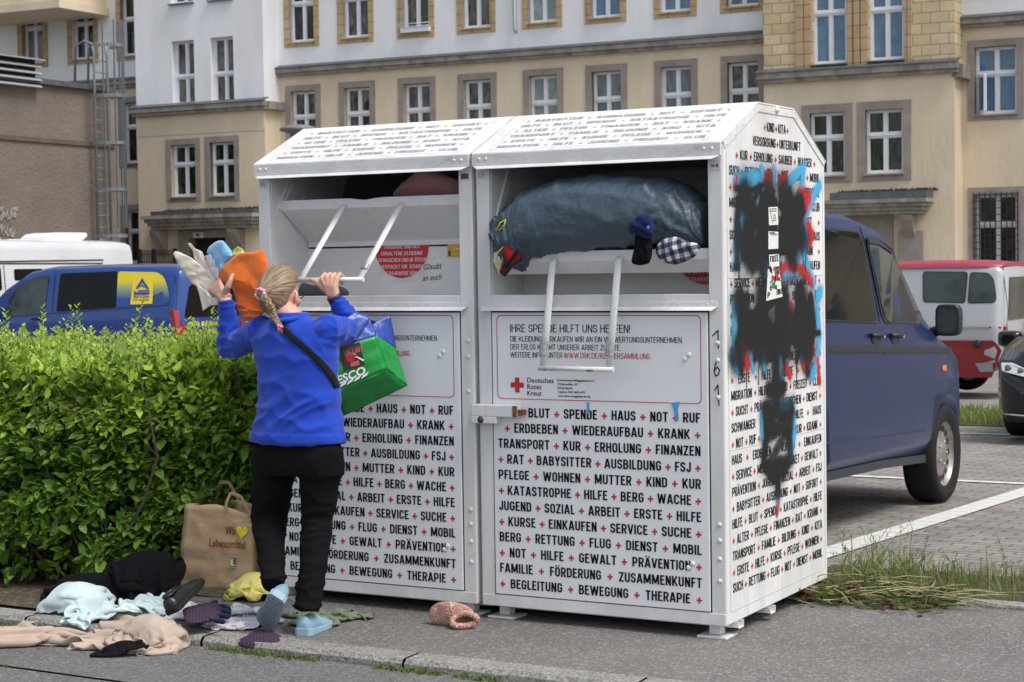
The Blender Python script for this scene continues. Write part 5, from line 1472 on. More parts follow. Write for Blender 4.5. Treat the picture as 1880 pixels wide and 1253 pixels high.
for pts in (((385, 470), (405, 440)), ((375, 755), (385, 640), (398, 500), (412, 460)), ((375, 755), (355, 880), (350, 1000)), ((1262, 440), (1270, 600), (1256, 740))):
    V2.strip('door_gap', [lp2(*q) for q in pts], .010, DARK, (1,), .001, th=.003)
V2.strip('belt_crease', [lp2(*q) for q in ((20, 800), (408, 765), (1255, 705))], .016, mat('van_crease2', (.010, .030, .15), .35), (1,), .002, th=.006)
a, b = lp2(236, 808), lp2(322, 800)
hn = MB(); hn.tube([(a[0], V2.half(*a) + .012, a[1]), (b[0], V2.half(*b) + .03, b[1])], [(.032, .02)] * 2, 10); hn.build('door_handle', BLACKPL, lvan)
mirror(V2, lp2(-10, 760)[0], lp2(0, 770)[1], 1, BLACKPL, sides=(1,))
for s in (4.2, 1.05):
    for sg in (-1, 1): wheel(lvan, s, sg * .83, .33, .33, .21, STEEL, 'alloy', sg)
# rear face: window, lamps, lettering, plate
re_ = MB(); X = -.006
def lr(zx, zy, x=-.004):                        # point on the van's tail
    px, py = zx / 3.917, 380 + zy / 3.917
    p = LINV @ Vector(onX(px, py, lvp0[0] - x)); return Vector((x, p[1], p[2]))
gl_ = MB(); gl_.add([(-.008, y, z) for y, z in ((.72, 1.08), (-.72, 1.08), (-.72, 1.16), (-.60, 1.58), (-.54, 1.62), (.54, 1.62), (.60, 1.58), (.72, 1.16))], [tuple(range(8))]); gl_.build('rear_window', CARGLASS, lvan, recalc=False)
LAMPR = mat('lamp_red', (.32, .012, .012), .15)
for sg in (1, -1):
    tl_ = MB(); tl_.prism([(-.014, sg * .92, .72), (-.03, sg * .74, .74), (-.014, sg * .74, .98), (.02, sg * .80, 1.18), (.06, sg * .93, 1.22)], (.10, 0, 0)); tl = tl_.build('tail_lamp', LAMPR, lvan, bevel=.015)
    wb_ = MB(); wb_.box((-.034, sg * .83 - .09, .735), (-.012, sg * .83 + .08, .775)); wb_.build('reversing_lamp', mat('lamp_white', (.7, .7, .7), .2), tl)
tx = MB()
put_text(tx, 'Bleck & Söhne', 0, .93, .085, lambda a, b: Vector((-.010, .62 - a, b)), 0, .03, width=.72)
put_text(tx, 'Hoch- und Tiefbau', 0, .835, .052, lambda a, b: Vector((-.010, .62 - a, b)), 0, .02, width=.62)
tx.build('rear_lettering', YELLOWP, lvan, recalc=False)
np_ = MB(); np_.box((-.02, -.16, .58), (-.008, .36, .69)); o = np_.build('number_plate', SIGN, lvan); q = MB(); put_text(q, 'B 42', .0, .60, .07, lambda a, b: Vector((-.0225, .3 - a, b)), 0, .03, .8); q.build('plate_digits', INK, o, recalc=False)
bmp = MB(); bmp.box((-.05, -.88, .36), (.12, .88, .56)); bmp.build('rear_bumper', BLACKPL, lvan, bevel=.03)

# ---- white camper van behind it
c0 = at(257, 470, 41.5); CX, CY = c0[0], c0[1]
camper = empty('camper_van', (CX - 1.04, CY, lot_z(CY)), rad(-90), 'white camper van with a roof unit behind the blue van', 'camper van', 'parked vehicles')
H = onX(120, 443, CX)[2] - lot_z(CY)
st = [(0, .45, 1.2, H - .10, .96, .98, .80, .18), (.08, .40, 1.2, H - .02, 1.0, 1.02, .86, .20), (.5, .38, 1.2, H, 1.02, 1.04, .90, .20), (4.2, .38, 1.2, H + .02, 1.02, 1.04, .90, .20), (4.7, .38, 1.2, H - .15, 1.02, 1.04, .86, .18), (5.3, .38, 1.15, 1.75, 1.0, 1.0, .82, .12), (5.6, .36, 1.05, 1.25, .95, .95, .75, .1), (5.95, .36, .8, .95, .8, .8, .6, .1)]
V3 = Car(camper, st); V3.wz = .35
CWHITE = paint('camper_white', (.60, .61, .63), .35, .4, (.40, .40, .40), .25)
V3.body(CWHITE, ((4.9, 1.04), (1.1, 1.04)), .40)
bpy.context.view_layer.update(); CINV = camper.matrix_world.inverted()
def cp(zx, zy):
    p = CINV @ Vector(onX(zx / 3.917, 380 + zy / 3.917, CX)); return p[0], p[2]
for a, b in (((-200, 397), (770, 382)), ((-200, 408), (765, 407))): V3.strip('stripe', [cp(*a), cp(*b)], .03, ANTH, (1,), .003)
V3.patch('side_window', [cp(*q) for q in ((122, 448), (330, 445), (300, 530), (122, 530))], CARGLASS, (1,), .006, rnd=.05)
V3.patch('cab_window', [cp(*q) for q in ((-180, 440), (10, 415), (28, 440), (28, 600), (-180, 640))], CARGLASS, (1,), .006, rnd=.05)
V3.strip('door_gap', [cp(52, 420), cp(52, 640)], .02, ANTH, (1,), .002)
for s in (4.9, 1.1):
    for sg in (-1, 1): wheel(camper, s, sg * .92, .35, .35, .22, STEEL, 'steel', sg)
a, b = cp(482, 240), cp(792, 240); zt = cp(560, 170)[1] - cp(560, 240)[1]
ac = MB(); z0 = cp(560, 243)[1] - .02
sec = [(a[0], z0), (a[0] - .02, z0 + zt * .45), (a[0] - .18, z0 + zt * .85), (a[0] - .45, z0 + zt), (b[0] + .02, z0 + zt), (b[0], z0 + zt * .6), (b[0] + .12, z0 + zt * .25), (b[0] + .3, z0 + .0)]
ac.prism([(s, .40, z) for s, z in sec], (0, -.75, 0)); ac.build('roof_unit', mat('unit_white', (.72, .72, .73), .4), camper, bevel=.03)
rr_ = MB()
for q in ((150, 0, .03, .2), (30, 1, .05, .28)): 
    p = cp(q[0], 238); rr_.ell((p[0], .3, z0 + .03), .14, .14, .07, 12, 6)
rr_.bar((cp(200, 238)[0], .45, z0 + .03), (cp(480, 238)[0], .45, z0 + .03), .06, .05); rr_.build('roof_hatch', mat('unit_white', (.7, .7, .7), .4), camper)
bk = MB(); p = cp(40, 225); bk.ell((p[0], .35, z0 + .08), .32, .30, .12, 16, 8); bk.build('roof_dome', BLACKPL, camper)

# ---- vintage silver and red minibus at the right
BY = 17.6
b0 = onY(1838, 560, BY)
bus = empty('minibus', (b0[0], BY + .95, lot_z(BY)), rad(180), 'vintage silver and red minibus seen past the blue van', 'minibus', 'parked vehicles')
bpy.context.view_layer.update(); BINV = bus.matrix_world.inverted()
def bq(zx, zy):
    p = BINV @ Vector(onY(1480 + zx / 2.2775, 380 + zy / 2.2775, BY)); return p[0], p[2]
H = bq(650, 218)[1]; GU = bq(650, 247)[1]; RB_ = bq(650, 560)[1]
st = [(0, .42, .95, GU - .06, .84, .86, .70, .10), (.10, .38, .98, GU, .90, .92, .76, .10), (.5, .36, 1.0, GU + .02, .92, .94, .79, .09), (3.6, .36, 1.0, GU + .02, .92, .94, .79, .09), (3.95, .36, 1.0, 1.5, .92, .94, .78, .09), (4.1, .36, .95, 1.12, .9, .9, .75, .08), (4.6, .38, .85, .98, .82, .82, .68, .08), (4.7, .42, .75, .85, .75, .75, .6, .06)]
V4 = Car(bus, st); V4.wz = .32
SILV = paint('bus_silver', (.40, .41, .43), .30, .5, (.30, .30, .30), .3)
BRED = paint('bus_red', (.24, .014, .022), .35, .4, (.16, .03, .03), .3)
V4.body(SILV, ((3.75, .94), (.95, .94)), .36)
rf = MB(); rings = []
for s in (.04, .10, .22, .5, 1, 2, 3, 3.5, 3.75):
    w = .80 if s > .3 else .80 - (.3 - s) * .5; hz = (H - GU) * (1 if s > .4 else .55 + s)
    rings.append([(s, w * math.sin(q), GU - .015 + hz * max(0, math.cos(q)) ** .5) for q in np.linspace(-math.pi / 2, math.pi / 2, 15)])
rf.loft(rings, 0, True, True, closed=False); rf.build('roof', paint('bus_roof', (.36, .035, .075), .45, .2, (.30, .08, .10), .3), bus)
V4.strip('gutter', [(.06, GU - .01), (3.75, GU - .01)], .03, mat('gutter_silver', (.5, .5, .5), .4), (1, -1), .01)
rfm = MB(); rws = []
for zx, zy in ((780, 560), (800, 580), (812, 602), (800, 640), (786, 680), (770, 716)):
    s0_, z_ = bq(zx, zy); rws.append([(s_, V4.half(s_, z_) + .032, z_) for s_ in [s0_ + (2.95 - s0_) * k / 6 for k in range(7)]])
rfm.loft(rws, 0, True, False, closed=False); rfm.build('red_flank', BRED, bus, recalc=False)
V4.patch('red_flank', [(.45, RB_), (2.9, RB_), (2.9, .36), (.30, .36)], BRED, (-1,), .006)
for poly in (((474, 270), (664, 272), (660, 404), (482, 400)), ((672, 273), (748, 276), (772, 302), (788, 385), (780, 403), (668, 405))):
    V4.patch('window_gasket', [(s + (s - bq(*poly[0])[0]) * 0, z) for s, z in [bq(*q) for q in poly]], BLACKPL, (1,), .004, rnd=.05)
    cx = sum(q[0] for q in poly) / len(poly); cy = sum(q[1] for q in poly) / len(poly)
    V4.patch('side_window', [bq(cx + (q[0] - cx) * .95, cy + (q[1] - cy) * .93) for q in poly], CARGLASS2, (1,), .008, rnd=.05)
V4.strip('chrome_trim', [bq(440, 502), bq(810, 506)], .022, CHROME, (1,), .006)
V4.strip('panel_seam', [bq(800, 250), bq(832, 430), bq(830, 600)], .008, ANTH, (1,), .002)
fc = MB(); p = bq(715, 574); fc.dome((p[0], V4.half(*p) + .034, p[1]), .055, (0, 1, 0), h=.3, n=16); fc.build('fuel_cap', BLACKPL, bus)
V4.patch('corner_bumper', [bq(*q) for q in ((706, 654), (778, 652), (778, 690), (724, 692))], mat('bumper_grey', (.30, .31, .32), .4), (1,), .05)
for s in (3.75, .95):
    for sg in (-1, 1): wheel(bus, s, sg * .82, .32, .32, .19, STEEL, 'steel', sg)
rr2 = MB(); rr2.add([(-.004 + .03 * (z - 1.0), y, z) for y, z in ((.60, 1.05), (-.6, 1.05), (-.55, GU - .16), (.55, GU - .16))], [(0, 1, 2, 3)]); rr2.v = [(-.008, p[1], p[2]) for p in rr2.v]; rr2.build('rear_window', CARGLASS2, bus, recalc=False)
for sg in (1, -1):
    t_ = MB(); t_.box((-.03, sg * .78 - .07, .70), (.03, sg * .78 + .07, .98)); t2 = t_.build('tail_lamp', LAMPR, bus, bevel=.02)
    t_ = MB(); t_.box((-.034, sg * .78 - .065, .70), (-.028, sg * .78 + .065, .80)); t_.build('indicator', mat('lamp_amber', (.75, .20, .02), .3), t2)
bmp = MB(); bmp.box((-.06, -.88, .40), (.08, .88, .54)); bmp.build('rear_bumper', CHROME, bus, bevel=.03)

# ---- black hatchback nosing in from the right
k0 = at(1815, 700, 17.2)
gy = k0[1]
hb = empty('parked_car', (k0[0] + .88, gy + 4.2, lot_z(gy)), rad(-90), 'black hatchback with its front corner in view at the right edge', 'car', 'parked vehicles')
st = [(0, .40, .85, 1.02, .74, .74, .55, .10), (.12, .32, .90, 1.18, .84, .84, .60, .10), (.45, .25, .93, 1.40, .88, .89, .60, .12), (1.2, .24, .95, 1.47, .89, .895, .60, .12), (2.1, .24, .95, 1.46, .89, .895, .60, .12), (2.6, .24, .95, 1.32, .89, .895, .62, .10), (3.15, .24, .93, 1.03, .89, .89, .72, .07),
      (3.6, .24, .86, .96, .885, .88, .74, .08), (3.95, .22, .76, .86, .85, .85, .70, .09), (4.12, .20, .62, .74, .78, .78, .58, .10), (4.22, .24, .52, .60, .60, .60, .45, .08)]
V5 = Car(hb, st); V5.wz = .32
KBLACK = paint('car_black', (.004, .004, .005), .16, .7, (.010, .010, .010), .3)
V5.body(KBLACK, ((3.36, .89), (.78, .89)), .36)
for s in (3.36, .78):
    for sg in (-1, 1): wheel(hb, s, sg * .79, .32, .32, .21, STEEL, 'alloy', sg)
mirror(V5, 2.85, .88, 1, KBLACK, shape=(.07, .12, .08))
ws = MB(); rows = []
for s in np.linspace(2.25, 3.1, 8):
    zb, zm, zt, wb, wm, wt, r = V5.at(s); rows.append([(s + .004, y * (wt - .04), zt + r * .16 + .006 - abs(y) ** 3 * .02) for y in np.linspace(-1, 1, 9)])
ws.loft(rows, 0, True, False, closed=False); ws.build('windscreen', CARGLASS, hb)
V5.patch('side_window', [(.7, 1.0), (2.8, 1.0), (2.35, 1.32), (.9, 1.34)], CARGLASS, (1, -1), .005, rnd=.08)
LC = mat('lamp_clear', (.5, .52, .54), .1)
def nose(y, z, e=0.0):                             # front surface of the car at this half width and height
    for s_ in np.arange(4.22, 3.2, -.01):
        if V5.half(s_, z) >= abs(y) and V5.at(s_)[2] > z: return float(s_) + .02 + e
    return 3.6
for sg in (-1, 1):
    h_ = MB(); P = []
    for y, z in ((.46, .60), (.80, .67), (.83, .745), (.72, .745), (.48, .675)): P.append((nose(y, z, .0), sg * y, z))
    h_.prism(P, (-.10, 0, 0)); hl = h_.build('headlight', LC, hb, bevel=.012)
    for yy in (.60, .73):
        p_ = MB(); p_.dome((nose(yy, .68, .0) + .002, sg * yy, .675 + (yy - .6) * .2), .034, (1, 0, 0), h=.4, n=14); p_.build('lens', mat('lamp_lens', (.12, .13, .14), .08, spec=.9), hl)
gm = MB()
rows = [[(nose(y, z, .012), y, z) for y in np.linspace(-.66, .66, 15)] for z in (.28, .40, .47)]
gm.loft(rows, 0, True, False, closed=False); gm.build('lower_grille', mat('grille_black', (.006, .006, .006), .5), hb)
for z, w in ((.275, .74), (.655, .45)):
    cs = MB(); cs.tube([(nose(y, z, .016), y, z) for y in np.linspace(-w, w, 17)], .010, 6); cs.build('chrome_strip', CHROME, hb)
npl = MB(); npl.box((4.235, -.26, .40), (4.25, .26, .51)); npl.build('number_plate', SIGN, hb)
# ------------------------------------------------------------------ leaves and grass
def mat_leaf(name, trans=.35, rough=.5):
    m, nt, b = nodes(name); L = nt.links.new
    at_ = nt.nodes.new('ShaderNodeAttribute'); at_.attribute_name = 'tint'
    L(at_.outputs['Color'], b.inputs['Base Color']); b.inputs['Roughness'].default_value = rough; b.inputs['Specular IOR Level'].default_value = .4
    tr = nt.nodes.new('ShaderNodeBsdfTranslucent'); mx = nt.nodes.new('ShaderNodeMixShader'); mx.inputs[0].default_value = trans
    gm = nt.nodes.new('ShaderNodeHueSaturation'); gm.inputs['Value'].default_value = 1.6; gm.inputs['Hue'].default_value = .485; L(at_.outputs['Color'], gm.inputs['Color']); L(gm.outputs[0], tr.inputs['Color'])
    L(b.outputs[0], mx.inputs[1]); L(tr.outputs[0], mx.inputs[2]); L(mx.outputs[0], nt.nodes['Material Output'].inputs['Surface'])
    return m
LEAFM = mat_leaf('leaf_green')
RS = np.random.RandomState(7)
def leaf_mesh(P, D, N, Ln, Wd, C):
    """numpy leaves: base points, directions, normals, lengths, widths, colours"""
    D = D / np.linalg.norm(D, axis=1, keepdims=True)
    S = np.cross(D, N); S /= np.linalg.norm(S, axis=1, keepdims=True) + 1e-9
    N = np.cross(S, D)
    l = Ln[:, None]; w = Wd[:, None] / 2
    fold = .22; droop = RS.uniform(.02, .22, len(P))[:, None]
    B = P; M1 = P + D * l * .36 - N * w * fold; M2 = P + D * l * .70 - N * (w * fold * .8 + l * droop * .4)
    T = P + D * l - N * l * droop
    L1 = P + D * l * .30 + S * w * .92; R1 = P + D * l * .30 - S * w * .92
    L2 = P + D * l * .66 + S * w * .70 - N * l * droop * .3; R2 = P + D * l * .66 - S * w * .70 - N * l * droop * .3
    n = len(P)
    V = np.stack([B, M1, M2, T, L1, R1, L2, R2], 1).reshape(-1, 3)
    o = (np.arange(n) * 8)[:, None]
    F = np.concatenate([o + np.array([[0, 1, 4, 4]]), o + np.array([[0, 5, 1, 1]]), o + np.array([[1, 2, 6, 4]]), o + np.array([[1, 5, 7, 2]]), o + np.array([[2, 3, 6, 6]]), o + np.array([[2, 7, 3, 3]])])
    tri = F[F[:, 2] == F[:, 3]][:, :3]; qd = F[F[:, 2] != F[:, 3]]
    F3 = np.concatenate([tri, qd[:, [0, 1, 2]], qd[:, [0, 2, 3]]])
    return V, F3, np.repeat(C, 8, axis=0)
# ---- hedge
hedge = empty('hedge', (-4.2, .4, 0), 0, 'dense clipped green hedge left of the clothes banks', 'hedge')
HX = [-8.0, -5.0, -3.7, -3.2, -2.85, -2.62, -2.40]; HF = [-.50, -.46, -.42, -.20, .12, .30, .42]
HTOP = 1.07
def hf(x): return np.interp(x, HX, HF)
n = 98000
u = RS.rand(n)
x = RS.uniform(-6.4, -2.42, n)
face = RS.choice(3, n, p=[.56, .30, .14])
dpt = RS.exponential(.085, n); dpt = np.where(RS.rand(n) < .34, RS.uniform(0, .8, n), dpt)
bul = np.array([.10 * mnoise.noise(Vector((a * 2.2, 0, b * 2.4))) for a, b in zip(x, u)])
z = .06 + (HTOP - .06) * u ** .92; y = hf(x) + dpt + bul + .22 * np.clip((z - .72) / .35, 0, 1) ** 2
y = np.where(face == 1, hf(x) + RS.rand(n) * 1.7, y)
topn = np.array([.12 * mnoise.noise(Vector((a * 2.5, b * 2.5, 3))) for a, b in zip(x, y)])
z = np.where(face == 1, HTOP + topn - dpt * .8 + .02, z)
x = np.where(face == 2, -2.42 - dpt + .04, x); y = np.where(face == 2, .40 + RS.rand(n) * 1.3, y)
P = np.stack([x, y, z], 1)
clump = np.array([mnoise.noise(Vector(p * 5.0)) + .5 * mnoise.noise(Vector(p * 11)) for p in P])
low = np.clip((.62 - z) / .5, 0, 1)
keep = (clump > (-.40 + low * .34)) | ((dpt > .38) & (z > .12))
P = P[keep]; face = face[keep]; dpt = dpt[keep]; n = len(P)
out = np.where((face == 0)[:, None], [0, -1, .25], np.where((face == 1)[:, None], [0, -.15, 1], [1, -.3, .2]))
D = out * .7 + RS.normal(0, .55, (n, 3)) + np.array([0, 0, -.18]); N = np.array([0, -.35, 1.0]) * .9 + RS.normal(0, .45, (n, 3)) + out * .25
Ln = RS.uniform(.030, .068, n) * (1 + .45 * (RS.rand(n) < .18)); Wd = Ln * RS.uniform(.50, .68, n)
t = RS.rand(n)[:, None]
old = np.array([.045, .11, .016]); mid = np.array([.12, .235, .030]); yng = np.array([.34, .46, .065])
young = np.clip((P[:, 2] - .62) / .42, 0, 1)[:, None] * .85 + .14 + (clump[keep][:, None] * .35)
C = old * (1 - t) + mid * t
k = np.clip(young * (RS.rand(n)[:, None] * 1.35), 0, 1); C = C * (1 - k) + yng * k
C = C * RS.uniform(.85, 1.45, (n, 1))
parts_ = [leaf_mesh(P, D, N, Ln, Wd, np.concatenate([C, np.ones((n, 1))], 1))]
nb_ = 9000                                           # the street-averted back of the hedge
xb = RS.uniform(-6.4, -2.45, nb_); Pb = np.stack([xb, hf(xb) + 1.15 + RS.uniform(0, .5, nb_), RS.uniform(.03, HTOP - .02, nb_)], 1)
Lb = RS.uniform(.05, .09, nb_); Cb_ = np.array([.05, .12, .018]) * RS.uniform(.7, 1.3, (nb_, 1))
parts_.append(leaf_mesh(Pb, RS.normal(0, .6, (nb_, 3)) + np.array([0, .2, -.3]), np.array([0, 1., .4]) + RS.normal(0, .4, (nb_, 3)), Lb, Lb * .62, np.concatenate([Cb_, np.ones((nb_, 1))], 1)))
# upright shoots on the top
stems = MB()
sp = []; 
for i in range(900):
    xx = RS.uniform(-6.2, -2.44); yy = hf(xx) + RS.uniform(-.03, 1.65); h = RS.uniform(.04, .15) * (1.8 if RS.rand() < .08 else 1)
    lean = RS.normal(0, .22, 2); b0 = np.array([xx, yy, HTOP - .04 + .12 * mnoise.noise(Vector((xx * 2.5, yy * 2.5, 3)))])
    tip = b0 + np.array([lean[0] * h, lean[1] * h, h + .05])
    stems.tube([b0, (b0 + tip) / 2 + RS.normal(0, .006, 3), tip], [.0022, .0018, .001], 4, caps=False)
    nl = int(4 + h * 60)
    for j in range(nl):
        f = .25 + .75 * j / nl; a = j * 2.4 + RS.rand()
        d = np.array([math.cos(a), math.sin(a), .55 + f * .6]); sp.append((b0 + (tip - b0) * f, d, np.array([-math.cos(a) * .5, -math.sin(a) * .5, 1]) + RS.normal(0, .2, 3), RS.uniform(.024, .048) * (1.15 - .4 * f)))
P2 = np.array([s[0] for s in sp]); D2 = np.array([s[1] for s in sp]); N2 = np.array([s[2] for s in sp]); L2 = np.array([s[3] for s in sp])
C2 = np.array([.34, .47, .085]) * RS.uniform(.75, 1.35, (len(sp), 1)) + RS.uniform(-.012, .02, (len(sp), 1)) * np.array([1, .6, .1])
parts_.append(leaf_mesh(P2, D2, N2, L2, L2 * .58, np.concatenate([np.clip(C2, .005, 1), np.ones((len(sp), 1))], 1)))
V = np.concatenate([p[0] for p in parts_]); off = 0; Fs = []
for p in parts_: Fs.append(p[1] + off); off += len(p[0])
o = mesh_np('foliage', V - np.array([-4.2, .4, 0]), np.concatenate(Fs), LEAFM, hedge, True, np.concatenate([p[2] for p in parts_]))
BARK = mat('bark', (.075, .058, .040), .9, var=.35, scale=30)
for i in range(190):
    xx = RS.uniform(-6.2, -2.5); yy = hf(xx) + .12 + RS.uniform(.02, .9) ** 1.4; p = np.array([xx, yy, -.02]); pts = [p]
    for kk in range(5):
        p = p + np.array([RS.normal(0, .05), RS.normal(-.008, .05), .22]); pts.append(p)
    stems.tube(pts, list(np.linspace(RS.uniform(.006, .013), .003, 6)), 5, caps=False)
    for kk in range(2):
        q = pts[RS.randint(1, 5)]; stems.tube([q, q + np.array([RS.normal(0, .10), -RS.uniform(.05, .22), RS.uniform(.02, .16)])], [.004, .002], 4, caps=False)
o = stems.build('stems', BARK, hedge, recalc=False); o.location = (4.2, -.4, 0)
# ---- grass: verge by the right container, tufts on the edge of the kerb and the far green
def blades(P, h, w, C, lean=.35, seg=3):
    n = len(P); a = RS.uniform(0, 2 * math.pi, n); dirv = np.stack([np.cos(a), np.sin(a), np.zeros(n)], 1); side = np.stack([-np.sin(a), np.cos(a), np.zeros(n)], 1)
    ln = RS.uniform(.1, 1, n)[:, None] * lean * h[:, None] * 2
    rows = []
    for k in range(seg + 1):
        f = k / seg; c = P + np.array([0, 0, 1]) * (h[:, None] * (f - .25 * f * f * (ln / h[:, None]))) + dirv * ln * f * f
        ww = w[:, None] * (1 - f ** 1.5) * .5 + .0002
        rows.append(c - side * ww); rows.append(c + side * ww)
    V = np.stack(rows, 1).reshape(-1, 3); o = (np.arange(n) * 2 * (seg + 1))[:, None]
    F = np.concatenate([o + np.array([[2 * k, 2 * k + 1, 2 * k + 3, 2 * k + 2]]) for k in range(seg)])
    return V, F, np.repeat(np.concatenate([C, np.ones((n, 1))], 1), 2 * (seg + 1), axis=0)
def grass(name, P, h, w, label, cat, C=None, lean=.35):
    n = len(P)
    if C is None:
        t = RS.rand(n)[:, None]; C = np.array([.09, .17, .03]) * (1 - t) + np.array([.20, .23, .07]) * t; C = np.where(RS.rand(n)[:, None] < .15, np.array([.36, .31, .17]), C) * RS.uniform(.7, 1.2, (n, 1))
    V, F, K = blades(P, h, w, C, lean)
    o = mesh_np(name, V, F, LEAFM, None, True, K)
    return tag(o, label, cat, kind='stuff')
n = 5200
x = RS.uniform(-.05, 3.2, n); y = 1.24 + RS.rand(n) ** 1.3 * .72
cl = np.array([mnoise.noise(Vector((a * 3.2, b * 3.2, 0))) for a, b in zip(x, y)])
k = cl > -.12 - .35 * (x < .55); x, y, cl = x[k], y[k], cl[k]
h = RS.uniform(.03, .12, len(x)) * (1 + cl) + (RS.rand(len(x)) < .05) * RS.uniform(.03, .15, len(x))
grass('verge_grass', np.stack([x, y, np.zeros(len(x))], 1), h, RS.uniform(.003, .006, len(x)), 'dry green grass growing along the edge of the parking lot', 'grass')
# tall wild stems with seed heads
tall = MB(); pts_l = []
for i in range(46):
    b0 = np.array([RS.uniform(.0, 1.9) if i > 24 else RS.uniform(-.02, .35), RS.uniform(1.22, 1.8), 0]); hh = RS.uniform(.10, .30); ln = RS.normal(0, .10, 2)
    pts = [b0 + np.array([ln[0] * f * f, ln[1] * f * f, hh * f]) for f in (0, .35, .7, 1)]
    tall.tube(pts, [.0018, .0016, .0013, .0008], 4, caps=False)
    for j in range(9):
        f = .55 + .45 * j / 9; p = b0 + np.array([ln[0] * f * f, ln[1] * f * f, hh * f]); a = RS.uniform(0, 6.28)
        pts_l.append((p, np.array([math.cos(a) * .5, math.sin(a) * .5, 1.0]), RS.normal(0, 1, 3), RS.uniform(.012, .03)))
    for j in range(4):
        f = .1 + .13 * j; p = b0 + np.array([ln[0] * f * f, ln[1] * f * f, hh * f]); a = RS.uniform(0, 6.28)
        pts_l.append((p, np.array([math.cos(a), math.sin(a), .8]), np.array([0, 0, 1.]), RS.uniform(.05, .12)))
P3, D3, N3, L3 = [np.array([q[k] for q in pts_l]) for k in range(4)]
C3 = np.where(RS.rand(len(P3))[:, None] < .5, np.array([.20, .22, .07]), np.array([.11, .18, .035])) * RS.uniform(.7, 1.3, (len(P3), 1))
V, F, K = leaf_mesh(P3, D3, N3, L3, np.clip(L3 * .2, .003, .012), np.concatenate([C3, np.ones((len(P3), 1))], 1))
wl = mesh_np('wild_stems', V, F, LEAFM, None, True, K); tag(wl, 'tall weeds with seed heads behind the right clothes bank', 'weeds', kind='stuff')
o = tall.build('stalks', mat('stalk', (.20, .21, .09), .8, var=.3, scale=20), wl, recalc=False)
# cut and dried weeds heaped at the bank's rear corner
n = 1500
a = onZ(1470, 1100, .02); b = onZ(1600, 1075, .03)
f = RS.rand(n); P = np.stack([a[0] - .15 + f * .75, 1.02 + RS.normal(0, .11, n) + f * .12, RS.uniform(.0, .075, n) * (1 - .4 * f)], 1)
D = np.stack([RS.normal(0, 1, n), RS.normal(0, .5, n), RS.normal(0, .22, n)], 1); N = RS.normal(0, 1, (n, 3)) + np.array([0, 0, .8])
L_ = RS.uniform(.03, .10, n); t = RS.rand(n)[:, None]
C = np.where(t < .55, np.array([.085, .12, .03]), np.where(t < .85, np.array([.22, .20, .09]), np.array([.11, .035, .025]))) * RS.uniform(.6, 1.2, (n, 1))
V, F, K = leaf_mesh(P, D, N, L_, L_ * RS.uniform(.08, .35, n), np.concatenate([C, np.ones((n, 1))], 1))
hp = mesh_np('weed_heap', V, F, LEAFM, None, True, K); tag(hp, 'heap of pulled weeds lying at the rear corner of the right clothes bank', 'weeds', kind='stuff')
sk = MB()
for i in range(60):
    f = RS.rand(); p = np.array([a[0] - .15 + f * .85, .98 + RS.normal(0, .09) + f * .14, RS.uniform(.015, .08)]); d = np.array([RS.uniform(.1, .26), RS.normal(.02, .06), RS.normal(.0, .025)])
    sk.tube([p, p + d * .5 + np.array([0, 0, .012]), p + d], [.0032, .0030, .002], 5, caps=False)
sk.build('stalks', mat('stalk_dry', (.30, .29, .15), .8, var=.3, scale=20), hp, recalc=False)
# small weeds in the kerb joint
n = 2600
x = RS.uniform(-3.2, 1.2, n); cl = np.array([mnoise.noise(Vector((a_ * 3.6, 7, 0))) for a_ in x]); k = cl > -.06; x = x[k]; n = len(x)
y = -.888 + RS.normal(0, .016, n)
C = np.array([.11, .17, .03]) * RS.uniform(.6, 1.4, (n, 1))
grass('kerb_weeds', np.stack([x, y, np.full(n, RZ)], 1), RS.uniform(.012, .034, n), RS.uniform(.004, .009, n), 'small green weeds and moss in the joint below the kerb', 'weeds', C, .8)
n = 500
x = RS.uniform(-4.2, -1.0, n); cl = np.array([mnoise.noise(Vector((a_ * 2.1, 17, 0))) for a_ in x]); k = cl > .08; x = x[k]; n = len(x)
y = np.array([-1.51 + wavy(a_, .012, 1.3, 3) for a_ in x]) + RS.normal(0, .006, n)
grass('seam_weeds', np.stack([x, y, np.full(n, RZ)], 1), RS.uniform(.006, .02, n), RS.uniform(.003, .006, n), 'sparse moss in the seam of the asphalt road', 'weeds', np.array([.10, .14, .035]) * RS.uniform(.6, 1.4, (n, 1)), .8)
# far green beside the minibus
n = 9000
p0 = onZ(1740, 775, -.22); p1 = onZ(1840, 745, -.24)
x = RS.uniform(p0[0] - 1.2, p0[0] + 4.5, n); y = RS.uniform(p0[1], p0[1] + 2.4, n)
t = RS.rand(n)[:, None]; C = np.array([.12, .20, .035]) * (1 - t) + np.array([.26, .28, .09]) * t
grass('lawn_strip', np.stack([x, y, np.array([lot_z(b_) for b_ in y])], 1), RS.uniform(.05, .16, n), RS.uniform(.008, .016, n), 'strip of green grass between the parked black car and the minibus', 'grass', C)
g_ = MB(); xa, xb, ya, yb = p0[0] - 1.3, p0[0] + 4.6, p0[1] - .05, p0[1] + 2.5
g_.add([(xa, ya, lot_z(ya) + .004), (xb, ya, lot_z(ya) + .004), (xb, yb, lot_z(yb) + .004), (xa, yb, lot_z(yb) + .004)], [(0, 1, 2, 3)]); struct('lawn_soil', g_, SOIL)

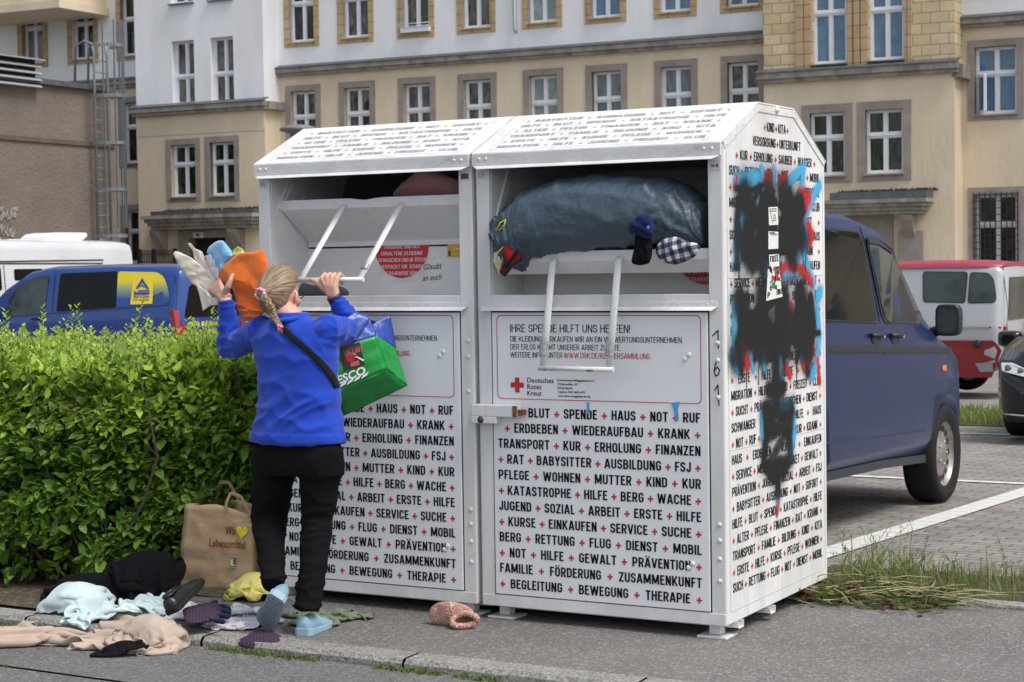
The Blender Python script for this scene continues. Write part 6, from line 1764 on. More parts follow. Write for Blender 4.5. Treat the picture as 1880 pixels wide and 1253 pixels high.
# scattered litter: dry bud scales, petals and leaf bits on pavement and road
n = 420
x = RS.uniform(-4.2, 1.6, n); y = np.where(RS.rand(n) < .6, RS.uniform(-.72, 1.0, n), RS.uniform(-2.2, -.92, n)); z = np.where(y < -.86, RZ + .006, .008)
a = RS.uniform(0, 6.28, n); D = np.stack([np.cos(a), np.sin(a), RS.uniform(-.05, .25, n)], 1); N = RS.normal(0, .35, (n, 3)) + np.array([0, 0, 1.])
L_ = RS.uniform(.006, .020, n); t = RS.rand(n)[:, None]
C = np.where(t < .45, np.array([.20, .15, .09]), np.where(t < .75, np.array([.10, .13, .04]), np.array([.42, .38, .30]))) * RS.uniform(.6, 1.2, (n, 1))
V, F, K = leaf_mesh(np.stack([x, y, z], 1), D, N, L_, L_ * RS.uniform(.3, .8, n), np.concatenate([C, np.ones((n, 1))], 1))
tag(mesh_np('litter', V, F, LEAFM, None, True, K), 'tiny dry leaves and petals scattered over pavement and road', 'litter', kind='stuff')
# ------------------------------------------------------------------ cloth
class Pile:
    """height field of what already lies on the ground, 1 cm cells"""
    def __init__(s, x0, x1, y0, y1, c=.01):
        s.x0, s.y0, s.c = x0, y0, c; s.nx = int((x1 - x0) / c); s.ny = int((y1 - y0) / c)
        X = x0 + (np.arange(s.nx) + .5) * c; Y = y0 + (np.arange(s.ny) + .5) * c
        gz = np.where(Y < -.86, RZ + .004, 0.004)
        s.H = np.tile(gz[None], (s.nx, 1))
    def h(s, x, y):
        i = np.clip(((x - s.x0) / s.c).astype(int), 0, s.nx - 1); j = np.clip(((y - s.y0) / s.c).astype(int), 0, s.ny - 1)
        return s.H[i, j]
    def raise_(s, V, t=.006, r=2):
        i = ((V[:, 0] - s.x0) / s.c).astype(int); j = ((V[:, 1] - s.y0) / s.c).astype(int)
        for di in range(-r, r + 1):
            for dj in range(-r, r + 1):
                a, b = i + di, j + dj; ok = (a >= 0) & (a < s.nx) & (b >= 0) & (b < s.ny)
                np.maximum.at(s.H, (a[ok], b[ok]), V[ok, 2] + t)
    def mound(s, x, y, rx, ry, h, rot=0):
        X = s.x0 + (np.arange(s.nx) + .5) * s.c; Y = s.y0 + (np.arange(s.ny) + .5) * s.c
        XX, YY = np.meshgrid(X - x, Y - y, indexing='ij'); c, q = math.cos(rot), math.sin(rot)
        d = ((XX * c + YY * q) / rx) ** 2 + ((-XX * q + YY * c) / ry) ** 2
        s.H = np.maximum(s.H, np.where(d < 1, h * np.sqrt(np.clip(1 - d, 0, 1)), -9))
def drape(pile, size, centre, rot, squeeze, n=(60, 44), steps=64, seed=0, drop=.04, amp=.05, bend=.10, iters=7, foot=None, shape=None, fr=.9):
    """position based cloth sheet squeezed together and dropped on a pile; returns vertices and quad faces"""
    rs = np.random.RandomState(seed); nx, ny = n; a, b = size
    U, W = np.meshgrid(np.linspace(-.5, .5, nx), np.linspace(-.5, .5, ny), indexing='ij')
    R0 = np.stack([U * a, W * b], -1)                                  # rest shape
    if shape is not None: R0 = shape(U, W, R0)
    X = R0[..., 0] * squeeze[0]; Y = R0[..., 1] * squeeze[1]
    FW = foot or (a * squeeze[0], b * squeeze[1])
    c, s_ = math.cos(rot), math.sin(rot)
    px = centre[0] + X * c - Y * s_; py = centre[1] + X * s_ + Y * c
    ph = rs.uniform(0, 6, 6); ox, oy = rs.uniform(-9, 9, 2)
    nz = np.array([[mnoise.noise(Vector((ox + u * 3.2 * (2 - squeeze[0]), oy + w * 3.2 * (2 - squeeze[1]), seed))) + .8 * mnoise.noise(Vector((ox + u * 8, oy + w * 8, seed + 5))) + .35 * mnoise.noise(Vector((ox + u * 19, oy + w * 19, seed + 9))) for u, w in zip(ur, wr)] for ur, wr in zip(U, W)])
    P = np.stack([px, py, pile.h(px, py) + drop + amp * (nz + .6)], -1)
    Q = P.copy()
    def rest(A, B): return np.linalg.norm(R0[B] - R0[A], axis=-1)
    cons = []
    def sl(di, dj, oi, oj, si, sj):
        i = np.arange(oi, nx - di, si); j = np.arange(max(oj, -dj if dj < 0 else oj), ny - max(dj, 0), sj)
        I, J = np.meshgrid(i, j, indexing='ij'); I, J = I.ravel(), J.ravel()
        return (I, J), (I + di, J + dj)
    for di, dj, k in ((1, 0, 1.), (0, 1, 1.), (1, 1, .5), (1, -1, .5), (2, 0, bend), (0, 2, bend), (4, 0, bend * .5), (0, 4, bend * .5)):
        for o in range(2 * max(abs(di), abs(dj)) if k in (1., .5) else 2 * max(di, dj)):
            m = max(abs(di), abs(dj)); 
            if di:
                if (o // m) % 2 == 0 and o % m >= m: continue
                i0 = [i for i in range(nx - di) if (i // di) % 2 == (o // m) % 2 and i % di == o % m]
                J0 = range(max(0, -dj), ny - max(dj, 0))
                I, J = np.meshgrid(i0, list(J0), indexing='ij')
            else:
                j0 = [j for j in range(ny - dj) if (j // dj) % 2 == (o // m) % 2 and j % dj == o % m]
                I, J = np.meshgrid(range(nx), j0, indexing='ij')
            I, J = I.ravel(), J.ravel()
            if len(I) == 0: continue
            A = (I, J); B = (I + di, J + dj); cons.append((A, B, rest(A, B), k))
    g = -9.8 * (1 / 60.) ** 2
    for st in range(steps):
        Vv = (P - Q) * .97; Q = P.copy(); P = P + Vv; P[..., 2] += g
        for it in range(iters):
            for A, B, r0, k in cons:
                d = P[B] - P[A]; L_ = np.linalg.norm(d, axis=-1) + 1e-9
                e = (L_ - r0) / L_ * .5 * k
                if k < .5: e = np.where(L_ < r0, e, e * .3)
                P[A] += d * e[:, None]; P[B] -= d * e[:, None]
            h = pile.h(P[..., 0], P[..., 1]) + .003
            hit = P[..., 2] < h
            P[..., 2] = np.where(hit, h, P[..., 2])
        lx = (P[..., 0] - centre[0]) * c + (P[..., 1] - centre[1]) * s_; ly = -(P[..., 0] - centre[0]) * s_ + (P[..., 1] - centre[1]) * c
        hx, hy = FW[0] * .5, FW[1] * .5
        rr = ((np.abs(lx) / hx) ** 3 + (np.abs(ly) / hy) ** 3) ** (1 / 3.) / (1 + .10 * nz) 
        kk = np.where(rr > 1.04, 1 - .35 * (rr - 1.04) / rr, 1.0); lx, ly = lx * kk, ly * kk
        P[..., 0] = centre[0] + lx * c - ly * s_; P[..., 1] = centre[1] + lx * s_ + ly * c
        P[..., :2] = np.where(hit[..., None], P[..., :2] * (1 - fr) + Q[..., :2] * fr, P[..., :2])
    # lift overlapping folds a little apart with a smoothing pass
    V = P.reshape(-1, 3)
    i, j = np.meshgrid(np.arange(nx - 1), np.arange(ny - 1), indexing='ij'); a_ = (i * ny + j).ravel()
    return V, np.stack([a_, a_ + ny, a_ + ny + 1, a_ + 1], 1)
def fabric(name, col, bump=.25, bscale=420, rough=.95, var=.10, scale=9, sheen=.08, col2=None):
    return mat(name, col, rough, var=var, scale=scale, bump=bump, bscale=bscale, sheen=sheen, col2=col2, bdist=.002, spec=.12)
def inside(U, W, kind):
    if kind == 'shirt': return ((np.abs(U) < .27) & (W < .5)) | ((W > .10 + .25 * (np.abs(U) - .27)) & (W < .46 - .30 * (np.abs(U) - .2)))
    if kind == 'coat': return (np.abs(W) < .30 + .10 * (U < 0)) | ((np.abs(U - .28) < .13 - .0 * U) )
    return (np.abs(U) ** 6 + np.abs(W) ** 6) < .5 ** 6 * 1.4
def garment(name, label, cat, m, pile, thick=.004, sub=1, cut='', **k):
    V, F = drape(pile, **k)
    nx, ny = k.get('n', (60, 44)); U, W = np.meshgrid(np.linspace(-.5, .5, nx), np.linspace(-.5, .5, ny), indexing='ij')
    ok = inside(U, W, cut).ravel(); F = F[ok[F].all(1)]; us = np.unique(F); rm = np.zeros(len(V), int); rm[us] = np.arange(len(us)); V = V[us]; F = rm[F]
    pile.raise_(V, thick + .002)
    c = V.mean(0); c[2] = V[:, 2].min()
    o = mesh_np(name, V - c, F, m); o.location = c
    sd_ = o.modifiers.new('thick', 'SOLIDIFY'); sd_.thickness = thick; sd_.offset = 1
    if sub: su = o.modifiers.new('smooth', 'SUBSURF'); su.levels = sub; su.render_levels = sub
    return tag(o, label, cat, 'clothes strewn on the ground')
def pillow(name, outline, thick, m, nrm, parent=None, rings=9, dome=.5, wr=.006, wscale=14, seed=0, sub=1, dense=48, back=.6, soft=1, stretch=(1, 1, 1), crease=0.0, cdir=(0, 0, 1), cfreq=30):
    """soft closed body with the given 3-D outline: swells along nrm to thick in front and back*thick behind, wrinkled"""
    O_ = np.array(outline, float); n0 = len(O_)
    # resample the outline smoothly
    d = np.linalg.norm(np.roll(O_, -1, 0) - O_, axis=1); s = np.concatenate([[0], np.cumsum(d)]); t = np.linspace(0, s[-1], dense, endpoint=False)
    cdir = np.array(cdir, float) / np.linalg.norm(cdir)
    E = np.stack([np.interp(t, s, np.append(O_[:, k], O_[0, k])) for k in range(3)], 1)
    for _ in range(soft): E = (E * .5 + .25 * np.roll(E, 1, 0) + .25 * np.roll(E, -1, 0))
    c = E.mean(0); nrm = np.array(nrm, float); nrm /= np.linalg.norm(nrm)
    V = []; 
    lv = [math.cos(math.pi / 2 * k / rings) for k in range(rings)]      # 1 -> small
    def pt(k, sgn, q): 
        f = lv[k]; hgt = (1 - f ** 2) ** dome
        return c + (q - c) * f + nrm * (sgn * thick * (1 if sgn > 0 else back) * hgt)
    rows = [[pt(k, 1, q) for q in E] for k in range(rings - 1, 0, -1)] + [list(E)] + [[pt(k, -1, q) for q in E] for k in range(1, rings)]
    V = np.array(rows).reshape(-1, 3); k = dense; r_ = len(rows)
    F = [(i * k + j, i * k + (j + 1) % k, (i + 1) * k + (j + 1) % k, (i + 1) * k + j) for i in range(r_ - 1) for j in range(k)]
    F += [tuple(range(k))[::-1], tuple((r_ - 1) * k + j for j in range(k))]
    for i in range(len(V)):
        p = Vector(V[i] * np.array(stretch)) * wscale
        w = mnoise.noise(p + Vector((seed, 0, 0))); w2 = 1 - abs(mnoise.noise(p * .55 + Vector((0, seed, 3)))) * 2
        V[i] += nrm * wr * (w + w2 * .9) + (V[i] - c) * wr * .6 * w
        if crease:
            s_ = float(np.dot(V[i] - c, cdir)); V[i] += nrm * crease * (abs(((s_ * cfreq + .35 * w) % 1.0) - .5) * 2 - .5)
    me = bpy.data.meshes.new(name); me.from_pydata([tuple(v - c) for v in V], [], F); me.materials.append(m)
    me.polygons.foreach_set('use_smooth', [True] * len(F)); 
    bm = bmesh.new(); bm.from_mesh(me); bmesh.ops.recalc_face_normals(bm, faces=bm.faces); bm.to_mesh(me); bm.free()
    o = bpy.data.objects.new(name, me); COL.objects.link(o); o.location = c
    if parent is not None: o.parent = parent
    if sub: su = o.modifiers.new('smooth', 'SUBSURF'); su.levels = sub; su.render_levels = sub
    return o

pile = Pile(-4.6, -.6, -1.35, .6)
g0 = lambda px, py, z=.03: onZ(px, py, z)
FB = fabric('wool_beige', (.43, .345, .285), .3, 300); FK = fabric('cloth_black', (.007, .007, .009), .3, 300, sheen=0.0); FP = fabric('cotton_paleblue', (.50, .60, .61), .2, 500)
FG = fabric('cotton_sage', (.155, .185, .125), .2, 500); FL = fabric('cotton_lilac', (.62, .60, .68), .2, 500); FN = fabric('knit_navy', (.012, .016, .050), .5, 260)
# beige coat: long flat part, then the rumpled part with its collar
c = g0(120, 1143); garment('beige_coat', 'beige wool coat spread out flat and rumpled along the kerb', 'coat', FB, pile, .006, cut='coat', size=(1.15, .80), centre=(c[0] + .03, c[1] - .02), rot=rad(20), squeeze=(.80, .48), foot=(.95, .40), n=(70, 46), seed=3, amp=.05)
# black coat heaped against the hedge
c = g0(205, 1082, .05); pile.mound(c[0] + .10, c[1] + .14, .22, .12, .21, rad(28)); pile.mound(c[0] - .12, c[1] + .0, .18, .10, .11, rad(28))
garment('black_coat', 'black coat heaped up against the foot of the hedge', 'coat', FK, pile, .006, cut='coat', size=(1.10, .85), centre=(c[0] - .02, c[1] + .05), rot=rad(28), squeeze=(.55, .46), foot=(.62, .40), n=(70, 50), seed=8, amp=.07)
pile.mound(*g0(145, 1112)[:2], .14, .10, .13, rad(20)); pile.mound(*g0(275, 1092)[:2], .15, .11, .17, rad(20))
c = g0(205, 1106, .06); garment('pale_blue_jacket', 'pale blue jacket lying crumpled over the black coat', 'jacket', FP, pile, .005, cut='shirt', size=(1.05, .85), centre=(c[0], c[1] - .02), rot=rad(30), squeeze=(.56, .38), foot=(.70, .36), n=(74, 58), seed=12, amp=.11)
c = g0(283, 1084, .1); garment('pale_blue_shirt', 'second pale blue piece of cloth pulled up toward the paper bag', 'shirt', FP, pile, .004, size=(.50, .50), centre=(c[0], c[1] - .01), rot=rad(50), squeeze=(.50, .40), foot=(.27, .24), n=(46, 46), seed=17, amp=.09)
c = g0(275, 1145, .06); pile.mound(c[0], c[1], .13, .08, .09)
garment('beige_hood', 'rumpled end of beige wool with a rolled collar, in front of the pale blue jacket', 'garment', FB, pile, .006, size=(.62, .60), centre=(c[0], c[1] - .02), rot=rad(12), squeeze=(.50, .44), foot=(.32, .27), n=(54, 50), seed=21, amp=.08)
c = g0(238, 1196, -.04); garment('black_sock', 'flat black sock lying on the road in front of the beige coat', 'sock', FK, pile, .010, size=(.26, .075), centre=(c[0] + .02, c[1] - .09), rot=rad(32), squeeze=(.95, .9), n=(30, 12), seed=4, amp=.02)
c = g0(428, 1130, .04); garment('lilac_shirt', 'pale lilac shirt crumpled by the left shoe of the woman', 'shirt', FL, pile, .0035, cut='shirt', size=(.70, .62), centre=(c[0] + .02, c[1]), rot=rad(25), squeeze=(.50, .42), foot=(.36, .27), n=(60, 54), seed=31, amp=.07)
c = g0(600, 1128, .03); garment('sage_garment', 'sage green garment on the pavement under the left clothes bank', 'garment', FG, pile, .004, cut='shirt', size=(.75, .60), centre=(c[0] - .02, c[1]), rot=rad(20), squeeze=(.52, .42), foot=(.42, .28), n=(60, 50), seed=41, amp=.07)
# clear plastic film
m, nt_, b_ = nodes('plastic_film'); b_.inputs['Base Color'].default_value = (.85, .87, .9, 1); b_.inputs['Roughness'].default_value = .12; b_.inputs['Alpha'].default_value = .46; b_.inputs['Specular IOR Level'].default_value = 1.0
FILM = m
pile.mound(*g0(405, 1100)[:2], .13, .09, .14, rad(20))
c = g0(385, 1112, .05); garment('plastic_film', 'crumpled clear plastic film beside the black shoe', 'plastic film', FILM, pile, .0015, size=(.85, .75), centre=(c[0] + .02, c[1] + .01), rot=rad(25), squeeze=(.46, .36), foot=(.40, .26), n=(64, 56), seed=51, amp=.11)
# yellow bags
YB = mat('bag_yellow', (.78, .70, .20), .4, var=.12, scale=12); YB2 = mat('bag_cream', (.62, .60, .34), .35, var=.15, scale=12)
for nm, px, py, sx, mm, lb in (('yellow_bag', 455, 1083, .5, YB, 'bright yellow plastic bag behind the shoes of the woman'), ('cream_bag', 466, 1055, .4, YB2, 'pale cream plastic bag between the paper bag and the left leg of the woman')):
    c = g0(px, py, .05); pile.mound(c[0], c[1] + .05, .11, .09, .12 if nm == 'yellow_bag' else .2)
    o = garment(nm, lb, 'plastic bag', mm, pile, .002, size=(.6, .55), centre=(c[0], c[1] + .04), rot=rad(40), squeeze=(.42, .42), n=(50, 46), seed=61 + px, amp=.08)
# patterned navy gloves / hat: knitted, with a faint red lattice
def mat_knit(name, c1, c2, sc):
    m, nt, b = nodes(name); L = nt.links.new; tc = nt.nodes.new('ShaderNodeTexCoord')
    w = [nt.nodes.new('ShaderNodeTexWave') for _ in range(2)]
    for k, q in enumerate(w):
        mp = nt.nodes.new('ShaderNodeMapping'); mp.inputs['Rotation'].default_value = (0, 0, rad(38 if k else -38)); L(tc.outputs['Object'], mp.inputs[0]); L(mp.outputs[0], q.inputs['Vector']); q.inputs['Scale'].default_value = sc; q.inputs['Distortion'].default_value = 2
    mxm = nt.nodes.new('ShaderNodeMath'); mxm.operation = 'MAXIMUM'; L(w[0].outputs['Fac'], mxm.inputs[0]); L(w[1].outputs['Fac'], mxm.inputs[1])
    r = nt.nodes.new('ShaderNodeValToRGB'); r.color_ramp.elements[0].position = .90; r.color_ramp.elements[1].position = .98; r.color_ramp.elements[0].color = (*c1, 1); r.color_ramp.elements[1].color = (*c2, 1)
    L(mxm.outputs[0], r.inputs[0]); L(r.outputs[0], b.inputs['Base Color']); b.inputs['Roughness'].default_value = .95
    n = nt.nodes.new('ShaderNodeTexNoise'); n.inputs['Scale'].default_value = 320; L(tc.outputs['Object'], n.inputs['Vector']); bp_ = nt.nodes.new('ShaderNodeBump'); bp_.inputs['Strength'].default_value = .5; bp_.inputs['Distance'].default_value = .003; L(n.outputs['Fac'], bp_.inputs['Height']); L(bp_.outputs[0], b.inputs['Normal'])
    return m
KN = mat_knit('knit_pattern', (.010, .013, .040), (.10, .03, .045), 22)
UP = (0, -.25, 1)
def gl(pts, z): return [g0(a, b, z) for a, b in pts]
glove = empty('navy_glove', tuple(g0(378, 1128, .05)), 0, 'navy patterned knit glove lying on the plastic film', 'glove', 'clothes strewn on the ground')
def inpar(o, p): o.parent = p; o.matrix_parent_inverse = Matrix.Translation(-p.location); return o
zg = .055
inpar(pillow('cuff', gl([(334, 1122), (372, 1112), (400, 1108), (412, 1120), (402, 1138), (372, 1143), (342, 1146)], zg), .028, KN, UP, wr=.003), glove)
for pts in (((395, 1116), (410, 1113), (420, 1118)), ((398, 1124), (413, 1122), (421, 1125)), ((396, 1131), (411, 1131), (419, 1133)), ((388, 1136), (400, 1140), (410, 1142)), ((380, 1114), (391, 1108), (397, 1105))):
    f_ = MB(); P = [g0(a, b, zg + .008) for a, b in pts]; f_.tube([*P, P[-1] + (P[-1] - P[-2]) * .3], [.011, .012, .011, .004], 10); inpar(f_.build('finger', FN), glove)
hat = pillow('navy_hat', [onZ(a, b, RZ + .02) for a, b in ((433, 1184), (455, 1174), (466, 1164), (484, 1162), (496, 1170), (520, 1174), (531, 1186), (520, 1194), (470, 1192), (440, 1190))], .038, KN, UP, wr=.006, wscale=20, back=.3); tag(hat, 'navy patterned knit cap lying on the road before the kerb', 'cap', 'clothes strewn on the ground')
# pink knitted hat: bag shape with a rolled brim
def mat_tweed():
    m, nt, b = nodes('tweed_pink'); L = nt.links.new; tc = nt.nodes.new('ShaderNodeTexCoord'); v = nt.nodes.new('ShaderNodeTexVoronoi'); v.inputs['Scale'].default_value = 150
    L(tc.outputs['Object'], v.inputs['Vector']); sp = nt.nodes.new('ShaderNodeSeparateColor'); L(v.outputs['Color'], sp.inputs[0])
    r = nt.nodes.new('ShaderNodeValToRGB'); e = r.color_ramp.elements; e[0].position = .0; e[0].color = (.44, .22, .16, 1); e[1].position = 1; e[1].color = (.70, .52, .44, 1)
    for p_, c_ in ((.35, (.55, .30, .22)), (.6, (.38, .19, .18)), (.8, (.60, .38, .30))): k = e.new(p_); k.color = (*c_, 1)
    L(sp.outputs[0], r.inputs[0]); L(r.outputs[0], b.inputs['Base Color']); b.inputs['Roughness'].default_value = .95
    bp_ = nt.nodes.new('ShaderNodeBump'); bp_.inputs['Strength'].default_value = .8; bp_.inputs['Distance'].default_value = .005; L(v.outputs['Distance'], bp_.inputs['Height']); L(bp_.outputs[0], b.inputs['Normal'])
    return m
TW = mat_tweed()
ph = empty('pink_hat', tuple(g0(832, 1150, 0)), 0, 'pink tweed knit hat on the pavement in front of the left clothes bank', 'hat', 'clothes strewn on the ground')
yb = g0(832, 1148, 0)[1]
inpar(pillow('crown', [onY(a, b, yb) for a, b in ((789, 1134), (791, 1116), (806, 1107), (830, 1105), (852, 1110), (868, 1119), (872, 1128), (866, 1142), (842, 1152), (812, 1152), (795, 1147))], .06, TW, (0.3, -1, .35), wr=.014, wscale=15, dome=.45), ph)
bc = Vector(onY(853, 1138, yb - .050)); ba = Vector((.86, .40, .10)).normalized(); bu = Vector((-.10, .12, 1)).normalized()
bt = MB(); n_ = 72
P = [bc + ba * .052 * math.cos(t) + bu * .026 * math.sin(t) + Vector((0, -.010 * math.sin(t * 2), 0)) for t in np.linspace(0, 2 * math.pi, n_ + 1)]
bt.tube(P, [.0125 + .0022 * (k % 3 == 0) for k in range(n_ + 1)], 10, caps=False); inpar(bt.build('brim', TW), ph)
op = MB(); op.add([bc + Vector((0, .004, 0)) + ba * .050 * math.cos(t) + bu * .024 * math.sin(t) for t in np.linspace(0, 2 * math.pi, 24, endpoint=False)], [tuple(range(24))]); inpar(op.build('opening', mat('hat_inside', (.10, .05, .045), .95), recalc=False), ph)
# black leather shoe
LEA = mat('leather_black', (.014, .013, .013), .35, var=.3, scale=14, bump=.1, bscale=40)
a, b = g0(318, 1108, .12), g0(396, 1076, .12)
shoe = empty('black_shoe', (a[0], a[1], .075), 0, 'black leather lace shoe lying beside the paper bag', 'shoe', 'clothes strewn on the ground')
shoe.rotation_euler = (rad(-24), rad(-16), math.atan2(b[1] - a[1], b[0] - a[0]))
def shoe_parts(root, L_, upper, sole, hl=.075, opening=True, lace=None, sneaker=False):
    """heel at the origin, toe along +x, sole at z=0"""
    w = [(0.0, .020, .045, .020), (.03, .034, hl, .012), (.10, .036, hl * .96, .006), (.28, .034, hl * .98, .004), (.42, .036, hl * .86, .004), (.55, .042, .060, .004), (.70, .046, .050, .006), (.84, .042, .044, .010), (.94, .030, .034, .014), (1.0, .010, .022, .018)]
    u_ = MB(); rings = []
    for f, hw, h, zb in w:
        r = []
        for k in range(16):
            q = 2 * math.pi * k / 16; cx = math.cos(q); sz = math.sin(q)
            top = (h - .018) * (max(0, sz) ** (.75 if f < .5 else 1)); ww = hw * (1 - .35 * max(0, sz) ** 2 if f > .45 else 1 - .22 * max(0, sz) ** 2)
            r.append((f * L_, cx * ww, .018 + top - .004 * max(0, -sz)))
        rings.append(r)
    u_.loft(rings, 0, True, True); up = u_.build('upper', upper, root)
    s_ = MB(); poly = [(f * L_ + (.004 if f > .9 else -.004 if f == 0 else 0), (hw + .005)) for f, hw, h, zb in w]
    P = [(x, -y) for x, y in poly] + [(x, y) for x, y in poly[::-1]]
    def zb_of(x): f = x / L_; return .006 * max(0, f - .7) / .3 + (0.004 if .38 < f < .5 and not sneaker else 0)
    n = len(P); s_.add([(x, y, zb_of(x)) for x, y in P] + [(x, y * .99, .024 + (.010 * max(0, .35 - x / L_) / .35 if sneaker else 0)) for x, y in P], [tuple(range(n))[::-1], tuple(range(n, 2 * n))] + [(i, (i + 1) % n, n + (i + 1) % n, n + i) for i in range(n)])
    so = s_.build('sole', sole, root, bevel=.003)
    if opening:
        d = MB(); d.ell((L_ * .20, 0, hl * .965), L_ * .16, .026, .008, 20, 6); d.build('opening', DARK, root)
        rim = MB(); rim.tube([(L_ * (.20 + .17 * math.cos(q)), .029 * math.sin(q), hl * .955 + .004) for q in np.linspace(0, 2 * math.pi, 21)], .005, 6, caps=False); rim.build('collar', upper, up)
    lc = MB()
    for k in range(4):
        x = L_ * (.40 + .055 * k); z = hl * (.93 - .085 * k); lc.tube([(x, -.022, z - .006), (x + .006, 0, z + .004), (x + .002, .022, z - .006)], .0022, 5)
    lc.build('laces', lace or upper, up)
    if sneaker:
        gr = MB()
        for k in range(9): x = L_ * (.08 + .10 * k); gr.box((x - .006, -.034 + .02 * (k == 8), -.0025), (x + .006, .034 - .02 * (k == 8), .001))
        gr.build('tread', mat('tread_grey', (.20, .24, .27), .8), so)
shoe_parts(shoe, .29, LEA, RUBBER)
# ---- brown paper bag
def mat_paper():
    m = mat('kraft_paper', (.50, .345, .205), .85, col2=(.43, .29, .165), scale=3, bump=.45, bscale=11, bdist=.02)
    return m
KR = mat_paper()
pa, pb = g0(325, 1080, 0), g0(462, 1092, 0)
bx = empty('paper_bag', tuple((pa + pb) / 2), 0, 'brown paper grocery bag with a yellow heart standing by the hedge', 'paper bag')
bw = float(np.linalg.norm((pb - pa)[:2])); bx.rotation_euler = (0, 0, math.atan2(pb[1] - pa[1], pb[0] - pa[0]))
BH = .415; BD = .17; tilt = .035
def bagp(u, v, w):                               # u across -.5..+.5, v depth 0..1, w height 0..1
    k = 1 - .06 * w
    pinch = .018 * math.sin(w * 9) * (1 if v in (0, 1) else 0)
    crum = .014 * mnoise.noise(Vector((u * 6, v * 3, w * 7)))
    return Vector((u * bw * k + .02 * w, v * BD + tilt * w * (1 if v < .5 else .4) + crum - .012 * math.sin(math.pi * (u + .5)) * (1 - 2 * v) * w, w * BH + (.03 * (u + .5) * -w + .012 * math.cos(u * 7)) * (w > .85)))
bm_ = MB(); nu, nw = 14, 16
for v in (0.0, 1.0):
    g = [[bagp(-.5 + i / nu, v, j / nw) for i in range(nu + 1)] for j in range(nw + 1)]
    bm_.loft(g, 0, True, False, closed=False)
for u in (-.5, .5):
    g = [[bagp(u, k / 4, j / nw) + Vector((-math.copysign(.03, u) * math.sin(math.pi * k / 4) * (j / nw) * .9, 0, 0)) for k in range(5)] for j in range(nw + 1)]
    bm_.loft(g, 0, True, False, closed=False)
bm_.quad(bagp(-.5, 0, 0), bagp(.5, 0, 0), bagp(.5, 1, 0), bagp(-.5, 1, 0))
body = bm_.build('bag_body', KR, bx, weld=True)
so = body.modifiers.new('t', 'SOLIDIFY'); so.thickness = .0016
for v, u0, u1, hh in ((1.0, -.34, -.02, .075), (0.0, .12, .44, .055)):
    hd = MB(); a_, b_ = bagp(u0, v, .93), bagp(u1, v, .90); dv = Vector((0, .004 if v > .5 else -.004, 0))
    P = [a_ + dv, a_ + dv + Vector((.006, 0, .05)), a_ * .8 + b_ * .2 + Vector((0, 0, .05 + hh)), a_ * .4 + b_ * .6 + Vector((0, 0, .05 + hh)), b_ + dv + Vector((-.006, 0, .05)), b_ + dv]
    for p, q in zip(P[:-1], P[1:]): hd.bar(p, q, .002, .016, up=(1, 0, .01) if abs((q - p).normalized().z) > .7 else (0, 0, 1))
    hd.build('bag_handle', mat('kraft_dark', (.42, .275, .155), .8, var=.1, scale=8), bx)
pr = MB()
def bf(a, b): p = bagp(a / bw, 0.0, b / BH); return p + Vector((0, -.004, 0))
BRN = mat('print_brown', (.24, .085, .03), .7)
put_text(pr, 'Wir', .050, .272, .044, bf, 0, .03, .72, shear=.05)
put_text(pr, 'Lebensmittel.', -.040, .212, .040, bf, 0, .03, width=.225, shear=.0, space=1.05)
hc = (.152, .295); hp_ = []
for k in range(24):
    q = 2 * math.pi * k / 24; hp_.append(bf(hc[0] + .0024 * (16 * math.sin(q) ** 3), hc[1] - .004 + .0022 * (13 * math.cos(q) - 5 * math.cos(2 * q) - 2 * math.cos(3 * q) - math.cos(4 * q))))
pr.add([bf(*hc)] + hp_, [(0, k + 1, (k + 1) % 24 + 1) for k in range(24)], 1)
pr.add([bf(a, b) + Vector((0, -.0005, 0)) for a, b in ((.088, .115), (.122, .115), (.124, .165), (.092, .165))], [(0, 1, 2, 3)], 2)
put_caps(pr, 'E', .094, .128, .032, lambda a, b: bf(a, b) + Vector((0, -.001, 0)), 1, .22, width=.024)
put_text(pr, 'EDEKA', .090, .118, .006, lambda a, b: bf(a, b) + Vector((0, -.001, 0)), 1, .03, width=.03)
for k in range(4): pr.add([bf(-.165, .075 - k * .008), bf(-.165 + .075, .073 - k * .008), bf(-.165 + .075, .075 - k * .008), bf(-.165, .077 - k * .008)], [(0, 1, 2, 3)], 3)
pr.build('print', [BRN, YELLOWP, mat('print_blue', (.02, .10, .35), .6), mat('print_faint', (.22, .20, .26), .8)], body, recalc=False)
# ------------------------------------------------------------------ the woman in the blue jumper
from mathutils.bvhtree import BVHTree
def q(px, py, y): return Vector(onY(px, py, y))
def reach(px, py, A, L, y0, y1):
    """point on the sight line at distance L from A, searched between y0 and y1"""
    best = min((abs((q(px, py, y) - A).length - L), y) for y in np.linspace(y0, y1, 120))
    return q(px, py, best[1])
YT = -.50
person = empty('person', tuple(onZ(540, 1160, 0)), 0, 'woman in a royal blue jumper and black trousers seen from behind, pulling the bank open', 'person')
def pp(o, par=None):
    o.parent = par or person
    o.matrix_parent_inverse = Matrix.Translation(-person.location) if par is None else Matrix.Identity(4)
    return o
SKIN = mat('skin', (.58, .34, .25), .5, var=.07, scale=9, col2=(.62, .33, .25), bump=.06, bscale=160)
BLUEJ = fabric('jumper_blue', (.016, .056, .43), .45, 300, var=.14, scale=5, sheen=.22)
BLACKT = fabric('trouser_black', (.006, .006, .007), .25, 500, var=.15, scale=8, sheen=0.0)
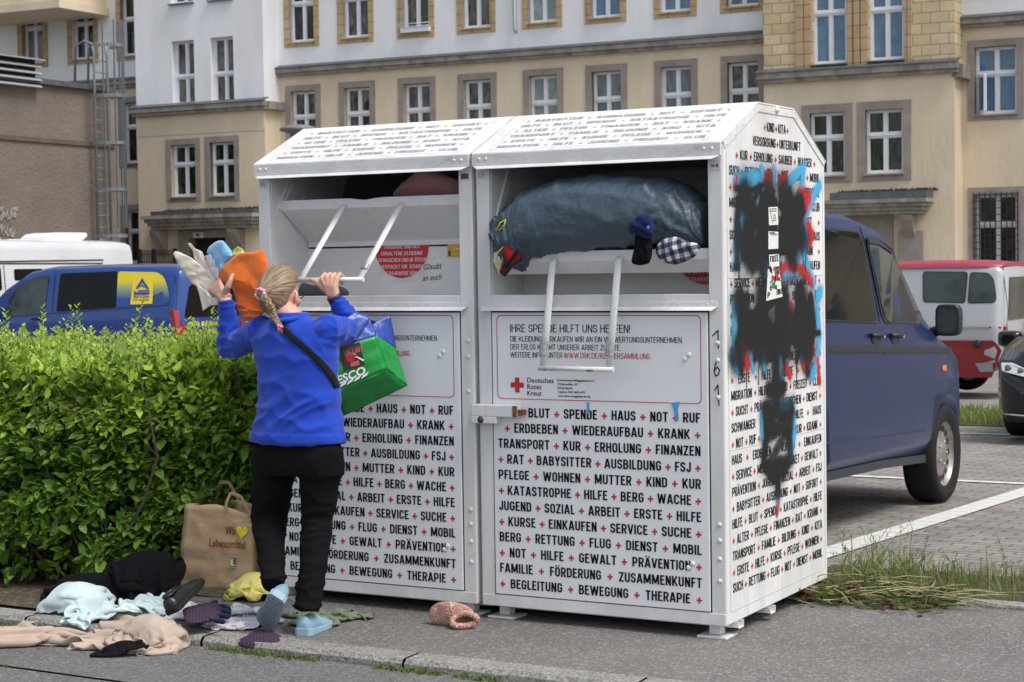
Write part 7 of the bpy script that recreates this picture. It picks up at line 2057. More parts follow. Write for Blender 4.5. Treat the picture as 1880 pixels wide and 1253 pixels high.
# joints
SR, SL_ = q(603, 606, YT + .02), q(478, 608, YT + .02)
WR = q(613, 545, -.315); BARZ = 1.478; BARY = -.272
ER = min((q(655, 611, y) for y in np.linspace(-.50, -.15, 80)), key=lambda e: abs((e - SR).length - .26) + abs((e - WR).length - .23))
EL = reach(424, 640, SL_, .25, -.49, -.1)
WL = q(414, 548, EL.y - .03)
HC = q(514, 542, -.455)
# --- body: one continuous surface (head, neck, trunk core, arms, hands)
b = MB()
M0 = None
b.ell(HC + Vector((0, 0, .012)), .073, .094, .103, 24, 16)
b.ell(HC + Vector((0, .028, -.052)), .058, .068, .068, 18, 12)                   # jaw
b.ell(HC + Vector((0, .012, -.03)), .066, .078, .075, 18, 12)
b.tube([HC + Vector((0, .100, .005)), HC + Vector((0, .117, -.022)), HC + Vector((0, .098, -.034))], [.008, .014, .010], 8)    # nose
b.ell(HC + Vector((0, .088, -.062)), .022, .012, .008, 12, 6); b.ell(HC + Vector((0, .086, -.072)), .019, .012, .008, 12, 6)   # lips
b.ell(HC + Vector((0, .082, -.098)), .022, .018, .018, 12, 8)                    # chin
for sg in (-1, 1):
    b.ell(HC + Vector((sg * .080, -.006, -.012)), .010, .020, .033, 12, 8, M=Matrix.Rotation(sg * rad(22), 4, 'Z'))     # ears
    b.ell(HC + Vector((sg * .074, .004, -.035)), .007, .010, .014, 10, 6)
    b.ell(HC + Vector((sg * .045, .070, -.030)), .020, .018, .020, 10, 8)         # cheeks
    b.ell(HC + Vector((sg * .030, .084, .022)), .022, .010, .008, 10, 6)          # brows
RH = Matrix.Rotation(rad(11), 4, 'Z'); b.v = [tuple(HC + RH @ (Vector(p) - HC)) for p in b.v]
nk = q(531, 592, YT + .015)
b.tube([HC + Vector((0, -.020, -.045)), nk + Vector((0, .012, .02)), nk + Vector((0, .012, -.05))], [.052, .055, .058], 18)
core = [(800, 545, .14, .10), (740, 548, .125, .09), (680, 547, .13, .09), (640, 546, .13, .08), (622, 545, .09, .05)]
rings = []
for py, px, rx, ry in core:
    c = q(px, py, YT); rings.append([c + Vector((rx * math.cos(t), ry * math.sin(t), 0)) for t in np.linspace(0, 2 * math.pi, 24, endpoint=False)])
b.loft(rings, 0, True, True)
for S, E_, W_ in ((SR, ER, WR), (SL_, EL, WL)):
    b.tube([S, S.lerp(E_, .5), E_], [.052, .046, .040], 14); b.tube([E_, E_.lerp(W_, .35), W_], [.041, .038, .026], 14)
    b.ell(S, .055, .055, .055, 14, 10); b.ell(E_, .041, .041, .041, 12, 8)
# right hand closed over the grip bar
kn = [q(591 + 9.2 * i, 514 - (2.5, 5.5, 5, 2.5)[i], BARY - .030) for i in range(4)]          # knuckles, index (left) to little finger (right)
pc = sum((k for k in kn), Vector()) / 4
wr_top = WR + (pc - WR) * .12
for i in range(4):
    b.tube([WR + Vector(((i - 1.5) * .009, 0, 0)), WR.lerp(kn[i], .5) + Vector((0, -.006, .004)), kn[i]], [.018, .0165, .0125], 10)
for i in range(4):
    k = kn[i]; x = k.x; ln = (.92, 1.0, .95, .78)[i]
    P = [k, Vector((x, BARY - .008, BARZ + .026)), Vector((x + .001, BARY + .020, BARZ + .014 * ln)), Vector((x + .001, BARY + .021, BARZ - .010)), Vector((x, BARY + .006, BARZ - .020))]
    b.tube(P, [.0118, .0102, .0095, .0088, .0072], 10)
    b.ell(P[-1], .0072, .0072, .0072, 8, 6); b.ell(k, .0125, .0125, .0118, 10, 8)
th = [WR.lerp(pc, .30) + Vector((-.020, -.004, -.004)), q(586, 522, BARY - .026), q(579, 517, BARY - .018), q(571, 513.5, BARY - .014)]
b.tube(th, [.016, .0145, .0118, .0085], 10); b.ell(th[-1], .0086, .0085, .0085, 8, 6)
# left hand: palm up under the bundle, thumb against the towel
pl0 = WL + Vector((-.004, .0, .02))
lk = [q(404 - 5.5 * i, 521 + 3.5 * i, WL.y + .028 + .004 * i) for i in range(4)]
for i in range(4):
    b.tube([WL + Vector((-(i - 1.5) * .010, .004, 0)), WL.lerp(lk[i], .5) + Vector((-.002, .002, 0)), lk[i]], [.019, .017, .0125], 10)
    tip = [lk[i], lk[i] + Vector((-.016, .020, .022)), lk[i] + Vector((-.018, .044, .026)), lk[i] + Vector((-.012, .060, .016))]
    b.tube(tip, [.0118, .0100, .0090, .0070], 10); b.ell(tip[-1], .007, .007, .007, 8, 6)
tl = [WL.lerp(lk[0], .28) + Vector((.012, -.006, .006)), q(419, 526, WL.y - .012), q(423, 515, WL.y - .008), q(427, 505, WL.y + .004)]
b.tube(tl, [.017, .0145, .0115, .0085], 10); b.ell(tl[-1], .0085, .0085, .0085, 8, 6)
def fuse(mb, name, m, vox, smooth_it=4, sf=.5, parent=None):
    o = mb.build(name, m, None, recalc=True)
    r = o.modifiers.new('r', 'REMESH'); r.mode = 'VOXEL'; r.voxel_size = vox; r.use_smooth_shade = True
    s_ = o.modifiers.new('s', 'SMOOTH'); s_.iterations = smooth_it; s_.factor = sf
    apply_mods(o)
    for p in o.data.polygons: p.use_smooth = True
    return o
body = fuse(b, 'body', SKIN, .0042, 3, .45); pp(body)
# --- jumper
def ringpx(py, xl, xr, y, ry, back=1.0, n=36):
    a, c = q(xl, py, y), q(xr, py, y); m_ = (a + c) / 2; rx = (c - a).length / 2
    # the outline seen at this yaw: half width of an ellipse turned 30 degrees away
    e = rx; e = math.sqrt(max(1e-6, (rx * .869 + .0) ** 2)) if False else rx
    k = math.sqrt(max(.2, 1 - (.494 * ry / max(rx, 1e-3)) ** 2 * .55))
    return [m_ + Vector((rx * k * math.copysign(abs(math.cos(t)) ** .85, math.cos(t)), ry * math.copysign(abs(math.sin(t)) ** .9, math.sin(t)), 0)) for t in np.linspace(0, 2 * math.pi, n, endpoint=False)]
j = MB()
rows = [(812, 463, 630, .132, 0), (806, 464, 630, .134, 0), (790, 469, 626, .132, 0), (750, 478, 620, .120, .005), (715, 480, 618, .116, .01), (680, 477, 616, .116, .012), (650, 472, 617, .113, .012), (625, 468, 620, .105, .015), (605, 472, 616, .088, .015), (592, 486, 600, .070, .015), (582, 500, 570, .060, .012), (573, 506, 560, .056, .01)]
j.loft([ringpx(py, xl, xr, YT + dy, ry) for py, xl, xr, ry, dy in rows], 0, True, True)
for S, E_, W_, ext in ((SR, ER, WR, .012), (SL_, EL, WL, .004)):
    W2_ = W_ + (E_ - W_).normalized() * ext
    j.tube([S + (S - E_) * .15, S.lerp(E_, .5), E_], [.068, .059, .051], 18); j.tube([E_, E_.lerp(W2_, .5), W2_.lerp(E_, .08), W2_], [.051, .046, .039, .037], 18)
    j.ell(E_, .052, .052, .052, 16, 10); j.ell(S, .066, .072, .060, 16, 10)
jum = fuse(j, 'jumper', BLUEJ, .0085, 8, .5)
def wrinkle(o, fn):
    me = o.data; n = len(me.vertices); co = np.empty(n * 3, np.float32); me.vertices.foreach_get('co', co); co = co.reshape(-1, 3)
    no = np.empty(n * 3, np.float32); me.vertices.foreach_get('normal', no); no = no.reshape(-1, 3)
    d = np.array([fn(Vector(p)) for p in co]); me.vertices.foreach_set('co', (co + no * d[:, None]).ravel()); me.update()
def ridge(p): return (1 - min(1, abs(mnoise.noise(p)) * 2.6)) ** 2
hemz = q(545, 805, YT).z; wz = q(545, 735, YT).z
def jw(p):
    dz = p.z - wz
    band = math.exp(-(dz / .10) ** 2)
    w = Vector((p.x * 3.0, p.y * 3.0, p.z * 15 + .9 * math.sin(p.x * 9)))
    d = .0085 * band * ridge(w) + .0045 * ridge(Vector((p.x * 7, p.y * 7, p.z * 8)) + Vector((3, 1, 5)))
    for E_ in (ER, EL):
        r_ = (p - E_).length
        d += .013 * math.exp(-(r_ / .13) ** 2) * ridge(Vector((p.x * 9, p.y * 9, p.z * 26)) + Vector((7, 0, 0)))
    for W_ in (WR, WL):
        r_ = (p - W_).length; d += .005 * math.exp(-(r_ / .10) ** 2) * ridge(Vector((p.x * 8, p.y * 8, p.z * 40)))
    for S in (SR, SL_):
        r_ = (p - S + Vector((0, 0, .05))).length; d += .006 * math.exp(-(r_ / .11) ** 2) * ridge(Vector(((p.x + p.z) * 16, p.y * 6, (p.z - p.x) * 5)))
    if p.z < hemz + .03: d += .003
    return 1.7 * d - .006
wrinkle(jum, jw); pp(jum)
cl_ = MB(); cc = q(533, 578, YT + .005)
for k, (r_, dz) in enumerate(((.066, -.012),)):
    cl_.tube([cc + Vector((r_ * math.cos(t), r_ * .98 * math.sin(t), dz + .012 * math.sin(t + .5))) for t in np.linspace(0, 2 * math.pi, 25)], [(.017, .010)] * 25, 10, caps=False)
pp(cl_.build('collar', BLUEJ), jum)
# --- trousers
t_ = MB()
hip = [(780, 484, 612, .098, 0), (806, 477, 619, .106, 0), (826, 469, 626, .112, 0), (850, 465, 629, .114, 0), (872, 464, 629, .106, 0)]
t_.loft([ringpx(py, xl, xr, YT - .01 + dy, ry) for py, xl, xr, ry, dy in hip], 0, True, True)
# feet first: where the shoes stand
RTOE = onZ(562, 1166, 0)
AR = q(564, 1122, -.63); AL = q(503, 1078, -.70)
legL = [q(505, 862, YT - .01), q(499, 900, YT + .0), q(494, 955, YT + .01), q(497, 1010, YT - .09), AL]
legR = [q(588, 862, YT - .01), q(586, 900, YT - .0), q(582, 955, YT - .0), q(577, 1030, YT - .06), AR]
t_.tube(legL, [.092, .089, .078, .064, .050], 20); t_.tube(legR, [.092, .085, .070, .060, .055], 20)
t_.ell(q(518, 842, YT - .032), .080, .085, .080, 16, 12); t_.ell(q(580, 842, YT - .032), .080, .085, .080, 16, 12)
tro = fuse(t_, 'trousers', BLACKT, .0085, 6, .5)
def tw(p):
    d = .005 * ridge(Vector((p.x * 6, p.y * 6, p.z * 10)))
    for K in (legL[2], legR[2], AL, AR):
        r_ = (p - K).length; d += .010 * math.exp(-(r_ / .13) ** 2) * ridge(Vector((p.x * 7, p.y * 7, p.z * 24)))
    return 1.0 * d - .004 if p.z < hemz - .02 else -.006
wrinkle(tro, tw); pp(tro)
lb_ = MB(); 
# --- shoes
SNEAK = mat('sneaker_blue', (.20, .34, .43), .8, var=.10, scale=30, bump=.3, bscale=300, bdist=.002); SOLE = mat('sneaker_sole', (.26, .38, .46), .6, var=.08, scale=18)
def shoe_at(heel, toe, up0):
    x = (toe - heel).normalized(); z = (Vector(up0) - x * x.dot(Vector(up0))).normalized(); y = z.cross(x)
    s_ = MB(); e = bpy.data.objects.new('shoe', None)
    r_ = empty('tmp_root', (0, 0, 0)); shoe_parts(r_, (toe - heel).length, SNEAK, SOLE, hl=.085, opening=False, lace=mat('lace_white', (.6, .6, .6), .7), sneaker=True)
    up = [c for c in r_.children if c.name.startswith('upper')][0]; so_ = [c for c in r_.children if c.name.startswith('sole')][0]
    Mx = Matrix(((x.x, y.x, z.x, heel.x), (x.y, y.y, z.y, heel.y), (x.z, y.z, z.z, heel.z), (0, 0, 0, 1)))
    up.name = 'shoe'; so_.name = 'sole'
    up.parent = person; up.matrix_parent_inverse = Matrix.Translation(-person.location); up.matrix_basis = Mx
    so_.parent = up; so_.matrix_parent_inverse = Matrix.Identity(4)
    bpy.data.objects.remove(r_, do_unlink=True); bpy.data.objects.remove(e, do_unlink=True)
tr = Vector(onZ(575, 1160, .0)); 
hr = Vector(onZ(556, 1169, .0)); dr_ = Vector((-.22, .97, 0)).normalized(); shoe_at(hr + Vector((0, 0, .0)), hr + dr_ * .25, (0, 0, 1))
tlft = Vector(onZ(481, 1155, .004)); hl_ = q(508, 1098, tlft.y - .115); dl = (tlft - hl_).normalized(); shoe_at(hl_, hl_ + dl * .25, (-.08, 1, .55))
# --- hair
def mat_hair():
    m, nt, b_ = nodes('hair'); L = nt.links.new
    at_ = nt.nodes.new('ShaderNodeAttribute'); at_.attribute_name = 'tint'; L(at_.outputs['Color'], b_.inputs['Base Color'])
    b_.inputs['Roughness'].default_value = .42; b_.inputs['Specular IOR Level'].default_value = .6; b_.inputs['Anisotropic'].default_value = .6
    return m
HAIR = mat_hair()
rs = np.random.RandomState(5)
nphi, nth = 420, 36; V = []; C = []
jit = rs.rand(nphi)
for i in range(nphi):
    phi = 2 * math.pi * i / nphi                       # 0 = right, 90 = up
    upness = math.sin(phi)
    tm = rad(72 + 64 * max(0, upness) ** .8 - 14 * max(0, -upness) ** .7)
    for k in range(nth):
        f = k / (nth - 1); th_ = .10 + (tm - .10) * f
        d = Vector((math.sin(th_) * math.cos(phi), -math.cos(th_), math.sin(th_) * math.sin(phi)))
        g_ = .0009 * mnoise.noise(Vector((phi * 30, f * 1.6, 0))) + .0012 * mnoise.noise(Vector((phi * 14 + f, f * 1.6, 2))) + .003 * mnoise.noise(Vector((phi * 5, f * 2, 4)))
        bun = .030 * math.exp(-(th_ / .42) ** 2)
        rr = Vector((.082 + g_, .104 + g_ + bun, .112 + g_)) * (1.0 - .035 * max(0, f - .85) / .15)
        p = HC + Vector((0, .000, .012)) + Vector((d.x * rr.x, d.y * rr.y, d.z * rr.z)); V.append(p)
        t = .5 + .35 * mnoise.noise(Vector((phi * 26, f * 1.2, 9))) + .35 * mnoise.noise(Vector((phi * 75, f * 1.5, 9))) ; t2 = .5 + .5 * mnoise.noise(Vector((phi * 9, f * .8, 19)))
        c = np.array([.12, .072, .038]) * (1 - t) + np.array([.36, .25, .145]) * t; C.append([*(c * (.7 + .5 * t2)), 1])
F = [(i * nth + k, ((i + 1) % nphi) * nth + k, ((i + 1) % nphi) * nth + k + 1, i * nth + k + 1) for i in range(nphi) for k in range(nth - 1)]
hair = mesh_np('hair', np.array(V), np.array(F), HAIR, None, True, np.array(C)); sd_ = hair.modifiers.new('t', 'SOLIDIFY'); sd_.thickness = .006; sd_.offset = -1; pp(hair)
bk = HC + Vector((0, -.122, .010))
path = [bk + Vector((.0, -.012, .004)), q(496, 562, bk.y - .022), q(500, 575, bk.y - .020), q(507, 588, bk.y - .028), q(515, 601, bk.y - .046)]
def pth(f):
    x = f * (len(path) - 1); i = min(int(x), len(path) - 2); t = x - i
    p0, p1, p2, p3 = path[max(i - 1, 0)], path[i], path[i + 1], path[min(i + 2, len(path) - 1)]
    return .5 * (2 * p1 + (p2 - p0) * t + (2 * p0 - 5 * p1 + 4 * p2 - p3) * t * t + (3 * p1 - p0 - 3 * p2 + p3) * t ** 3)
Vb = []; Fb = []; Cb = []
for s in range(3):
    pts = []; R_ = []
    for k in range(61):
        f = k / 60; a = f * 2 * math.pi * 3.3 + s * 2 * math.pi / 3; w = .0135 * (1 - .38 * f)
        pts.append(pth(f) + Vector((math.sin(a) * w, math.sin(2 * a) * w * .55, -math.sin(a) * w * .2))); R_.append(.0105 * (1 - .40 * f))
    tb = MB(); tb.tube(pts, R_, 12); b0 = len(Vb); Vb += tb.v; Fb += [[b0 + i for i in f] for f in tb.f if len(f) == 4]
    for kk in range(len(tb.v)):
        t = rs.rand(); g_ = .75 + .25 * math.sin((kk % 12) * 2.1 + kk // 12 * .9); c = np.array([.18, .115, .06]) * (1 - t) + np.array([.36, .25, .145]) * t; Cb.append([*(c * g_), 1])
braid = mesh_np('braid', np.array(Vb), np.array(Fb), HAIR, None, True, np.array(Cb)); pp(braid, hair)
PINK = mat('scrunchie_pink', (.70, .36, .42), .85, var=.12, scale=60)
sc_ = MB(); c0 = bk + Vector((0, -.012, -.002))
for k in range(9):
    a = 2 * math.pi * k / 9; sc_.ell(c0 + Vector((.019 * math.cos(a), -.004 + .004 * math.sin(3 * a), .019 * math.sin(a))), .0098, .0095, .0095, 10, 8)
pp(sc_.build('hair_tie', PINK), hair)
sc_ = MB(); e_ = path[-1]
for d in ((-.006, -.006, .006), (.008, -.008, .002), (.0, -.008, -.008)): sc_.ell(e_ + Vector(d), .0085, .0085, .0085, 10, 8)
pp(sc_.build('bead_tie', mat('bead_pink', (.72, .20, .38), .35)), hair)
tf = MB()
for k in range(5): tf.tube([e_, e_ + Vector((.004 * (k - 2), -.004, -.012)), e_ + Vector((.005 * (k - 2), -.001, -.03))], [.004, .004, .001], 6)
o = tf.build('braid_end', mat('hair_plain', (.27, .18, .10), .5), None); pp(o, hair)
fw = MB()
for k in range(34):
    a = rs.uniform(0, 2 * math.pi); th_ = rs.uniform(.5, 1.7); d = Vector((math.sin(th_) * math.cos(a), -math.cos(th_), abs(math.sin(th_) * math.sin(a))))
    p0 = HC + Vector((d.x * .085, d.y * .108, d.z * .118 + .012)); e1 = Vector(rs.normal(0, .5, 3)); ln = rs.uniform(.015, .05)
    fw.tube([p0, p0 + (d + e1 * .6) * ln * .5, p0 + (d * .5 + e1) * ln], [.0006, .0005, .0003], 4, caps=False)
pp(fw.build('stray_hair', mat('hair_plain', (.27, .18, .10), .5)), hair)
# glasses, wrist band, shoulder strap
gm = MB()
gm.tube([HC + Vector((.083, -.012, .012)), HC + Vector((.083, .05, .016)), HC + Vector((.072, .104, .014))], .0022, 6)
gm.tube([HC + Vector((-.083, -.012, .012)), HC + Vector((-.083, .05, .016)), HC + Vector((-.072, .104, .014))], .0022, 6)
for sg in (-1, 1): gm.tube([HC + Vector((sg * .038 + .030 * math.cos(t), .108 - abs(sg * .038 + .03 * math.cos(t)) * .12, .002 + .021 * math.sin(t))) for t in np.linspace(0, 2 * math.pi, 21)], .002, 6, caps=False)
gm.tube([HC + Vector((-.009, .108, .006)), HC + Vector((.009, .108, .006))], .002, 6)
gm.v = [tuple(HC + RH @ (Vector(p) - HC)) for p in gm.v]; pp(gm.build('glasses', BLACKPL))
ey = MB()
for sg in (-1, 1): ey.ell(HC + Vector((sg * .031, .082, .004)), .012, .010, .009, 10, 8)
ey.v = [tuple(HC + RH @ (Vector(p) - HC)) for p in ey.v]; pp(ey.build('eyes', mat('eye_white', (.6, .58, .55), .3)), body)
wb = MB(); ax = (ER - WR).normalized(); cW = WR + ax * .004
sx_ = ax.cross(Vector((0, 1, 0))).normalized(); sy_ = ax.cross(sx_)
wb.loft([[cW + ax * dz + sx_ * math.cos(t) * r_ + sy_ * math.sin(t) * r_ for t in np.linspace(0, 2 * math.pi, 24, endpoint=False)] for dz, r_ in ((-.011, .0285), (-.009, .032), (.009, .033), (.011, .030))], 0, True, False)
wb.ell(cW + sy_ * -.032 , .012, .006, .014, 12, 8)
pp(wb.build('wrist_watch', mat('watch_dark', (.012, .02, .06), .4)))
bpy.context.view_layer.update()
dg = bpy.context.evaluated_depsgraph_get()
bv = BVHTree.FromPolygons([v.co.copy() for v in jum.data.vertices], [tuple(p.vertices) for p in jum.data.polygons])
def on_back(px, py, off=.006):
    d = Vector(ray(px, py)).normalized(); h = bv.ray_cast(Vector(CAM_P), d)
    return (h[0] + h[1] * off, h[1]) if h[0] is not None else (None, None)
stp = MB(); C_ = [(511, 594), (522, 606), (536, 619), (552, 632), (568, 646), (583, 660), (596, 675), (606, 688), (613, 700), (618, 712)]
rows = []
for i, (px, py) in enumerate(C_):
    tx_, ty_ = (C_[min(i + 1, 9)][0] - C_[max(i - 1, 0)][0]), (C_[min(i + 1, 9)][1] - C_[max(i - 1, 0)][1]); L_ = math.hypot(tx_, ty_); nx, ny = -ty_ / L_, tx_ / L_; hw = 5.5
    row = []
    for s in (-1, -.5, 0, .5, 1):
        p, n_ = on_back(px + nx * hw * s, py + ny * hw * s, .007)
        if p is None: p = row[-1] if row else rows[-1][len(row)]
        row.append(p)
    rows.append(row)
stp.loft(rows, 0, True, False, closed=False)
st_o = stp.build('shoulder_strap', fabric('strap_black', (.012, .012, .013), .3, 300)); s2 = st_o.modifiers.new('t', 'SOLIDIFY'); s2.thickness = .0025; s2.offset = 0; pp(st_o)
# ------------------------------------------------------------------ what she holds and what fills the hoppers
FO = fabric('towel_orange', (.62, .135, .018), .8, 210, var=.12, scale=26, sheen=.5); FLB = fabric('towel_blue', (.22, .48, .75), .8, 210, var=.10, scale=26, sheen=.5)
FCR = fabric('linen_cream', (.68, .62, .54), .2, 400, var=.05, scale=9); FYG = fabric('towel_lime', (.52, .52, .16), .7, 210); FWH = fabric('cloth_grey_white', (.58, .58, .62), .3, 300)
WY = WL.y
TOC = (.61 * 1, -.79, .10)                          # swelling direction, towards the street
def px_out(pts, y): return [onY(a, b, y if not isinstance(y, (list, tuple)) else y[i]) for i, (a, b) in enumerate(pts)]
def held(name, pts, y, th, m, label, cat, **k):
    k.setdefault('dome', .22); k.setdefault('soft', 0); k.setdefault('dense', 72); k.setdefault('back', .9); k.setdefault('rings', 8)
    o = pillow(name, px_out(pts, y), th, m, TOC, **k); return tag(o, label, cat, 'laundry in her left hand')
DIAG = (.55, .30, .75)
def lean(pts, y, e): ys = [p[1] for p in pts]; return [y + e * (p[0] - pts[0][0]) / 100. for p in pts]
P_ = [(317, 466), (321, 461), (330, 463), (352, 474), (384, 500), (404, 524), (412, 536), (404, 550), (394, 556), (376, 540), (352, 520), (328, 488)]
held('cream_cloth', P_, lean(P_, WY + .02, .05), .012, FCR, 'folded cream cloth fanned out lowest to the left in her left hand', 'cloth', wr=.004, wscale=14, seed=2, crease=.008, cdir=(-.2, .3, .8), cfreq=22)
P_ = [(344, 447), (350, 446), (357, 456), (371, 462), (378, 478), (392, 500), (407, 522), (400, 532), (382, 514), (364, 494), (356, 474), (354, 460)]
held('cream_cloth', P_, WY + .055, .010, FCR, 'upright cream cloth with a pointed top corner in her left hand', 'cloth', wr=.004, wscale=16, seed=5, crease=.007, cdir=(.5, .5, .3), cfreq=26)
held('cream_cloth', [(358, 518), (378, 534), (396, 552), (410, 546), (409, 558), (398, 561), (386, 562), (378, 568), (372, 572), (370, 560), (366, 542)], WY + .030, .008, FCR, 'cream cotton piece hanging down to a point below her left hand', 'cloth', wr=.006, wscale=16, seed=8, crease=.006, cdir=(.8, .4, .1), cfreq=24)
held('white_cloth', [(376, 470), (386, 467), (396, 482), (403, 500), (402, 518), (392, 508), (382, 490)], WY + .050, .016, FWH, 'grey white folded cloth squeezed between cream cloth and blue towel', 'cloth', wr=.003, wscale=26, seed=9, crease=.012, cdir=(.7, .5, -.25), cfreq=38)
held('blue_towel', [(379, 464), (383, 455), (394, 446), (402, 442), (410, 443), (418, 452), (426, 462), (427, 472), (416, 484), (404, 502), (399, 498), (393, 482), (386, 474)], WY + .062, .040, FLB, 'light blue terry towel rolled on top of the bundle', 'towel', wr=.010, wscale=16, seed=11, dome=.4, crease=.010, cdir=(.6, .3, -.5), cfreq=15)
held('lime_cloth', [(424, 470), (428, 460), (436, 453), (446, 458), (450, 466), (446, 476), (430, 478)], WY + .075, .02, FYG, 'small yellow green cloth peeking out behind the orange towel', 'cloth', wr=.006, wscale=20, seed=13, crease=.008, cfreq=30)
P_ = [(399, 506), (402, 496), (412, 486), (426, 474), (440, 466), (458, 464), (470, 462), (483, 456), (486, 462), (492, 482), (496, 498), (497, 520), (492, 548), (487, 574), (466, 586), (452, 590), (440, 572), (433, 552), (428, 532), (416, 520), (404, 516)]
held('orange_towel', P_, [WY + .05 + .06 * (p[0] - 400) / 95. for p in P_], .042, FO, 'thick orange terry towel held against the clothes bank', 'towel', wr=.013, wscale=11, seed=15, dense=90, rings=12, crease=.012, cdir=(.45, .2, .75), cfreq=9)
P_ = [(428, 552), (440, 562), (458, 570), (476, 564), (489, 556), (487, 574), (470, 587), (454, 591), (440, 578)]
held('orange_towel', P_, WY + .045, .012, FO, 'hanging hem of an orange towel in front of the big orange towel', 'towel', wr=.006, wscale=16, seed=16, crease=.006, cdir=(0, 0, 1), cfreq=40)
# green shopping bag with blue rim hanging from her right arm
GRN = mat('bag_green', (.012, .28, .050), .30, var=.12, scale=10, bump=.35, bscale=22, bdist=.012, coat=.2); GRN2 = mat('bag_green_dark', (.010, .20, .040), .35, var=.12, scale=10, bump=.3, bscale=22, bdist=.012)
BLB = mat('bag_blue', (.035, .075, .36), .35, var=.15, scale=14, bump=.4, bscale=26, bdist=.012)
A = q(604, 644, -.40); B = q(691, 617, -.24); Cc = q(711, 678, -.20); Dd = q(616, 718, -.36)
bv_ = q(747, 709, -.09) - Cc; D2 = q(630, 764, -.25)
bag = empty('shopping_bag', tuple(A), 0, 'green shopping bag with blue rim and handles hanging from her right arm', 'shopping bag')
def bp_(o, p=None):
    o.parent = p or bag; o.matrix_parent_inverse = Matrix.Translation(-bag.location) if p is None else Matrix.Identity(4); return o
bv2 = D2 - Dd
def patch4(mb, a, b, c, d, n=10, amp=.010, mat=0, seed=0, bulge=0.0, nrm=None):
    nrm = nrm or (b - a).cross(d - a).normalized()
    g = [[a.lerp(b, i / n).lerp(d.lerp(c, i / n), j / n) + nrm * (amp * mnoise.noise(Vector((i * .45 + seed, j * .45, seed))) * (0.3 if i in (0, n) or j in (0, n) else 1) + bulge * math.sin(math.pi * i / n) * math.sin(math.pi * j / n)) for i in range(n + 1)] for j in range(n + 1)]
    mb.loft(g, mat, True, False, closed=False)
A2, B2, C2, D2b = A + bv2 * .95, q(727, 640, -.10), Cc + bv_, Dd + bv2
gb = MB()
patch4(gb, A, B, Cc, Dd, seed=1); patch4(gb, B, B2, C2, Cc, seed=2); patch4(gb, Dd, Cc, C2, D2b, seed=3, mat=1); patch4(gb, A2, B2, C2, D2b, seed=4); patch4(gb, A, A2, D2b, Dd, seed=5)
bdy = bp_(gb.build('bag_body', [GRN, GRN2], None, weld=True)); s_ = bdy.modifiers.new('t', 'SOLIDIFY'); s_.thickness = .002
up_ = (A - Dd).normalized(); rim_h = .115
rm = MB()
patch4(rm, A + up_ * rim_h * .8, q(655, 572, -.27), q(680, 584, -.245), A.lerp(B, .55), seed=6, amp=.008)
patch4(rm, q(652, 571, -.265), q(677, 580, -.235), B, A.lerp(B, .5), seed=7, amp=.008)
patch4(rm, q(682, 592, -.20), q(717, 580, -.13), B2, B + bv_ * .05, seed=8, amp=.008)
patch4(rm, A2 + Vector((0, 0, .10)), q(717, 580, -.128), B2 + Vector((0, .002, 0)), A2, seed=9, amp=.010)
rmo = bp_(rm.build('bag_rim', BLB, None)); s_ = rmo.modifiers.new('t', 'SOLIDIFY'); s_.thickness = .0025
hd = MB(); el = ER
for k_, (pa_, pb_) in enumerate(((q(618, 600, -.36), q(660, 578, -.262)), (q(690, 592, -.19), q(712, 584, -.13)))):
    hp = [pa_, pa_.lerp(el, .6) + Vector((0, .02, .03)), el + Vector((-.012 + .02 * k_, .045, .050)), el + Vector((.048, .035 + .02 * k_, .022)), pb_]
    for p, r_ in zip(hp[:-1], hp[1:]): hd.bar(p, r_, .004, .030, up=(.5, -.8, .3))
bp_(hd.build('bag_handle', BLB, None))
# print on the front: a dark photo panel with food and the name
bx_ = (B - A).normalized(); by_ = (A - Dd).normalized(); bn_ = bx_.cross(by_).normalized()
if bn_.dot(Vector(CAM_P) - A) < 0: bn_ = -bn_
W_ = (B - A).length; H_ = (A - Dd).length
def bf2(a, b, e=.012): 
    t = a / W_; s = 1 - b / H_
    return A.lerp(B, t).lerp(Dd.lerp(Cc, t), s) + bn_ * e
pr = MB()
pr.add([bf2(W_ * a, H_ * b) for a, b in ((.22, .42), (.62, .36), (.62, 1.0), (.24, 1.0))], [(0, 1, 2, 3)], 0)
rsd = random.Random(3)
for k in range(9):
    a0, b0 = .30 + .04 * k, .80 + .03 * (k % 3)
    for m_ in range(2): pr.add([bf2(W_ * (a0 - .01), H_ * .74, .0125 + k * .0001), bf2(W_ * (a0 + .012), H_ * .74, .0125), bf2(W_ * (a0 + rsd.uniform(-.06, .08)), H_ * (b0 + .12), .0125)], [(0, 1, 2)], 1)
cr = (.38, .66); pr.add([bf2(W_ * (cr[0] + .10 * math.cos(t)), H_ * (cr[1] + .09 * math.sin(t)), .0135) for t in np.linspace(0, 6.28, 18, endpoint=False)], [tuple(range(18))], 2)
pr.add([bf2(W_ * a, H_ * b, .0133) for a, b in ((.47, .66), (.50, .66), (.63, .50), (.60, .47))], [(0, 1, 2, 3)], 3)
for k in range(3): pr.add([bf2(W_ * (a + .025 * k), H_ * (b + .02 * k), .0133) for a, b in ((.44, .66), (.455, .66), (.40, .72), (.39, .715))], [(0, 1, 2, 3)], 3)
pr.add([bf2(W_ * a, H_ * b, .0134) for a, b in ((.34, .45), (.52, .42), (.52, .54), (.36, .56))], [(0, 1, 2, 3)], 1)
put_text(pr, 'TESCO', W_ * -.10, H_ * .14, .040, lambda a, b: bf2(a, b, .0135), 3, .03, width=W_ * .70)
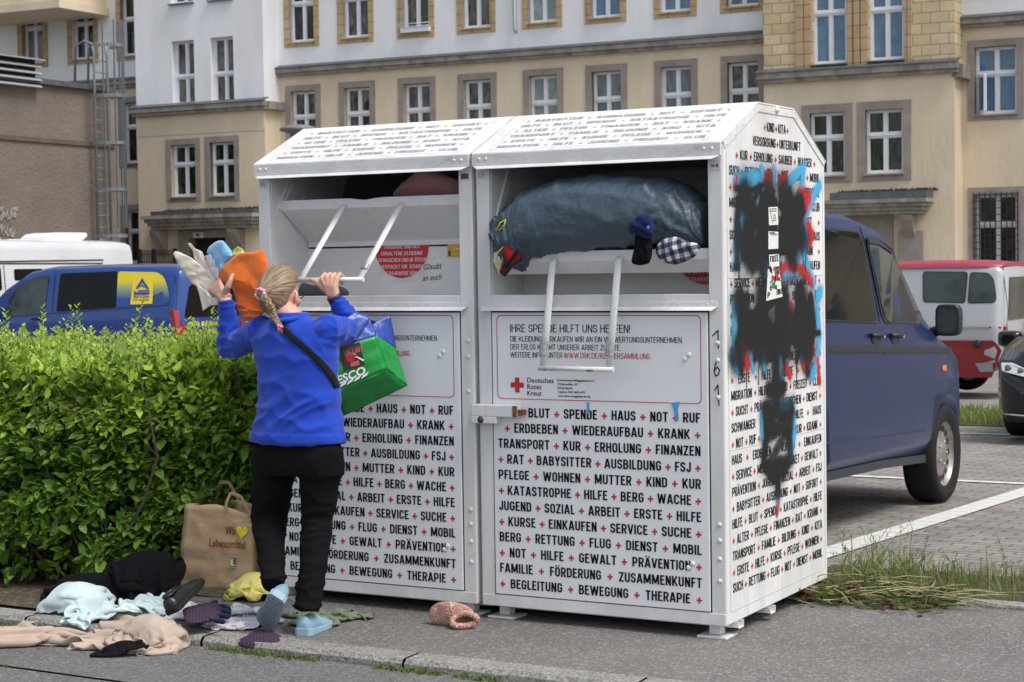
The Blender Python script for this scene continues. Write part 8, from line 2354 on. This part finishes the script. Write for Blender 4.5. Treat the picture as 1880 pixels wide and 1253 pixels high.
for k in range(5): pr.add([bf2(W_ * (-.08 + .14 * k) + dx, H_ * .05 + dy, .0135) for dx, dy in ((0, 0), (.026, .006), (.038, .020), (.012, .014))], [(0, 1, 2, 3)], 3)
bp_(pr.build('bag_print', [mat('print_night', (.03, .025, .03), .4), mat('print_coral', (.42, .10, .09), .5), mat('print_tomato', (.40, .02, .02), .3), mat('print_pale', (.72, .74, .74), .4)], None, recalc=False), bdy)
# --- grey cloth on the left sill, pink blanket and dark cloth inside the left bank
FGR = fabric('cloth_grey', (.105, .102, .108), .3, 300); FPK = fabric('blanket_pink', (.52, .27, .29), .3, 200, var=.06, scale=10); FDK = fabric('cloth_dark', (.020, .020, .024), .3, 300)
o = pillow('grey_cloth', px_out([(548, 546), (550, 530), (562, 524), (590, 532), (622, 528), (640, 534), (646, 542), (640, 547), (600, 549)], .10), .055, FGR, (0, -.8, .5), wr=.016, wscale=16, seed=21, dense=56); tag(o, 'crumpled grey cloth lying on the sill of the left clothes bank', 'cloth')
o = pillow('pink_blanket', px_out([(722, 366), (738, 345), (758, 326), (776, 317), (800, 318), (822, 326), (850, 338), (858, 352), (852, 372), (790, 376)], .26), .10, FPK, (.2, -1, .5), wr=.014, wscale=7, seed=23, dense=60); tag(o, 'soft pink blanket stuffed into the left clothes bank', 'blanket')
o = pillow('dark_cloth', px_out([(628, 372), (634, 340), (655, 326), (690, 320), (730, 326), (745, 350), (735, 372), (690, 378)], .30), .09, FDK, (.2, -1, .5), wr=.014, wscale=8, seed=25); tag(o, 'dark cloth inside the left clothes bank beside the pink blanket', 'cloth')
# --- blue plastic sack bulging out of the right hopper
def sack():
    m, nt, b_ = nodes('sack_plastic'); L = nt.links.new
    tc = nt.nodes.new('ShaderNodeTexCoord'); w1 = nt.nodes.new('ShaderNodeTexNoise'); w1.inputs['Scale'].default_value = 9; w1.inputs['Detail'].default_value = 7; w1.inputs['Distortion'].default_value = 1.2
    w2 = nt.nodes.new('ShaderNodeTexVoronoi'); w2.inputs['Scale'].default_value = 70; L(tc.outputs['Object'], w1.inputs[0]); L(tc.outputs['Object'], w2.inputs[0])
    ad = nt.nodes.new('ShaderNodeMath'); ad.operation = 'MULTIPLY_ADD'; ad.inputs[1].default_value = .12; L(w2.outputs['Distance'], ad.inputs[0]); L(w1.outputs['Fac'], ad.inputs[2])
    bp2 = nt.nodes.new('ShaderNodeBump'); bp2.inputs['Strength'].default_value = .40; bp2.inputs['Distance'].default_value = .02; L(ad.outputs[0], bp2.inputs['Height']); L(bp2.outputs[0], b_.inputs['Normal'])
    b_.inputs['Base Color'].default_value = (.056, .084, .115, 1); b_.inputs['Roughness'].default_value = .40; b_.inputs['Specular IOR Level'].default_value = .5
    top = [(918, 410), (928, 390), (940, 378), (960, 362), (982, 343), (1020, 331), (1060, 322), (1110, 317), (1160, 318), (1210, 324), (1255, 338), (1282, 356), (1300, 380)]
    bot = [(940, 470), (950, 488), (968, 497), (982, 494), (990, 478), (1022, 473), (1062, 467), (1112, 462), (1160, 458), (1200, 452), (1240, 448), (1275, 452), (1300, 456)]
    N_, K = 150, 72; rows = []
    tx_ = np.linspace(0, 12, N_)
    for i, t in enumerate(tx_):
        a = np.array([np.interp(t, range(13), [p[k] for p in top]) for k in (0, 1)]); b0 = np.array([np.interp(t, range(13), [p[k] for p in bot]) for k in (0, 1)])
        bul = .19 * math.sin(math.pi * min(1, .18 + .82 * t / 12 * 1.0) * .93) ** .55
        yc = .10
        pa_, pb_ = onY(*a, yc), onY(*b0, yc - .03); c = (pa_ + pb_) / 2; h = np.linalg.norm(pa_ - pb_) / 2; up2 = (pa_ - pb_) / (2 * h)
        row = []
        for k in range(K):
            w = 2 * math.pi * k / K; cy = math.cos(w); sz = math.sin(w)
            dpt_ = (-bul * cy if cy > 0 else -.16 * cy)
            p = Vector(c + up2 * h * math.copysign(abs(sz) ** .85, sz) + np.array([0, dpt_ * (abs(cy) ** -.15 if abs(cy) > .05 else 1), 0]))
            f = t / 12
            fold = .010 * ridge(Vector((f * 5 + sz * .8, sz * 1.2 - f * 3, 2))) + .013 * ridge(Vector((f * 16 + sz * 1.6, sz * 2.2, 5))) * (1 if f < .22 else .8 if f > .74 else .22) + .005 * ridge(Vector((f * 30 - sz * 3, sz * 5 + f * 8, 8)))
            gather = .016 * math.sin(w * 9 + f * 14) * math.exp(-(f / .13) ** 2) 
            out_ = (Vector((0, -cy, sz)))
            row.append(p + out_ * (fold + gather - .012))
        rows.append(row)
    mb = MB(); mb.loft(rows, 0, True, True); o = mb.build('plastic_sack', m)
    return tag(o, 'bulging grey blue plastic sack jammed in the right hopper', 'sack')
sk_ = sack()
def mat_plaid():
    m, nt, b_ = nodes('plaid'); L = nt.links.new; tc = nt.nodes.new('ShaderNodeTexCoord'); mp = nt.nodes.new('ShaderNodeMapping'); mp.inputs['Rotation'].default_value = (0, rad(14), 0); mp.inputs['Scale'].default_value = (1, 0, 1); L(tc.outputs['Object'], mp.inputs[0])
    sp = nt.nodes.new('ShaderNodeSeparateXYZ'); L(mp.outputs[0], sp.inputs[0]); s = []
    for k in (0, 2):
        a = nt.nodes.new('ShaderNodeMath'); a.operation = 'MULTIPLY'; a.inputs[1].default_value = 27; L(sp.outputs[k], a.inputs[0])
        f = nt.nodes.new('ShaderNodeMath'); f.operation = 'FRACT'; L(a.outputs[0], f.inputs[0]); g_ = nt.nodes.new('ShaderNodeMath'); g_.operation = 'GREATER_THAN'; g_.inputs[1].default_value = .5; L(f.outputs[0], g_.inputs[0]); s.append(g_)
    ad = nt.nodes.new('ShaderNodeMath'); ad.operation = 'ADD'; L(s[0].outputs[0], ad.inputs[0]); L(s[1].outputs[0], ad.inputs[1])
    dv = nt.nodes.new('ShaderNodeMath'); dv.operation = 'DIVIDE'; dv.inputs[1].default_value = 2; L(ad.outputs[0], dv.inputs[0])
    r = nt.nodes.new('ShaderNodeValToRGB'); r.color_ramp.interpolation = 'CONSTANT'; e = r.color_ramp.elements; e[0].color = (.55, .56, .60, 1); e[1].position = .75; e[1].color = (.018, .022, .040, 1); k = e.new(.25); k.color = (.12, .13, .18, 1)
    L(dv.outputs[0], r.inputs[0]); L(r.outputs[0], b_.inputs['Base Color']); b_.inputs['Roughness'].default_value = .9
    return m
YF = -.075
o = pillow('plaid_shirt', px_out([(1202, 462), (1206, 450), (1218, 440), (1232, 434), (1248, 436), (1262, 444), (1278, 446), (1286, 452), (1284, 462), (1274, 473), (1258, 482), (1240, 487), (1222, 483), (1208, 474)], YF), .028, mat_plaid(), (.2, -1, 0), wr=.012, wscale=17, seed=31, dome=.35, crease=.010, cdir=(.7, 0, .7), cfreq=20); tag(o, 'black and white gingham shirt spilling out of the plastic sack', 'shirt')
o = pillow('black_sock', px_out([(1160, 484), (1162, 470), (1166, 450), (1166, 430), (1180, 424), (1196, 432), (1198, 450), (1198, 470), (1194, 484), (1178, 488), (1168, 487)], YF - .03), .020, FK, (.2, -1, 0), wr=.010, wscale=22, seed=33, dome=.35, crease=.008, cdir=(1, 0, .2), cfreq=34); tag(o, 'black sock hanging out of the sack, below the navy bundle', 'sock')
nv = pillow('navy_sock', px_out([(1152, 414), (1158, 404), (1168, 400), (1176, 393), (1190, 393), (1199, 402), (1198, 416), (1201, 430), (1192, 440), (1178, 436), (1168, 428), (1160, 432)], YF - .045), .026, fabric('sock_navy', (.012, .020, .075), .4, 260), (.2, -1, 0), wr=.012, wscale=24, seed=35, dome=.35, crease=.008, cdir=(.5, 0, .8), cfreq=26); tag(nv, 'balled navy sock with a small flower above the black sock', 'sock')
fl = MB(); c = Vector(onY(1190, 418, YF - .085))
for k in range(5): a = 2 * math.pi * k / 5; fl.ell(c + Vector((.0045 * math.cos(a), 0, .0045 * math.sin(a))), .0035, .0015, .0035, 8, 6)
fo = fl.build('flower', mat('flower_blue', (.10, .30, .75), .6)); fo.parent = nv; fo.matrix_parent_inverse = Matrix.Translation(-nv.location)
o = pillow('red_garment', px_out([(929, 426), (934, 424), (944, 444), (957, 466), (958, 478), (946, 486), (930, 505), (920, 508), (916, 500), (922, 484), (926, 466)], YF + .01), .024, fabric('red_cloth', (.50, .018, .020), .4, 260), (0, -1, 0), wr=.005, wscale=14, seed=37); tag(o, 'red garment with dark edge sticking out at the left end of the sack', 'garment')
ed = MB(); P = [onY(a, b_, YF - .02) for a, b_ in ((924, 462), (928, 482), (920, 500), (926, 506), (940, 486), (956, 478), (958, 464), (950, 460), (938, 476), (930, 492))]; ed.tube(P, .0075, 8); eo = ed.build('dark_edge', FDK); eo.parent = o; eo.matrix_parent_inverse = Matrix.Translation(-o.location)
o = pillow('dark_bundle', px_out([(908, 432), (914, 422), (926, 414), (934, 420), (934, 436), (926, 442), (916, 438)], YF + .05), .03, FDK, (0, -1, 0), wr=.006, wscale=20, seed=39); tag(o, 'small black bundle behind the yellow cord at the left of the sack', 'garment')
yc = MB()
yc.tube([onY(a, b_, YF + .0) for a, b_ in ((912, 424), (918, 410), (928, 404), (926, 414), (916, 424))], .0035, 6); yc.tube([onY(a, b_, YF + .0) for a, b_ in ((926, 452), (914, 464), (909, 478), (914, 492), (920, 494), (922, 480), (928, 456))], .0035, 6)
yo = yc.build('drawstring', mat('cord_yellow', (.72, .60, .05), .6)); yo.parent = sk_; yo.matrix_parent_inverse = Matrix.Translation(-sk_.location)
